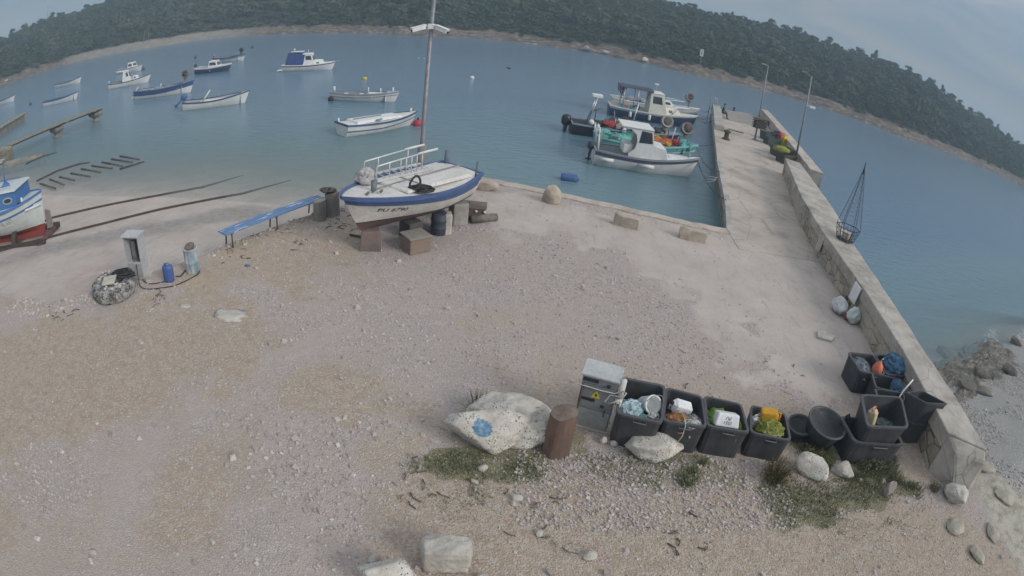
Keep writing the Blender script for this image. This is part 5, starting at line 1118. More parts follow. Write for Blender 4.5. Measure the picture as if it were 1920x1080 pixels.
MB().lathe([(.13, 0), (.155, .03), (.16, .1), (.16, .36), (.15, .43), (.1, .46)], 20, sq=(1, .8)).build('canister_body', bl, bj); MB().lathe([(.05, .45), (.055, .5), (0, .5)], 12, (.02, 0, 0)).build('cap', mat('cap_blue', (.12, .22, .38), None, 3, .5), bj)
m = MB(); m.tube([(-.09, 0, .44), (-.07, 0, .51), (-.0, 0, .51), (.01, 0, .47)], .016, 6); m.build('carry_handle', bl, bj)
T = NT('stained_white_drum'); v = T.coord('Object', (1, 1, .16)); n = T.noise(v, 7, 5, .65); k = T.ramp(n, [(.42, (.50, .52, .53)), (.5, (.42, .465, .49)), (.6, (.20, .29, .34))]); T.link(k, T.b.inputs['Base Color']); T.b.inputs['Roughness'].default_value = .6
wd = thing('metal_drum', 'white drum streaked with blue paint, stone on its top', 'drum', Gt(362, 509)); MB().lathe([(.19, 0), (.2, .02), (.2, .3), (.205, .31), (.2, .32), (.2, .66), (.212, .67), (.212, .69), (.18, .69), (.18, .67), (0, .67)], 24).build('drum_body', T.m, wd)
rock('brown stone on top of the streaked white drum', wd.location+Vector((0, 0, .67)), (.3, .26, .17), 21, rock_mat('brown_stone', (.2, .15, .12), (.13, .1, .085)), .4, .2, .4, 3, cat='stone', name='stone')
# scraps
for lab, px, s_, m_ in (('scrap of blue plastic on the brown dirt', (464, 499), .16, BLUE), ('pale cement splash on the gravel left of centre', (430, 590), .9, LIMEP), ('pale flat stone patch right of the tyre', (347, 573), .34, LIMEP)):
    p = Gt(*px); v_, f2 = lump((0, 0, .0), (s_/2, s_*.32, .034 if s_ > .2 else .04), int(px[0]), 3, .4, 2.2); m = MB(); m.add(v_, f2, 0, True); o = m.build('scrap', m_); o.location = p+Vector((0, 0, -.012 if s_ > .2 else .01)); tag(o, lab, 'scrap' if s_ < .2 else 'stone')
# quay stones
rock('pale angular boulder on the quay edge just right of the beached boat', Gt(912, 356), (.95, .55, .40), 31, TAN, .1, .5, .3, 3)
rock('tan boulder alone on the quay edge above the water', Gt(1034, 379), (.85, .55, .6), 32, TAN, -.2, .3, .3, 4)
rock('long tan block, left of the two kerb blocks on the quay', Gt(1173, 424), (1.05, .4, .36), 33, TAN, -.28, .96, .25, 5, name='stone_block', cat='block')
rock('long brown block, right of the two kerb blocks on the quay', Gt(1297, 449), (1.15, .4, .36), 34, TAN, -.12, .96, .25, 5, name='stone_block', cat='block')
# ---------------- boulders and stump by the electric cabinet
bb = rock('big white pitted boulder with blue paint blot, left of the brown stump', Gt(918, 832)+Vector((0, .12, 0)), (1.6, .95, .66), 45, LIME, .12, .1, .5, 5)
rock('big white pitted boulder behind the blue-marked one, touching the brown stump', Gt(972, 826)+Vector((.0, .24, 0)), (1.75, .95, .66), 52, LIME, -.12, .12, .5, 5)
# paint blot: a thin skin over the boulder's own surface
vg = [v.co.copy() for v in bb.data.vertices]; ct = None
PT = G(903, 803, .42)-bb.location; cand = [(v-PT).length for v in vg]; ctr = vg[int(np.argmin(cand))]
bb.data.update(); nv = {}; ff = []
for p in bb.data.polygons:
    cc = p.center; q = cc-ctr
    if q.length < .165*(1+.5*mno.noise(cc*2.3+Vector((3, 1, 2)))+.1*mno.noise(cc*8)) : ff.append([nv.setdefault(i, len(nv)) for i in p.vertices])
mb = MB(); inv = {k: i for i, k in nv.items()}; mb.add([bb.data.vertices[inv[k]].co+bb.data.vertices[inv[k]].normal*.004 for k in range(len(inv))], ff, 0, True); mb.build('blue_paint_blot', mat('blue_blot', (.09, .19, .31), (.26, .34, .40), 14, .9, lo=.45, hi=.66), bb)
brwood = mat('brown_stump', (.20, .125, .095), (.125, .085, .07), 3.5, .95, bump=.6, bsc=14, stretch=(1, 1, .3)); brtop = mat('stump_top', (.25, .19, .15), (.15, .11, .09), 4, .95, bump=.3)
stump('red-brown tree stump standing between white boulders and the grey electric cabinet', Gt(1040, 852)+Vector((0, .1, 0)), .225, .86, brwood, brtop, 7, .03)
rock('long low white boulder in front of the first fish tub', Gt(1215, 850), (1.1, .6, .44), 61, LIME, -.12, .15, .45, 4)
rock('small white stone near the foot of the electric cabinet', Gt(1131, 830), (.15, .13, .13), 62, LIME, .3, .2, .3, 3, name='stone', cat='stone'); rock('tiny white stone beside the long low boulder', Gt(1149, 834), (.16, .12, .1), 63, LIME, 0, .2, .3, 3, name='stone', cat='stone')
rock('white streaked boulder beside the yellow-brown bush', Gt(1517, 886), (.84, .44, .40), 64, LIME, -.5, .45, .4, 4); rock('low pale boulder half in the weeds below the stacked tubs', Gt(1576, 886), (.6, .4, .22), 65, LIMEP, -.2, .2, .5, 4)
rock('reddish grey oval stone standing in the weeds', Gt(1662, 925), (.34, .22, .32), 66, CLAYR, .3, .1, .35, 4, name='stone', cat='stone')
rock('pale speckled boulder at the near end of the wall', Gt(1786, 935), (.55, .72, .38), 67, LIME, .5, .1, .4, 4); rock('small dark stone right of the wall end', Gt(1822, 908), (.22, .2, .16), 68, SHORE, .5, .2, .4, 3, name='stone', cat='stone')
rock('angular grey boulder at the bottom edge of the yard', Gt(836, 1062)+Vector((0, .08, 0)), (.78, .55, .52), 71, LIMEP, .1, .72, .3, 5); rock('white boulder cut off by the bottom edge', Gt(735, 1106)+Vector((0, .02, 0)), (.88, .66, .56), 72, LIME, .1, .3, .3, 4)
for i, (px, py, s_) in enumerate(((968, 935, .22), (905, 880, .2), (1010, 1002, .18), (962, 945, .12), (890, 905, .14), (1105, 1045, .25), (700, 1050, .2), (1240, 915, .12), (640, 710, .1), (905, 1085, .2))):
    rock('loose pale stone on the dirt ground in the foreground', Gt(px, py), (s_, s_*.7, s_*.45), 80+i, LIMEP, i*.7, .3, .4, 2, 'loose stones on the dirt', 'stone', 'stone')
# electric cabinet
f0, f1 = Vector((1.32, 7.62, 0)), Vector((1.92, 7.45, 0)); dv = f1-f0; we = dv.length; re_ = math.atan2(dv.y, dv.x); mid = (f0+f1)/2; nrm = Vector((-math.sin(re_), math.cos(re_), 0))
ec = thing('electric_cabinet', 'grey electric cabinet with yellow warning sign, tied with white cord to a post', 'cabinet', mid+nrm*.16, re_)
cg = mat('cabinet_grey', (.30, .315, .31), (.25, .265, .26), 1.5, .55); cgd = mat('cabinet_dark_grey', (.21, .22, .225), (.17, .18, .185), 2, .55); hh = 1.12
m = MB(); m.box((0, 0, hh/2), (we-.02, .32, hh)); m.build('cabinet_body', cg, ec, .008); m = MB(); m.hexa([(-we/2-.02, -.2, hh), (we/2+.02, -.2, hh), (we/2+.02, .2, hh), (-we/2-.02, .2, hh), (-we/2-.02, -.2, hh+.04), (we/2+.02, -.2, hh+.04), (we/2+.02, .2, hh+.09), (-we/2-.02, .2, hh+.09)]); m.build('roof', mat('roof_pale', (.45, .47, .465), None, 2, .5), ec, .006)
yf = -.165
for z0_, z1_, m_ in ((.98, 1.11, cgd), (.46, .965, cgd), (.05, .445, cg)):
    MB().box((0, yf-.004, (z0_+z1_)/2), (we-.05, .022, z1_-z0_)).build('door_panel', m_, ec, .004)
for x, z in ((-.155, 1.055), (-.15, .66)): MB().box((x, yf-.02, z), (.27, .012, .055)).build('black_strip', BLACK, ec)
for x, z in ((.16, 1.02), (.13, .58)): MB().box((x, yf-.028, z), (.06, .03, .05)).build('lock', BLACK, ec)
for x, z in ((-.27, .5), (.19, .45)): m = MB(); m.box((x, yf-.035, z), (.022, .02, .15)); m.build('rusty_hinge', BROWN, ec)
MB().tube([(-.27, yf-.02, .96), (-.275, yf-.02, .56)], .022, 6).build('hinge_rod', BROWN, ec)
m = MB(); m.prism([(-.085, 0), (.085, 0), (0, .15)], 0, .006); YS = mat('warning_yellow', (.58, .50, .05), None, 3, .5); o = m.build('warning_sign', YS, ec); o.rotation_euler = (PI/2, 0, 0); o.location = (-.02, yf-.018, .72)
m = MB(); m.add([(.008, .025, .0085), (-.022, .065, .0085), (-.004, .065, .0085), (-.012, .11, .0085), (.024, .075, .0085), (.006, .075, .0085), (.022, .055, .0085)], [(0, 1, 2, 5, 4, 6), (2, 3, 4, 5)]); m.build('lightning_mark', INK, o)
MB().box((0, .0, .0), (we+.1, .42, .1)).build('concrete_plinth', concrete_pale, ec, .01)
cord = mat('white_cord', (.55, .55, .53), (.45, .45, .43), 12, .9)
cable_w = MB(); q = lambda x, y, z: mid+nrm*.16+Matrix.Rotation(re_, 3, 'Z')@Vector((x, y, z))
o = MB().tube([q(-.36, -.02, .88), q(-.34, yf-.03, .92), q(-.2, yf-.045, .93), q(.05, yf-.045, .92), q(.28, yf-.045, .93), q(.4, yf-.0, .99), q(.47, yf-.08, 1.02), q(.44, yf-.16, .98), q(.33, yf-.06, .9), q(.22, yf-.045, .88), q(.16, yf-.045, .72), q(.24, yf-.05, .7), q(.36, yf-.1, .84)], .012, 5).build('rope', cord); tag(o, 'white cord tying the electric cabinet to the white post', 'cord')
T = NT('peeling_white_post'); v = T.coord('Object', (1, 1, .5)); k = T.mix(T.rng(T.noise(v, 13, 5, .7), .56, .62), (.52, .51, .49), (.13, .11, .10)); T.link(k, T.b.inputs['Base Color']); T.b.inputs['Roughness'].default_value = .85; PEEL = T.m
wp = thing('wooden_post', 'peeling white log post between the electric cabinet and the first tub', 'post', q(we/2+.06, -.14, -.02)); MB().tube([(0, 0, -.05), (.005, 0, .5), (0, .01, .84)], [.075, .07, .07], 12).build('post_shaft', PEEL, wp); MB().tube([(.0, .012, .845), (.005, .02, 1.2)], [.068, .06], 12).build('upper_stub', PEEL, wp)
# ---------------- fish tubs
T = NT('black_tub'); v = T.coord('Object'); k = T.ramp(T.noise(v, 2.5, 5, .65), [(.35, (.036, .038, .043)), (.66, (.062, .063, .067))]); k = T.mix(T.rng(T.noise(T.coord('Object', (9, 9, 1.2)), 3.5, 6, .75), .56, .70, 0, .5), k, (.14, .135, .13)); k = T.mix(T.rng(T.noise(T.coord('Object', (1, 1, 6)), 2.2, 6, .7), .6, .72, 0, .4), k, (.13, .12, .105))
T.link(k, T.b.inputs['Base Color']); T.link(T.rng(T.noise(v, 5, 4), .3, .7, .45, .75), T.b.inputs['Roughness']); T.b.inputs['Specular IOR Level'].default_value = .35; TUB = T.m; RIM = mat('tub_rim', (.085, .088, .095), (.07, .072, .078), 4, .5)
def tub(lab, rim, base, tilt_ok=True, group='black fish tubs', name='fish_tub', dz=0., handle=True, lining=.0):
    """rim, base: four world corners each, near-left, near-right, far-right, far-left"""
    o = sum(base, Vector())/4; r = thing(name, lab, 'tub', o, 0, group); Rm = [p-o for p in rim]; Bs = [p-o for p in base]
    ci = sum(Rm, Vector())/4; inn = lambda P, c, k: [c+(p-c)*k for p in P]; cb = sum(Bs, Vector())/4
    def rnd(P, f=.12):
        out = []
        for i in range(4):
            a, b, c = P[i-1], P[i], P[(i+1) % 4]
            for t in (0, .5, 1): u = (1-t)**2*b.lerp(a, f)*1+2*t*(1-t)*b+t*t*b.lerp(c, f); out.append(u)
        return out
    up = Vector((0, 0, 1)); rows = [rnd(inn(Bs, cb, .0), .1), rnd(Bs), rnd([b.lerp(t, .5) for b, t in zip(Bs, Rm)]), rnd(Rm), rnd(inn(Rm, ci, .93)), rnd([v.lerp(b, .85)*1 for v, b in zip(inn(Rm, ci, .92), inn(Bs, cb, .9))]), rnd(inn([b.lerp(t, .1) for b, t in zip(Bs, Rm)], cb, .02), .1)]
    m = MB(); m.loft(rows[::-1], 0, False, True); m.build('tub_body', TUB, r)
    m = MB(); oo = rnd(inn(Rm, ci, 1.035)); ii = rnd(inn(Rm, ci, .925)); n_ = (Rm[1]-Rm[0]).cross(Rm[3]-Rm[0]).normalized()
    m.loft([[p-n_*.035 for p in oo], [p+n_*.012 for p in oo], [p+n_*.012 for p in ii], [p-n_*.035 for p in ii], [p-n_*.035 for p in oo]], 0, False, True); m.build('rim', RIM, r)
    if handle:
        a, b = Rm[0].lerp(Rm[1], .38), Rm[0].lerp(Rm[1], .66); dn = (Bs[0]-Rm[0]).normalized(); ot = (Rm[0]-Rm[3]).normalized()
        MB().tube([a-n_*.03, a+dn*.07+ot*.05, b+dn*.07+ot*.05, b-n_*.03], .014, 6).build('handle', RIM, r)
    return r
def rect(c, w, d, rz, z, sw=1., sd=1.):
    R = Matrix.Rotation(rz, 3, 'Z'); return [Vector((c[0], c[1], z))+R@Vector((x*w/2*sw, y*d/2*sd, 0)) for x, y in ((-1, -1), (1, -1), (1, 1), (-1, 1))]
def rt(rimpx, z): return [G(px, py, z) for px, py in rimpx]
def basefrom(R_, k, z, sh=(0, 0)):
    c = sum(R_, Vector())/4; return [Vector((c.x+(p.x-c.x)*k+sh[0], c.y+(p.y-c.y)*k+sh[1], z)) for p in R_]
r1 = rt([(1156, 775), (1242, 794), (1247, 724), (1165, 708)], .72); t1 = tub('black tub with plastic bag and white bucket, first from the electric cabinet', r1, basefrom(r1, .93, 0))
r2 = rt([(1243, 789), (1325, 802), (1316, 744), (1249, 727)], .66); t2 = tub('black tub with a white canister and coloured ropes, second in the row', r2, basefrom(r2, .94, 0))
r3 = rt([(1326, 799), (1405, 812), (1389, 758), (1320, 743)], .66); t3 = tub('black tub with a white lettered box on green net, third in the row', r3, basefrom(r3, .94, 0))
r4 = rt([(1407, 811), (1483, 827), (1472, 776), (1408, 760)], .58); t4 = tub('small black tub with an orange box over yellow-green net, last of the row', r4, basefrom(r4, .94, 0))
def cen(R_, u=.5, v=.5): return (R_[0].lerp(R_[1], u)).lerp(R_[3].lerp(R_[2], u), v)
# contents
def netpile(lab, R_, u, v, s_, z, m_, seed=0, cat='net', name='fishing_net'):
    p = cen(R_, u, v); v_, f2 = lump((0, 0, 0), s_, seed, 4, .26, 3.4); m = MB(); m.add([(x+.012*mno.noise(Vector((x, y, z))*38), y+.012*mno.noise(Vector((y, z, x))*38), z+.02*mno.noise(Vector((z, x, y))*30)) for x, y, z in v_], f2, 0, False); strands(m, (0, 0, 0), s_, 22, .006, random.Random(seed)); o = m.build(name, m_); o.location = (p.x, p.y, z); o.rotation_euler[2] = -.15; tag(o, lab, cat); return o
def netm(name, c1, c2): return mat(name, c1, c2, 18, .95, bump=1., bsc=60)
GRN = netm('lime_net', (.20, .33, .06), (.10, .20, .05)); YGR = netm('yellow_green_net', (.30, .31, .06), (.17, .2, .05)); TEA = netm('teal_net', (.10, .36, .32), (.2, .45, .42)); ORN = netm('orange_mix_net', (.36, .22, .07), (.3, .12, .08)); WHN = netm('white_mix_net', (.42, .43, .45), (.2, .21, .23)); BLN = netm('blue_net', (.05, .12, .22), (.10, .2, .3)); GRN2 = netm('grey_blue_net', (.16, .19, .23), (.25, .27, .3)); DKN = netm('dark_net', (.05, .065, .075), (.1, .12, .13))
netpile('grey net bed at the bottom of the first tub', r1, .5, .45, (.36, .38, .2), .26, DKN, 1)
netpile('teal net in the right half of the first tub', r1, .66, .25, (.2, .16, .14), .44, TEA, 2)
pb = netpile('crumpled pale blue plastic bag in the first tub', r1, .3, .36, (.27, .22, .24), .48, mat('pale_blue_plastic', (.30, .42, .48), (.42, .50, .53), 5, .35, bump=.5), 3, 'bag', 'plastic_bag')
for k_ in range(1): pb.rotation_euler = (.2, .5, .3)
bk2 = thing('bucket', 'white bucket tipped on its side in the first tub, grey hoop handle', 'bucket', cen(r1, .68, .58)+Vector((0, 0, -.14)), .3); bk2.rotation_euler = (.9, .35, .2)
MB().lathe([(0, -.17), (.13, -.17), (.14, -.15), (.165, .13), (.175, .14), (.175, .17), (.15, .17), (.145, .0), (0, -.02)], 22).build('bucket_body', white_plastic, bk2); MB().tube([(.17*math.cos(t), .17*math.sin(t), .15+.15*math.sin(t)) for t in np.linspace(0, PI, 10)], .006, 5).build('hoop_handle', GREY, bk2)
tangle('rope_tangle', 'white rope tangle at the near right corner of the first tub', 'rope', cen(r1, .82, .22)+Vector((0, 0, -.16)), (.15, .13, .16), 4, .011, cord, 21)
def jerry(lab, p, s_, m_, rot, capm=BLACK, txt=None, name='jerrycan'):
    o = thing(name, lab, 'canister', p); o.rotation_euler = rot; w2, d3, h2_ = s_
    m = MB(); m.hexa([(-w2/2, -d3/2, 0), (w2/2, -d3/2, 0), (w2/2, d3/2, 0), (-w2/2, d3/2, 0), (-w2/2, -d3/2, h2_*.82), (w2/2, -d3/2, h2_*.82), (w2/2, d3/2, h2_*.82), (-w2/2, d3/2, h2_*.82)])
    b_ = m.build('canister_body', m_, o, .035); b_.modifiers['bevel'].segments = 3
    m = MB(); m.hexa([(-w2*.42, -d3*.4, h2_*.8), (w2*.42, -d3*.4, h2_*.8), (w2*.42, d3*.4, h2_*.8), (-w2*.42, d3*.4, h2_*.8), (-w2*.2, -d3*.25, h2_*.93), (w2*.36, -d3*.3, h2_*.93), (w2*.36, d3*.3, h2_*.93), (-w2*.2, d3*.25, h2_*.93)]); m.build('shoulder', m_, o, .02)
    MB().lathe([(.035, 0), (.037, .05), (0, .05)], 12, (w2*.26, 0, h2_*.92)).build('cap', capm, o); MB().tube([(-w2*.34, 0, h2_*.82), (-w2*.3, 0, h2_*1.0), (w2*.08, 0, h2_*1.02), (w2*.1, 0, h2_*.9)], .018, 6).build('carry_handle', m_, o)
    return o
netpile('orange and yellow net with dark strands in the second tub', r2, .38, .25, (.27, .22, .16), .46, ORN, 5); netpile('white and grey net in the right of the second tub', r2, .74, .3, (.17, .25, .16), .44, WHN, 6); netpile('dark net bed at the bottom of the second tub', r2, .5, .5, (.34, .34, .2), .26, DKN, 7)
jw = jerry('white canister lying in the second tub with faded handwriting', cen(r2, .46, .62)+Vector((.16, -.03, -.13)), (.24, .24, .40), white_plastic, (.1, -1.35, -.15), BLACK); write(jw, 'PU 20', .09, (-.0, -.1225, .2), (0, 0, 1), (1, 0, 0), INK)
tangle('rope_tangle', 'pale rope loops spilling at the near right of the second tub', 'rope', cen(r2, .72, .12)+Vector((0, 0, -.1)), (.22, .14, .12), 6, .010, cord, 22)
a_ = cen(r2, .5, .02); tag(MB().tube([cen(r2, .5, .3)+Vector((0, 0, -.05)), a_+Vector((0, 0, .03)), a_+Vector((.0, -.06, -.02)), a_+Vector((.0, -.08, -.22)), a_+Vector((-.05, -.1, -.34))], .009, 5).build('rope_end', cord), 'pale rope end hanging over the front of the second tub', 'rope')
netpile('bright lime green net filling the third tub', r3, .42, .55, (.33, .33, .2), .4, GRN, 8); netpile('yellow-green net at the right of the third tub', r3, .82, .35, (.12, .26, .18), .43, YGR, 9)
wb_ = thing('lettered_box', 'white plastic box with black handwriting, upside down on the green net', 'box', cen(r3, .50, .30)+Vector((0, 0, -.12)), re_+.16); wb_.rotation_euler = (-.5, 0, -.17)
m = MB(); m.hexa([(-.23, -.17, 0), (.23, -.17, 0), (.23, .17, 0), (-.23, .17, 0), (-.2, -.15, .24), (.2, -.15, .24), (.2, .15, .24), (-.2, .15, .24)]); m.build('box_body', white_plastic, wb_, .025)
for t_, z_, s2_ in (('PU', .165, .085), ('1551', .085, .085)): write(wb_, t_, s2_, (0, -.1715+.02*z_/.24+.012-.02, z_), (-1, 0, 0), (0, -.0833, -1), INK, 'handwriting', .2)
netpile('yellow-green net heaped in the last tub', r4, .55, .4, (.28, .27, .2), .46, YGR, 10); tangle('rope_tangle', 'yellowish rope loops on the net in the last tub', 'rope', cen(r4, .6, .25)+Vector((0, 0, -.06)), (.24, .18, .12), 7, .009, mat('yellow_rope', (.42, .40, .14), (.3, .32, .12), 12, .9), 23)
ob = jerry('orange-yellow plastic canister with a red cap lying on the net of the last tub', cen(r4, .5, .72)+Vector((-.2, .02, .03)), (.26, .2, .40), mat('orange_plastic', (.55, .30, .025), (.48, .25, .03), 3, .45), (.05, 1.45, -.2), RED)
jerry('small white canister in the far left corner of the last tub', cen(r4, .14, .62)+Vector((0, 0, -.25)), (.16, .12, .28), white_plastic, (0, .1, .2), GREY)
# round tubs
def rtub(lab, p, r0, r1_, hh, tilt, fill, group='round black tubs'):
    o = thing('round_tub', lab, 'tub', p, 0, group); o.rotation_euler = tilt
    MB().lathe([(0, 0), (r0, 0), (r0+(r1_-r0)*.9, hh*.9), (r1_, hh), (r1_-.025, hh), (r0+(r1_-r0)*.85-.03, hh*.85), (r0-.02, .04), (0, .04)], 32).build('tub_body', TUB, o)
    MB().lathe([(r1_-.02, hh-.03), (r1_+.022, hh-.03), (r1_+.022, hh+.012), (r1_-.02, hh+.012), (r1_-.02, hh-.03)], 32).build('rim', RIM, o)
    v_, f2 = lump((0, 0, hh*.3), (r0*.9, r0*.9, hh*.28), 9, 3, .2, 3); m = MB(); m.add(v_, f2, 0, True); o2 = m.build('net_inside', fill); o2.location = o.location; o2.rotation_euler = tilt; tag(o2, 'net lying inside: '+lab, 'net'); return o
rtub('lower round black tub with dark net, leaning half under the upper one', Gt(1497, 828)+Vector((0, .18, 0)), .23, .28, .32, (.08, -.1, 0), DKN)
rtub('upper round black tub tipped towards the camera, grey-blue net at its bottom', Gt(1540, 838)+Vector((-.12, .14, .02)), .32, .44, .55, (.10, .06, 0), GRN2)
# tubs by the wall
ra = rt([(1613, 697), (1660, 703), (1637, 665), (1590, 661)], .62); tub('black tub with grey-blue net and an orange float, by the wall', ra, basefrom(ra, .93, 0)); netpile('grey-blue net filling the tub by the wall', ra, .35, .5, (.27, .4, .18), .46, GRN2, 11)
rb_ = rt([(1663, 703), (1700, 706), (1688, 668), (1640, 665)], .62); tub('black tub heaped with blue-green net against the wall', rb_, basefrom(rb_, .93, 0)); netpile('round heap of blue-green net swelling above its tub', rb_, .6, .5, (.34, .42, .3), .58, BLN, 12)
of = thing('net_float', 'orange pear-shaped float standing on net in the tub by the wall', 'float', cen(ra, .8, .25)+Vector((0, 0, -.12)), 0); MB().lathe([(0, 0), (.12, 0), (.15, .05), (.155, .13), (.12, .24), (.06, .3), (.035, .34), (0, .35)], 18).build('float_body', mat('orange_float', (.60, .17, .09), (.52, .14, .08), 3, .5), of); MB().tube([(0, 0, .33), (.02, 0, .4), (.06, 0, .42)], .014, 5).build('cord_eye', cord, of)
rc = rt([(1642, 727), (1697, 739), (1690, 712), (1634, 699)], .62); tub('black crate wedged between the wall tubs and the front stack', rc, basefrom(rc, .9, 0), name='fish_crate'); netpile('dark blue net in the crate behind the front stack', rc, .85, .5, (.16, .3, .2), .5, BLN, 13)
rc2 = rt([(1646, 746), (1697, 752), (1694, 738), (1640, 729)], .64); tub('second black crate just behind the front stack of tubs', rc2, basefrom(rc2, .9, 0), name='fish_crate', handle=False)
a_ = G(1688, 742, .75); tag(MB().tube([a_+Vector((-.08, -.06, -.12)), a_+Vector((0, 0, 0)), a_+Vector((.04, .02, .12)), G(1712, 712, 1.12)], .022, 6).build('white_pipe', white_plastic), 'bent white pipe sticking up between the stacked tubs', 'pipe')
lo = [G(1581, 869), G(1667, 873), G(1667, 873)+Vector((.04, .74, 0)), G(1581, 869)+Vector((-.02, .74, 0))]
rl = [Vector((p.x, p.y, .58)) for p in basefrom(lo, 1.07, .58)]; tub('lower black tub of the front stack, among weeds', rl, [Vector((p.x, p.y, 0)) for p in lo])
ru = rt([(1626, 800), (1703, 803), (1690, 745), (1614, 740)], .98); tub('upper black tub of the front stack holding a cream and red canister', ru, basefrom(ru, .84, .32), handle=False)
netpile('dark grey net at the bottom of the upper front tub', ru, .6, .4, (.3, .3, .14), .62, DKN, 14)
jerry('cream canister with red cap leaning in the upper front tub', cen(ru, .26, .42)+Vector((0, 0, -.32)), (.17, .22, .40), mat('cream_plastic', (.56, .46, .30), (.50, .36, .24), 3, .5), (-.25, .1, .5), mat('cap_red', (.45, .05, .05), None, 3, .5))
tag(tangle('rope_loop', '', '', G(1592, 784, .62)+Vector((-.05, 0, 0)), (.06, .05, .12), 3, .012, dkrope, 31), 'short dark rope looped on the left rim of the front stack', 'rope')
ru2 = [G(1699, 736, 1.14), G(1737, 756, 1.14), G(1777, 758, 1.14), G(1729, 733, 1.14)]; c2_ = sum(ru2, Vector())/4
bs2 = [Vector((p.x, p.y, 0))+Vector((-.0, -.05, 0)) for p in basefrom(ru2, .62, 0)]; tub('lower black tub of the stack against the wall end', [Vector((p.x, p.y, .56)) for p in basefrom(ru2, .9, .56)], bs2, handle=False)
tub('upper black tub of the stack leaning on the wall end', ru2, basefrom(ru2, .84, .3), handle=False)
# bags, boards and slab along the wall
wbag = mat('white_sack', (.60, .61, .62), (.50, .50, .52), 7, .6, bump=.6)
def bag(lab, p, s_, m_, seed, name='plastic_sack'):
    v_, f2 = lump((0, 0, s_[2]), s_, seed, 4, .3, 2.); m = MB(); m.add([(x*(1-.35*max(0, z/s_[2]-1)), y*(1-.35*max(0, z/s_[2]-1)), max(z, 0)) for x, y, z in v_], f2, 0, True); o = m.build(name, m_); o.location = p; tag(o, lab, 'sack'); return o
b1 = Gt(1576, 588)+Vector((-.1, .05, 0)); bag('open white sack against the wall, left of the fuller one', b1, (.24, .34, .26), wbag, 3); b2 = Gt(1603, 608)+Vector((-.1, .1, 0)); bag('full white sack with a green bottom against the wall', b2, (.24, .22, .26), mat('white_green_sack', (.58, .60, .61), (.44, .55, .50), 5, .6, bump=.6), 4)
bag('small dark red bag between the two white sacks', Gt(1590, 600)+Vector((-.08, 0, 0)), (.1, .1, .12), mat('dark_red_bag', (.26, .08, .10), None, 5, .6, bump=.5), 6)
tangle('net_scraps', 'brownish net scraps behind the white sacks', 'net', Gt(1592, 578)+Vector((-.1, .25, .1)), (.3, .3, .2), 6, .015, mat('reddish_rope', (.24, .15, .12), (.3, .25, .2), 9, .95), 41)
def leanboard(lab, p, w3, h3, rz, tilt, m_, nm='white_board'):
    o = MB(); o.box((0, 0, h3/2), (.03, w3, h3)); o = o.build(nm, m_, None, .006); o.location = p; o.rotation_euler = (0, tilt, rz); tag(o, lab, 'board'); return o
leanboard('white board leaning on the wall above the sacks', (10.18, 13.35, .42), .5, .55, -.1, .12, white_plastic)
leanboard('pale board leaning on the stone wall below the wire basket', (10.95, 17.6, .28), .55, .62, -.2, .1, concrete_pale)
o = MB(); o.prism([(-.34, -.16), (.1, -.28), (.36, -.02), (.05, .2), (-.2, .16)], 0, .07); o = o.build('stone_slab', LIMEP, None, .015); o.location = Gt(1546, 631); tag(o, 'flat pale stone slab lying on the concrete near the sacks', 'slab')
# ---------------- things on the pier
def pbox(name, lab, cat, px, size, m_, rz=0., bev=.03, open_=True, dz=0.):
    p = G(*px, .03); o = thing(name, lab, cat, (p.x, p.y, .03+dz), rz); a_, b_, c2 = size
    B4 = rect((0, 0), a_*.88, b_*.88, 0, 0); R4 = rect((0, 0), a_, b_, 0, c2); I4 = rect((0, 0), a_*.9, b_*.9, 0, c2); J4 = rect((0, 0), a_*.8, b_*.8, 0, .06)
    m = MB(); m.loft([B4, R4, I4, J4], 0, False, True); m.add(J4, [(0, 1, 2, 3)]); m.build('tub_body', m_, o); return o
DG = mat('dark_green_plastic', (.05, .075, .065), (.07, .09, .08), 4, .6)
pbox('fish_crate', 'dark crate beside the parapet, seaward of the white crate', 'crate', (1440, 262), (1.3, 1.0, .65), DG, .25); pbox('fish_crate', 'white crate on the pier in front of the dark crates', 'crate', (1441, 262), (1.15, .5, .5), white_plastic, .2); pbox('fish_crate', 'grey-green crate on the pier next to the white crate', 'crate', (1446, 271), (1.3, .8, .6), DG, .2)
pbox('fish_crate', 'blue-black crate against the parapet behind the red canister', 'crate', (1459, 262), (.8, .7, .7), paint('crate_blue', (.05, .07, .12)), .25)
p = G(1463, 270, .03); jerry('red canister on the pier beside the yellow one', p, (.62, .4, 1.0), mat('red_plastic', (.46, .04, .07), None, 3, .5), (0, 0, .3)); p = G(1469, 276, .03); jerry('yellow canister on the pier beside the red one', p, (.62, .4, 1.0), mat('yellow_plastic', (.55, .42, .03), None, 3, .5), (0, 0, .3))
pbox('fish_crate', 'dark tub of nets on the pier short of the nearer lamp', 'crate', (1464, 293), (1.6, 1.0, .7), DG, .2); p = G(1464, 287, .5); v_, f2 = lump((0, 0, .25), (.65, .4, .25), 3, 3, .25, 2.5); m = MB(); m.add(v_, f2, 0, True); o = m.build('fishing_net', YGR); o.location = p; tag(o, 'olive green net heaped on the dark tub on the pier', 'net')
pbox('fish_crate', 'dark brown crate at the foot of the nearer lamp', 'crate', (1472, 305), (1.3, .9, .65), rust, .35)
for i, (px, py, pz) in enumerate(((1478, 296, .0), (1482, 300, .0))): p0 = G(px, py, .05); tag(MB().tube([p0, p0+Vector((-.9, 1.9, .25))], .06, 6).build('grey_pole', galv), 'grey pole lying by the parapet near the nearer lamp', 'pole', 'poles by the parapet')
p = G(1380, 246, .03); o = MB(); o.box((0, 0, .03), (1.3, .35, .06)); o = o.build('flat_board', concrete_dark, None, .01); o.location = p; o.rotation_euler[2] = -.3; tag(o, 'dark flat board lying on the pier deck', 'board')
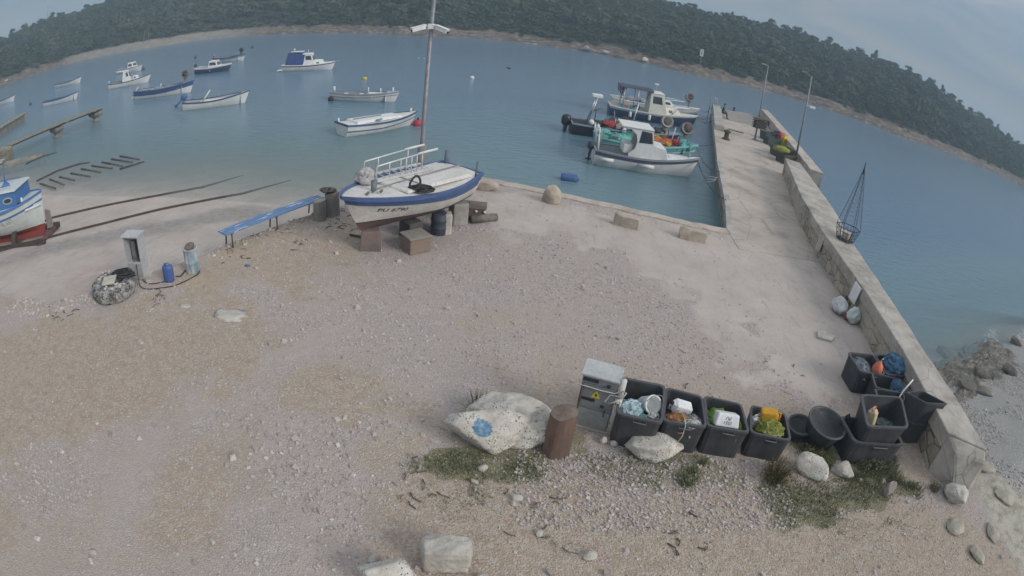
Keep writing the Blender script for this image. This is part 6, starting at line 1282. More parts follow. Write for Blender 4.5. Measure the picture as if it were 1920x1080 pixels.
def bollard(lab, p, s=1.): o = thing('bollard', lab, 'bollard', p); MB().lathe([(.2*s, 0), (.2*s, .04*s), (.12*s, .08*s), (.11*s, .3*s), (.18*s, .36*s), (.18*s, .42*s), (.08*s, .46*s), (0, .46*s)], 16).build('bollard_body', rust, o)
bollard('dark iron bollard where the raised kerb of the pier begins', G(1361, 261, .03), 1.5); bollard('small dark bollard at the far edge of the pier head', G(1376, 208, .03), .9); bollard('low dark bollard near the parapet at the pier end', G(1440, 236, .03), 1.)
b_ = G(1346, 331, .03)
for i in range(3): p0 = G(1345-2*i, 333+3*i, .05); tag(MB().tube([p0, p0+Vector((-.6, .25, -.1-.1*i))], .018, 5).build('mooring_bar', MC['pale_metal']), 'pale metal mooring bar sticking out from the pier side', 'bar', 'bars on the pier side')
# person sitting on the kerb
pp = G(1352, 212, .44); pr_ = thing('person', 'person in dark green jacket and dark trousers sitting on the kerb at the pier end', 'person', (pp.x+.1, pp.y, .0), -.25)
seat = .44
J = {'pel': (0, 0, seat+.12), 'bel': (.02, 0, seat+.28), 'che': (.07, 0, seat+.50), 'nek': (.10, 0, seat+.66), 'hd0': (.12, 0, seat+.72), 'hd1': (.14, 0, seat+.82), 'hd2': (.135, 0, seat+.92)}
E_ = [('pel', 'bel'), ('bel', 'che'), ('che', 'nek'), ('nek', 'hd0'), ('hd0', 'hd1'), ('hd1', 'hd2')]; RR_ = {'pel': .15, 'bel': .145, 'che': .165, 'nek': .06, 'hd0': .075, 'hd1': .10, 'hd2': .075}
for s_, n in ((1, 'l'), (-1, 'r')):
    J.update({n+'hip': (.06, s_*.1, seat+.09), n+'kne': (.46, s_*.13, seat+.08), n+'ank': (.50, s_*.13, .1), n+'toe': (.68, s_*.15, .045), n+'sho': (.06, s_*.19, seat+.56), n+'elb': (.16, s_*.25, seat+.30), n+'wri': (.38, s_*.14, seat+.22), n+'pal': (.44, s_*.11, seat+.19)})
    E_ += [('pel', n+'hip'), (n+'hip', n+'kne'), (n+'kne', n+'ank'), (n+'ank', n+'toe'), ('che', n+'sho'), (n+'sho', n+'elb'), (n+'elb', n+'wri'), (n+'wri', n+'pal')]
    RR_.update({n+'hip': .105, n+'kne': .075, n+'ank': .05, n+'toe': .04, n+'sho': .075, n+'elb': .052, n+'wri': .034, n+'pal': .036})
    for k in range(5):
        q = n+'f%d' % k; a_ = (k-1.5)*.024; J[q] = (.525-.01*abs(k-1.5), s_*.11+a_, seat+.155) if k < 4 else (.465, s_*.11-s_*.055, seat+.175); J[q+'m'] = (.485, s_*.11+a_*.95, seat+.185) if k < 4 else (.45, s_*.11-s_*.04, seat+.19)
        E_ += [(n+'pal', q+'m'), (q+'m', q)]; RR_[q] = .008; RR_[q+'m'] = .0095
ks = list(J); me = bpy.data.meshes.new('body'); me.from_pydata([J[k] for k in ks], [(ks.index(a_), ks.index(b_)) for a_, b_ in E_], []); bo = bpy.data.objects.new('body', me); COL.objects.link(bo)
sk = bo.modifiers.new('skin', 'SKIN'); 
for i, k in enumerate(ks): d__ = me.skin_vertices[0].data[i]; d__.radius = (RR_[k],)*2; d__.use_root = (k == 'pel')
sb_ = bo.modifiers.new('sub', 'SUBSURF'); sb_.levels = sb_.render_levels = 1
dg = bpy.context.evaluated_depsgraph_get(); ev = bo.evaluated_get(dg); m2 = bpy.data.meshes.new_from_object(ev); bo.modifiers.clear(); bo.data = m2; bo.parent = pr_
SKIN = mat('skin', (.42, .26, .19), None, 4, .6); JK = mat('green_jacket', (.05, .075, .055), (.035, .05, .04), 6, .9); TR = mat('dark_trousers', (.03, .035, .045), None, 6, .9); SH = mat('dark_shoes', (.02, .02, .02), None, 6, .7)
m2.materials.clear()
for x in (SKIN, JK, TR, SH): m2.materials.append(x)
for p in m2.polygons:
    c = p.center; p.use_smooth = True
    p.material_index = 3 if c.z < .12 else (0 if (c.z > seat+.66 or (c.x > .385 and c.z > seat+.14)) else (2 if (c.z < seat+.17) else 1))
hd = Vector((.135, 0, seat+.84)); m = MB(); v_, f2 = lump(hd+Vector((-.018, 0, .03)), (.112, .1, .1), 2, 3, .06, 3); m.add(v_, [f for f in f2 if not all(v_[i].x > hd.x+.055 and v_[i].z < hd.z+.07 for i in f)], 0, True); m.build('hair', mat('dark_hair', (.025, .02, .018), None, 9, .8), pr_)
m = MB(); m.add([hd+Vector(q) for q in ((.09, -.014, -.02), (.09, .014, -.02), (.118, 0, -.022), (.092, 0, .018))], [(0, 2, 3), (2, 1, 3), (0, 1, 2)]); m.build('nose', SKIN, pr_)
for s_ in (1, -1):
    v_, f2 = lump(hd+Vector((.088, s_*.034, .008)), (.012, .013, .009), 1, 1, 0); m = MB(); m.add(v_, f2); m.build('eye', INK, pr_); v_, f2 = lump(hd+Vector((.0, s_*.1, -.01)), (.022, .012, .03), 1, 1, 0); m = MB(); m.add(v_, f2, 0, True); m.build('ear', SKIN, pr_)
MB().box(hd+Vector((.093, 0, -.05)), (.008, .045, .01)).build('mouth', mat('lips', (.3, .13, .11), None, 4, .6), pr_)
# ---------------- boat on the slipway
sv_, bv = Vector((-17.5, 13.25, 0)), Vector((-22.4, 11.0, 0)); c_ = (sv_+bv)/2; d_ = bv-sv_; L = d_.length
sbt = thing('wooden_boat', 'white and bright blue cabin boat with red bottom on the slipway cradle', 'boat', (c_.x, c_.y, .22), math.atan2(d_.y, d_.x))
h = Hull(L, 2.3, .78, .5, .5, .35, .3, .35, .8, True); SBL = paint('slip_blue', (.07, .17, .38))
make_hull(sbt, h, [(.40, RED), (1, paint('slip_white', (.52, .56, .55)))], (.40, -.24), deck=(0, 1), deckm=paint('slip_deck', (.50, .55, .55)), gun=MC['slip_blue'], gw=.05); stripe(sbt, h, .78, .83, SBL, u0=0)
cc_ = cabin(sbt, -L/2+.85, L*.32, 1.5, 1.45, .75, 1.42, .05, .05, SBL, roof=paint('slip_roof', (.50, .55, .56)), name='cabin', over=.09, wf=1.4)
def oval(x, z, y, a_, b__, m_, nm, par, th=.012):
    m = MB(); q = [(x+a_*math.cos(t), y, z+b__*math.sin(t)) for t in np.linspace(0, 2*PI, 19)[:-1]]; q2 = [(p[0], p[1]+th, p[2]) for p in q]; m.add(q+q2, [tuple(range(18)), tuple(range(35, 17, -1))]+[(i, 18+i, 18+(i+1) % 18, (i+1) % 18) for i in range(18)]); return m.build(nm, m_, par)
for x in (-L/2+1.3, -L/2+2.25, .8):
    for sg in (1, -1):
        f_ = oval(x, 1.1, sg*.735, .27, .13, paint('port_rim', (.36, .42, .46)), 'porthole', cc_, .014*sg); oval(x, 1.1, sg*.75, .2, .085, GLASS, 'glass', f_, .008*sg)
for y in (-.5, .5):
    m = MB(); m.tube([(-L*.28+.0, y, 1.58), (-L*.28+.0, y, 1.53+.08), (.3, y, 1.61), (.3, y, 1.58)], .018, 6); m.tube([(-.2, y, 1.5), (-.2, y, 1.6)], .018, 6); m.build('roof_rail', SBL, sbt)
m = MB(); m.tube([(-.95, .0, 1.5), (-.95, .0, 2.35)], [.045, .03], 8); m.build('mast', SBL, sbt); m = MB(); m.hexa([(-1.13, -.16, 1.5), (-.77, -.16, 1.5), (-.77, .16, 1.5), (-1.13, .16, 1.5), (-1.02, -.07, 1.64), (-.88, -.07, 1.64), (-.88, .07, 1.64), (-1.02, .07, 1.64)]); m.build('mast_foot', SBL, sbt, .01)
m = MB(); m.tube([(-L/2+.7, .5, .82), (-L/2+.7, .5, 1.05)], .05, 8); m.build('mooring_post', WHITE, sbt); m = MB()
for x, y in ((-L/2+.75, .68), (-L/2+.4, .35)): m.box((x, y, .9), (.2, .06, .07), .6)
m.each('cleat', BLACK, sbt)
m = MB(); m.tube([(-L/2-.02, .1, .55), (-L/2+.55, .62, .56)], .05, 8); m.build('fender', WHITE, sbt)
m = MB(); m.hexa([(-L/2-.42, -.03, -.42), (-L/2-.08, -.03, -.5), (-L/2-.08, .03, -.5), (-L/2-.42, .03, -.42), (-L/2-.38, -.03, .22), (-L/2-.12, -.03, .3), (-L/2-.12, .03, .3), (-L/2-.38, .03, .22)]); m.build('rudder', mat('rudder_grey', (.24, .21, .2), (.17, .14, .14), 4, .8), sbt, .02)
m = MB(); m.hexa([(-L/2+.1, -.07, -.72), (L/2-.4, -.07, -.72), (L/2-.4, .07, -.72), (-L/2+.1, .07, -.72), (-L/2-.02, -.07, -.3), (L/2-.2, -.07, -.3), (L/2-.2, .07, -.3), (-L/2-.02, .07, -.3)]); m.build('keel', RED, sbt)
V, F = text_geo('PL 557', .2); mb = MB(); mb.add([h.pt(.27-(v.x)/L, .70+v.y*.8, 1, .014) for v in V], [f[::-1] for f in F]); mb.build('registration_number', mat('faded_number', (.30, .32, .33), None, 4, .7), sbt)
yaw2 = sbt.rotation_euler[2]; cr_ = thing('slipway_cradle', 'dark timber cradle on rails under the blue and white boat', 'cradle', (c_.x, c_.y, -.58), yaw2)
m = MB()
for y in (-.85, .85): m.box((-.05, y, .1), (L+.5, .2, .22))
m.each('side_beam', dark_timber, cr_, .01); m = MB()
for x in (-L/2-.05, -L/4, L/4, L/2): m.box((x, 0, .02), (.22, 2.1, .2))
m.each('cross_beam', redw, cr_, .01); m = MB()
for x in (-L/4, L/4):
    for y in (-.8, .8): m.hexa([(x-.1, y-.12, .1), (x+.1, y-.12, .1), (x+.1, y+.12, .1), (x-.1, y+.12, .1), (x-.1, y*.75-.1, .62), (x+.1, y*.75-.1, .62), (x+.1, y*.75+.1, .62), (x-.1, y*.75+.1, .62)])
m.each('support_chock', dark_timber, cr_, .01)
# ================================================================ forest, trees, bushes, grass, gravel
def leafmat(name, c1, c2, var=.45, sc=.25):
    T = NT(name); g = T.add('ShaderNodeNewGeometry').outputs['Random Per Island']; n = T.noise(T.coord('Object'), sc, 4, .6); tn = T.attr('tint')
    k = T.ramp(T.math('ADD', T.math('MULTIPLY', g, var), T.math('MULTIPLY', n, 1-var)), [(.25, c1), (.75, c2)])
    k = T.mix(T.rng(tn, 0, 1), k, (.11, .098, .085)); k = T.mix(T.rng(tn, 0, -1), k, (.075, .085, .035))
    T.link(k, T.b.inputs['Base Color']); T.b.inputs['Roughness'].default_value = .8; T.b.inputs['Specular IOR Level'].default_value = .15; return T.m
PINE = leafmat('pine_foliage', (.015, .031, .017), (.050, .078, .034))
def quads(C, Nn, S, asp=1., r=rng):
    n = len(C); a = np.cross(Nn, r.normal(size=(n, 3))); a /= np.linalg.norm(a, axis=1)[:, None]+1e-9; b = np.cross(Nn, a)
    S = np.asarray(S).reshape(-1, 1); a = a*S; b = b*S*asp; j = lambda: r.uniform(.6, 1.1, (n, 1))
    V = np.stack([C-a*j()-b*j(), C+a*j()-b*j(), C+a*j()+b*j(), C-a*j()+b*j()], 1).reshape(-1, 3); return V, np.arange(4*n).reshape(n, 4)
def crown(nl, nq, R, Hh, z0, s0, r, kind='round'):
    """leaf clumps on several irregular lobes: returns vertices (quads)"""
    C, N = [], []
    for i in range(nl):
        a = r.uniform(0, 2*PI); q = R*.62*math.sqrt(r.uniform(0, 1)); z = z0+Hh*r.uniform(.12, .85)
        if kind == 'cone': q *= 1.25*(1-(z-z0)/Hh)+.1
        lr = R*r.uniform(.34, .58)*((1.25-(z-z0)/Hh) if kind == 'cone' else 1)
        c = np.array([q*math.cos(a), q*math.sin(a), z]); d = r.normal(size=(nq, 3)); d[:, 2] = np.abs(d[:, 2])*1.1-.35; d /= np.linalg.norm(d, axis=1)[:, None]
        C.append(c+d*np.array([1, 1, .72])*lr*r.uniform(.72, 1.08, (nq, 1))); N.append(d+r.normal(size=(nq, 3))*.45)
    C = np.concatenate(C); N = np.concatenate(N); N /= np.linalg.norm(N, axis=1)[:, None]
    return quads(C, N, r.uniform(.6, 1.25, len(C))*s0, r.uniform(.5, .9, (len(C), 1)), r)
r = np.random.default_rng(11)
VAR = [crown(8, 34, 2.7, 3.9, .0, .36, r) for _ in range(5)]+[crown(8, 30, 2.1, 5.0, .0, .34, r, 'cone') for _ in range(2)]
pts = []
t = 1.6
while t < 100:
    step = 2.5 if t < 40 else 3.3
    n_ = int((math.radians(62)+math.radians(66))*(150+t)/step); az = np.linspace(math.radians(-66), math.radians(62), n_)+r.normal(size=n_)*.006
    pts.append(np.stack([az, np.full(n_, t)+r.normal(size=n_)*1.1], -1)); t += step
pts = np.concatenate(pts); fx, fy, fz = hill_at(pts[:, 0], pts[:, 1])
keep = (fbm(fx*.06, fy*.06, 3, 77) > .24) & (pts[:, 1] > 2.5-1.3*(pts[:, 0] < math.radians(-49))+2.4*vnoise(pts[:, 0]*40, pts[:, 0]*0, 4)); 
bea_ = sst(math.radians(-50), math.radians(-46), pts[:, 0])*(1-sst(math.radians(-33), math.radians(-26), pts[:, 0])); keep &= (pts[:, 1] > 3.4+4.0*bea_)
pts, fx, fy, fz = pts[keep], fx[keep], fy[keep], fz[keep]

VV, TI = [], []
for i in range(len(pts)):
    v = VAR[r.integers(0, 7)][0]; tt_ = pts[i, 1]; s = .78*min(1.55 if tt_ < 62 else 1.15, max(.5, math.exp(r.normal()*.40)))*(.30+.75*min(1, max(0, (tt_-3)/16))); a_ = r.uniform(0, 6.28); c, s_ = math.cos(a_), math.sin(a_)
    s *= 1+.35*(vnoise(np.array([fx[i]*.05]), np.array([fy[i]*.05]), 31)[0]-.5)
    w_ = np.stack([v[:, 0]*c-v[:, 1]*s_, v[:, 0]*s_+v[:, 1]*c, v[:, 2]], -1)*np.array([s*r.uniform(1.0, 1.55), s*r.uniform(1.0, 1.55), s*r.uniform(.65, 1.1)])+np.array([fx[i], fy[i], fz[i]-.25])
    azd = math.degrees(pts[i, 0]); bare = max(0, 1-abs(azd+36)/11)*max(0, 1-abs(tt_-24)/26)
    ti = min(.9, 1.3*bare*r.uniform(.3, 1)) if bare > .1 and r.random() < .85 else float(np.clip(r.normal()*.28-.05, -.7, .45)); ti = -.8*r.random() if tt_ < 6 and r.random() < .6 else ti
    VV.append(w_.astype(np.float32)); TI.append(np.full(len(w_), ti, np.float32))
VV = np.concatenate(VV); TI = np.concatenate(TI)
fo_ = npmesh('forest', VV, np.arange(len(VV)).reshape(-1, 4), PINE, False, {'tint': TI}); tag(fo_, kind='stuff')
# single trees that stand out on the skyline and along the shore
trunkm = mat('pine_bark', (.13, .10, .075), (.08, .06, .045), 6, .95, bump=.5)
PROTO = []
for k in range(6):
    rr = np.random.default_rng(50+k); kind = 'cone' if k == 5 else 'round'
    o = thing('pine_tree', 'x', 'tree'); hh = [5.2, 6.0, 6.8, 5.6, 6.4, 7.][k]; m = MB(); top = hh*.72
    m.tube([(0, 0, -.8), (.05, .03, hh*.3), (.15*(-1)**k, .1, top)], [.2, .15, .06], 8)
    for q in range(6): a_ = q*1.05+k; z_ = hh*(.32+.06*q); m.tube([(.05, .03, z_), (.9*math.cos(a_), .9*math.sin(a_), z_+.5), (1.6*math.cos(a_), 1.6*math.sin(a_), z_+.8)], [.07, .05, .025], 5)
    m.build('trunk', trunkm, o); V_, F_q = crown([9, 10, 9, 8, 11, 12][k], 46, [2.3, 2.6, 2.2, 2.9, 2.4, 1.8][k], hh*.72, hh*.30, .30, rr, kind)
    c = npmesh('crown', V_, F_q, PINE, False, {'tint': np.zeros(len(V_))}); c.parent = o; PROTO.append([o, False])
def tree(k, az, t, s, lab, group):
    x, y, z = hill_at(np.array([az]), np.array([t])); p = (float(x[0]), float(y[0]), float(z[0])-.1); q = PROTO[k]
    o = q[0] if not q[1] else dup(q[0]); q[1] = True; o.location = p; o.rotation_euler[2] = random.uniform(0, 6.28); o.scale = (s, s, s*random.uniform(.9, 1.1)); tag(o, lab, 'tree', group)
random.seed(21)
for i in range(34): tree(i % 6, math.radians(12.5+i*1.22+random.uniform(-.35, .35)), 78+random.uniform(-4, 2), random.uniform(.62, 1.0), 'dark pine standing on the skyline of the wooded headland at right', 'skyline pines at right')
for i in range(13): tree(i % 5, math.radians(-57+i*1.15+random.uniform(-.3, .3)), 78+random.uniform(-4, 2), random.uniform(.6, .95), 'dark pine standing on the skyline of the wooded hill at left', 'skyline pines at left')
for i, azd in enumerate((-54, -51.5, -49, 17, 19.5, 23, 27, 30, 33.5, 36, 39, 42.5, 46)): tree(i % 5, math.radians(azd), random.uniform(7, 12), random.uniform(.6, .85), 'dark pine at the front edge of the wood just above the shore rocks', 'front pines above the shore')
for q in PROTO:
    if not q[1]:
        for c in list(q[0].children): bpy.data.objects.remove(c)
        bpy.data.objects.remove(q[0])
# aerial on the hill and navigation sign on the far shore
d = ray(1316, 99); az_ = math.atan2(d[0], d[1]); x, y, z = hill_at(np.array([az_]), np.array([3.3])); gx, gy, gz_ = float(x[0]), float(y[0]), float(z[0]); zs_ = zat(gx, gy, 1316, 99)
sg = thing('shore_sign', 'white upright sign board on a post at the foot of the far wood', 'sign', (gx, gy, gz_), -az_)
MB().tube([(0, .05, -.3), (0, .05, zs_-gz_-.6)], .06, 6).build('post', galv, sg); m = MB(); m.box((0, 0, zs_-gz_), (.78, .05, 1.6)); m.build('board', white_plastic, sg)
m = MB(); m.box((.06, -.035, zs_-gz_+.5), (.22, .02, .18)); m.box((0, -.035, zs_-gz_-.05), (.2, .02, .5)); m.box((-.04, -.035, zs_-gz_-.5), (.22, .02, .16)); m.each('dark_mark', DKGREY, sg)
x, y, z = hill_at(np.array([math.radians(-51)]), np.array([80.])); MA = G(0, 0, 0); az_ = math.atan2(ray(90, 14)[0], ray(90, 14)[1]); x, y, z = hill_at(np.array([az_]), np.array([79.])); zt_ = zat(float(x[0]), float(y[0]), 92, 10)
ae = thing('aerial_mast', 'thin aerial mast rising above the left hill skyline', 'mast', (float(x[0]), float(y[0]), float(z[0]))); MB().tube([(0, 0, 0), (0, 0, zt_-float(z[0]))], .12, 5).build('mast_pole', galv, ae)
for i in range(2): x, y, z = hill_at(np.array([math.radians(-40.2+i*.5)]), np.array([3.6])); p_ = Vector((float(x[0]), float(y[0]), float(z[0])-.1)); tag(MB().tube([p_, p_+Vector((.2, 0, 3.2))], .09, 6).build('wooden_pole', timber), 'pale pole standing on the far beach', 'pole', 'poles on the far beach')
x, y, z = hill_at(np.array([math.radians(-39.6)]), np.array([1.2])); 
for i, (azd, tt2, s2) in enumerate(((-42.4, 1.5, .5), (-55.5, 1.2, .7), (4.5, .6, 1.3), (6.4, .5, 1.), (10.4, .5, 1.2))): x, y, z = hill_at(np.array([math.radians(azd)]), np.array([tt2])); rock('pale rock at the far waterline', Vector((float(x[0]), float(y[0]), float(z[0]))), (s2*1.8, s2, s2*.8), 300+i, LIMEP, i, .3, .3, 2, 'far shore rocks', 'shore_rock', 'rock')
# shore rocks by the wall (seaward side)
rr = random.Random(12); RK = []; SHORE2 = rock_mat('shore_stone_pale', (.27, .25, .21), (.16, .145, .12), .4)
for (px, py), s, hh in (((1775, 692), .55, .4), ((1850, 678), 2.0, .5), ((1884, 668), 1.8, .55), ((1838, 705), 1.6, .4), ((1868, 716), 1.7, .45), ((1800, 702), 1.4, .3), ((1815, 728), 1.7, .28), ((1785, 752), 1.3, .24), ((1765, 730), .9, .28), ((1905, 645), 1.5, .5), ((1835, 758), 1.3, .26), ((1855, 650), 1.2, .35), ((1892, 700), 1.5, .45), ((1790, 722), .9, .3), ((1822, 785), .9, .2), ((1768, 772), .8, .2), ((1830, 690), 1.3, .3), ((1800, 775), 1.1, .2), ((1850, 738), 1.4, .3), ((1786, 800), .9, .16), ((1760, 705), .7, .25)): RK.append(((px, py), s, hh, SHORE))
for i, ((px, py), s, hh, m_) in enumerate(RK[::3]):
    p = Gt(px, py); p.z = max(p.z, WL-.15)
    rock('dark wet rock at the foot of the wall on the seaward beach', p, (s*.6, s*.45, hh*.8), 200+i, (SHORE if i % 3 else SHORE2), -.5+rr.uniform(-.8, .8), .5, .6, 3, 'dark shore rocks', 'shore_rock', 'rock')
for i, ((px, py), s) in enumerate((((1850, 880), .5), ((1830, 850), .35), ((1880, 930), .6), ((1790, 990), .5), ((1860, 1000), .45), ((1830, 1040), .4))): rock('low tan rock shelf in the ground outside the wall end', Gt(px, py), (s*1.5, s, .12), 240+i, rock_mat('clay_rock', (.40, .37, .30), (.26, .24, .19)) if i == 0 else bpy.data.materials['clay_rock'], i, .3, .5, 3, 'tan rock shelves', 'rock', 'rock')
# the rock shelf itself: one broken ledge running into the water
SP = [p for p in pxpoly([(1748, 690), (1790, 655), (1840, 632), (1905, 628), (1960, 650), (1915, 700), (1872, 738), (1832, 775), (1795, 830), (1768, 800)], -1.)]
gx_ = np.arange(11.0, 21.5, .075); gy_ = np.arange(7.0, 16.5, .075); GX, GY = np.meshgrid(gx_, gy_); sd_ = sdist(GX, GY, SP); q1 = GX*.82+GY*.57; q2 = -GX*.57+GY*.82
rid = 1-np.abs(2*fbm(q1*.55, q2*1.25, 4, 401)-1); stp = np.floor((fbm(q1*.5+9, q2*.9, 3, 402)*7+.25*fbm(q1*3, q2*3, 3, 403)))/7
hh_ = sst(-.5, .9, sd_+(fbm(GX*.9, GY*.9, 3, 404)-.5)*1.6)*(.19*(rid-.55)+.27*(stp-.32)+.12*(fbm(GX*3, GY*3, 4, 405)-.5)+.05)
GZ = np.where(hh_ > .012, terrain(GX, GY)[0]*.55+(WL+.05)*.45+hh_, terrain(GX, GY)[0]-.25); GZ = np.where(sd_ < -.9, terrain(GX, GY)[0]-.4, GZ)
T = NT('broken_shelf_rock'); v = T.coord('Object'); n = T.noise(T.coord('Object', (.8, 1.6, 3)), 1.6, 9, .75); k = T.ramp(n, [(.36, (.075, .067, .056)), (.5, (.16, .146, .122)), (.66, (.28, .26, .22))]); k = T.mix(T.rng(T.noise(v, 7, 6, .8), .55, .66, 0, .7), k, (.06, .055, .045)); T.link(k, T.b.inputs['Base Color']); T.b.inputs['Roughness'].default_value = .75; T.link(T.bump(T.noise(v, 5, 8, .8), .9, .1), T.b.inputs['Normal'])
Fq = gridf(len(gx_), len(gy_)); ok = (sd_.ravel()[Fq] > -.9).any(1); o = npmesh('rock_shelf', np.stack([GX, GY, GZ], -1).reshape(-1, 3), Fq[ok], T.m, False); tag(o, 'broken dark rock shelf running into the water on the seaward side of the wall', 'rock')
# grass and weeds
def inpoly(px, n, r): 
    P = pxpoly(px); xs_, ys_ = [p[0] for p in P], [p[1] for p in P]; out = np.zeros((0, 2))
    while len(out) < n:
        q = np.stack([r.uniform(min(xs_)-.45, max(xs_)+.45, n*2), r.uniform(min(ys_)-.45, max(ys_)+.45, n*2)], -1); s = sdist(q[:, 0], q[:, 1], P); k = s+(fbm(q[:, 0]*2.2, q[:, 1]*2.2, 3, 61)-.5)*1.5+r.normal(size=len(s))*.12 > .06; out = np.concatenate([out, q[k]])
    return out[:n]
def blades(P, Z, h, wdt, r, lean=.5):
    n = len(P); a = r.uniform(0, 6.28, n); ln = r.normal(size=(n, 2))*lean; hh = h*r.uniform(.4, 1.2, n); u = np.stack([np.cos(a), np.sin(a)], -1)*wdt
    b = np.stack([P[:, 0], P[:, 1], Z], -1); U = np.concatenate([u, np.zeros((n, 1))], 1); m1 = b+np.stack([ln[:, 0]*hh*.35, ln[:, 1]*hh*.35, hh*.6], -1); t_ = b+np.stack([ln[:, 0]*hh, ln[:, 1]*hh, hh], -1)
    V = np.stack([b-U, b+U, m1+U*.7, m1-U*.7, t_+U*.12, t_-U*.12], 1).reshape(-1, 3); i = np.arange(n)[:, None]*6; F = np.concatenate([i+[0, 1, 2, 3], i+[3, 2, 4, 5]]); return V, F
GR = leafmat('weed_green', (.085, .11, .05), (.21, .225, .12), .6, 2.); DRY = leafmat('dry_stems', (.12, .085, .03), (.22, .17, .07), .6, 2.)
r = np.random.default_rng(5); PP = [inpoly([(790, 875), (850, 835), (1010, 858), (1012, 888), (870, 905)], 1800, r), inpoly([(760, 890), (830, 820), (1040, 840), (1060, 920), (860, 940)], 700, r), inpoly([(1020, 850), (1280, 856), (1430, 885), (1410, 905), (1100, 905)], 1000, r), inpoly([(1385, 915), (1480, 885), (1640, 885), (1690, 905), (1640, 960), (1450, 970)], 3600, r), inpoly([(1330, 930), (1450, 880), (1680, 880), (1760, 930), (1650, 1000), (1420, 1000)], 900, r), inpoly([(830, 900), (1100, 890), (1500, 960), (1450, 1060), (900, 980)], 700, r), inpoly([(1590, 885), (1600, 850), (1690, 880), (1700, 910), (1600, 900)], 1600, r), inpoly([(1490, 860), (1490, 835), (1560, 850), (1570, 885)], 900, r), inpoly([(1270, 862), (1310, 850), (1330, 880), (1280, 885)], 500, r), inpoly([(1480, 1000), (1750, 980), (1780, 1060), (1500, 1070)], 350, r)]
P = np.concatenate(PP); hgt_ = np.concatenate([np.full(len(q), k) for q, k in zip(PP, (.06, .05, .06, .075, .06, .035, .17, .17, .11, .04))]); Zg = terrain(P[:, 0], P[:, 1])[0]
V_, F_q = blades(P, Zg-.005, hgt_, .0065, r); o = npmesh('grass', V_, F_q, GR, False, {'tint': np.where(np.repeat(r.random(len(P)) < .25, 6), -.8, 0.)}); tag(o, kind='stuff')
def bush(name, lab, p, R, hh, n, m_, lw=.011, stem=True, seed=0, cat='bush'):
    r = np.random.default_rng(seed); o = thing(name, lab, cat, p); m = MB(); C, N = [], []
    for i in range(n):
        a = r.uniform(0, 6.28); q = R*math.sqrt(r.random()); hz_ = hh*(1-.45*(q/R)**2)*r.uniform(.65, 1.05); tip = Vector((q*math.cos(a), q*math.sin(a), hz_)); b0 = Vector((tip.x*.3, tip.y*.3, -.03)); mid_ = b0.lerp(tip, .55)+Vector((0, 0, .06*hh))
        if i % 2 == 0: m.tube([b0, mid_, tip], [.006, .005, .002], 3, caps=False)
        for u in r.uniform(.25, 1., 10): C.append(b0.lerp(tip, u)+Vector(r.normal(size=3)*.018)); N.append(r.normal(size=3))
    m.build('stems', mat('bush_stem', (.12, .09, .05), (.09, .07, .045), 5, .9), o)
    N = np.array(N); N /= np.linalg.norm(N, axis=1)[:, None]; V_, F_q = quads(np.array([tuple(c) for c in C]), N, np.full(len(C), lw), .55, r); f = npmesh('leaves', V_, F_q, m_, False, {'tint': np.where(np.repeat(r.random(len(C)) < .4, 4), -.9, 0.)}); f.parent = o; return o
OLIVE = leafmat('olive_brown_leaves', (.10, .075, .022), (.20, .155, .05), .6, 3.); DUSTY = leafmat('dry_bush_leaves', (.10, .085, .055), (.19, .155, .10), .6, 3.)
bush('dry_bush', 'rounded yellow-brown bush in front of the last small tub', Gt(1452, 898), .36, .5, 240, OLIVE, .010, seed=1)
bush('dry_bush', 'sparse dry grey-brown bush behind the blue-marked boulder', Gt(893, 775)+Vector((0, .05, 0)), .38, .42, 90, DUSTY, .008, seed=2)
bush('green_weed', 'small bright green plant before the long low white boulder', Gt(1213, 862), .13, .26, 26, leafmat('bright_leaves', (.09, .13, .03), (.17, .20, .06), .6, 3.), .016, seed=3, cat='plant')
bush('green_weed', 'leafy dark green weeds at the foot of the front tub stack', Gt(1630, 880)+Vector((0, -.06, 0)), .4, .3, 110, GR, .016, seed=4, cat='plant'); bush('green_weed', 'tall thin green weeds between round tubs and front stack', Gt(1520, 862), .28, .34, 70, GR, .013, seed=5, cat='plant')
bush('green_weed', 'trailing green weeds at the end of the wall', Gt(1752, 918), .25, .16, 50, GR, .012, seed=6, cat='plant'); bush('green_weed', 'spiky weeds around the reddish grey oval stone', Gt(1675, 905), .22, .26, 60, GR, .014, seed=7, cat='plant')
# gravel: loose stones
r = np.random.default_rng(9)
def at_grid(Afld, x, y):
    i = np.clip(np.searchsorted(ys, y), 0, len(ys)-1); j = np.clip(np.searchsorted(xs, x), 0, len(xs)-1); return Afld[i, j]
def stones(n, x0, x1, y0, y1, smin, smax, keepf):
    x = r.uniform(x0, x1, n); y = r.uniform(y0, y1, n); k = keepf(x, y); x, y = x[k], y[k]; n = len(x); z = terrain(x, y)[0]
    s = smin*(smax/smin)**(r.random(n)**2.2); base = np.array([[-1, -1, -1], [1, -1, -1], [1, 1, -1], [-1, 1, -1], [-.7, -.7, 1], [.7, -.7, 1], [.7, .7, 1], [-.7, .7, 1]])*.5
    V = base[None]*(1+r.uniform(-.38, .38, (n, 8, 3))); a = r.uniform(0, 6.28, n); c, s_ = np.cos(a)[:, None], np.sin(a)[:, None]; V = V*np.stack([s, s*r.uniform(.55, .95, n), s*r.uniform(.35, .7, n)], -1)[:, None]
    V = np.stack([V[..., 0]*c-V[..., 1]*s_, V[..., 0]*s_+V[..., 1]*c, V[..., 2]], -1)+np.stack([x, y, z+s*.12], -1)[:, None]
    f = np.array([[3, 2, 1, 0], [4, 5, 6, 7], [0, 1, 5, 4], [1, 2, 6, 5], [2, 3, 7, 6], [3, 0, 4, 7]]); F = (np.arange(n)[:, None, None]*8+f[None]).reshape(-1, 4); return V.reshape(-1, 3), F
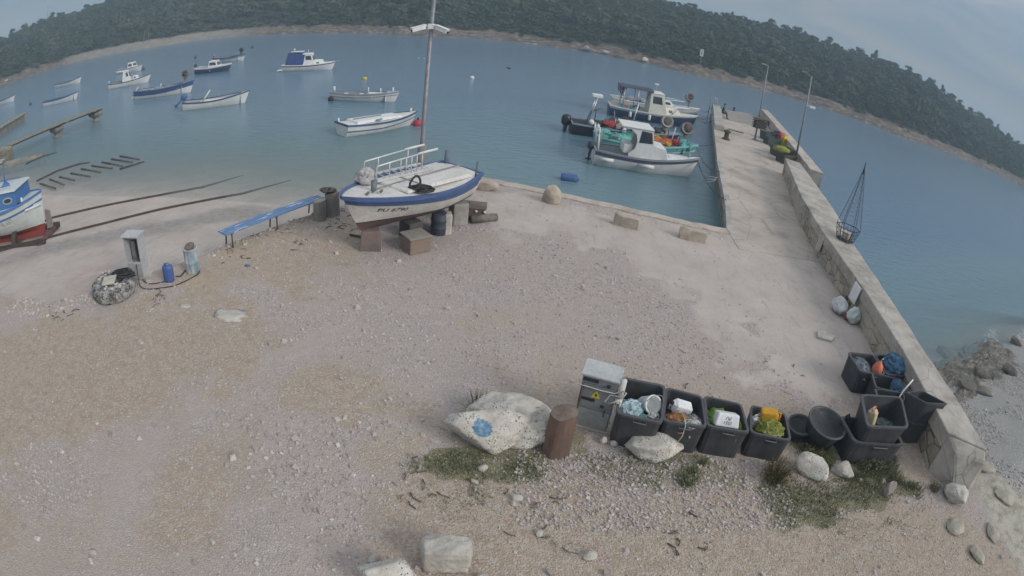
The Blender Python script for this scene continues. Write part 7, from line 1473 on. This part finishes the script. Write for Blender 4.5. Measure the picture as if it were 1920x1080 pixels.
T = NT('loose_gravel'); g = T.add('ShaderNodeNewGeometry').outputs['Random Per Island']; k = T.ramp(g, [(0, (.29, .258, .245)), (.4, (.39, .348, .33)), (.85, (.46, .415, .395)), (1, (.55, .505, .475))]); T.link(k, T.b.inputs['Base Color']); T.b.inputs['Roughness'].default_value = .95; T.b.inputs['Specular IOR Level'].default_value = .15; GRV = T.m
patch = lambda x, y, s=.8, sd=91: fbm(x*s, y*s, 4, sd)
def kf(x, y):
    q = at_grid(conc, x, y); d = at_grid(dirt, x, y); dn = (.25+1.6*np.clip(patch(x, y)-.34, 0, .6))*(1-.8*at_grid(track, x, y)); return (r.random(len(x)) < dn*(1-.55*d)*(1-.97*np.clip(q*1.35, 0, 1))) & (terrain(x, y)[1] > .05)
parts = [stones(60000, -9, 10.5, 2.6, 9, .012, .045, kf), stones(36000, -14, 10.5, 9, 14, .018, .055, kf), stones(9000, -9, 9, 14, 20, .03, .08, kf), stones(8000, -9, 2.0, 2.6, 9, .025, .085, lambda x, y: (patch(x, y, .55, 95) > .56) & (at_grid(dirt, x, y) < .6)),
         stones(3400, .4, 5.2, 5.2, 6.9, .025, .075, lambda x, y: r.random(len(x)) < .8), stones(700, -13, 12, 2.4, 18, .07, .15, lambda x, y: (terrain(x, y)[1] > .1) & (r.random(len(x)) < .5) & (at_grid(conc, x, y) < .12)), stones(2500, -13.5, -8.5, 7.4, 10.5, .03, .12, lambda x, y: (np.abs(terrain(x, y)[1]-.1) < .5)), stones(1500, -8.5, -4, 11, 19, .04, .14, lambda x, y: np.abs(terrain(x, y)[1]+.1) < .45),
         stones(16000, 10.6, 22, 3, 14, .03, .09, lambda x, y: (at_grid(beach, x, y) > .5) & (at_grid(clay, x, y) < .45) & (terrain(x, y)[0] > WL-.1) & (patch(x, y, .6, 97) > .42))]
o_ = 0; VS, FS = [], []
for V_, F_q in parts: VS.append(V_); FS.append(F_q+o_); o_ += len(V_)
gro = npmesh('gravel', np.concatenate(VS), np.concatenate(FS), GRV); tag(gro, kind='stuff')
# twigs and dried weed washed up along the bank
r = np.random.default_rng(33); m = MB(); rr = random.Random(33)
for (px, py), n_, sp in (((520, 440), 14, .9), ((640, 395), 12, .8), ((560, 455), 7, .7), ((440, 480), 10, .6), ((640, 425), 10, .6), ((300, 560), 10, .5), ((1450, 690), 4, 1.2), ((1330, 700), 4, 1.2), ((760, 900), 10, .8), ((1000, 960), 12, .9), ((1250, 1000), 10, .8), ((120, 590), 10, .6)):
    c = G(px, py)
    for _ in range(n_):
        x, y = c.x+rr.gauss(0, sp*.5), c.y+rr.gauss(0, sp*.35); a_ = rr.random()*6.28; l = rr.uniform(.06, .28); z = gz(x, y)+.012; m.tube([(x, y, z), (x+math.cos(a_)*l*.5, y+math.sin(a_)*l*.5, z+.02), (x+math.cos(a_+.4)*l, y+math.sin(a_+.4)*l, z)], rr.uniform(.005, .013), 4)
o = m.build('driftwood_bits', mat('twig', (.10, .08, .065), (.16, .13, .11), 5, .95, island=.4)); tag(o, kind='stuff')
# sea air
if HAZE:
    hz_ = MB(); hz_.box((0, 90, 19.), (1200, 1000, 52.8)); hz_ = hz_.build('haze', bpy.data.materials.new('sea_air')); tag(hz_, kind='stuff')
    ht = hz_.data.materials[0]; ht.use_nodes = True; nt_ = ht.node_tree; nt_.nodes.remove(nt_.nodes['Principled BSDF']); pv = nt_.nodes.new('ShaderNodeVolumePrincipled'); pv.inputs['Color'].default_value = (.60, .80, .97, 1); pv.inputs['Density'].default_value = HAZE; nt_.links.new(pv.outputs[0], nt_.nodes['Material Output'].inputs['Volume'])
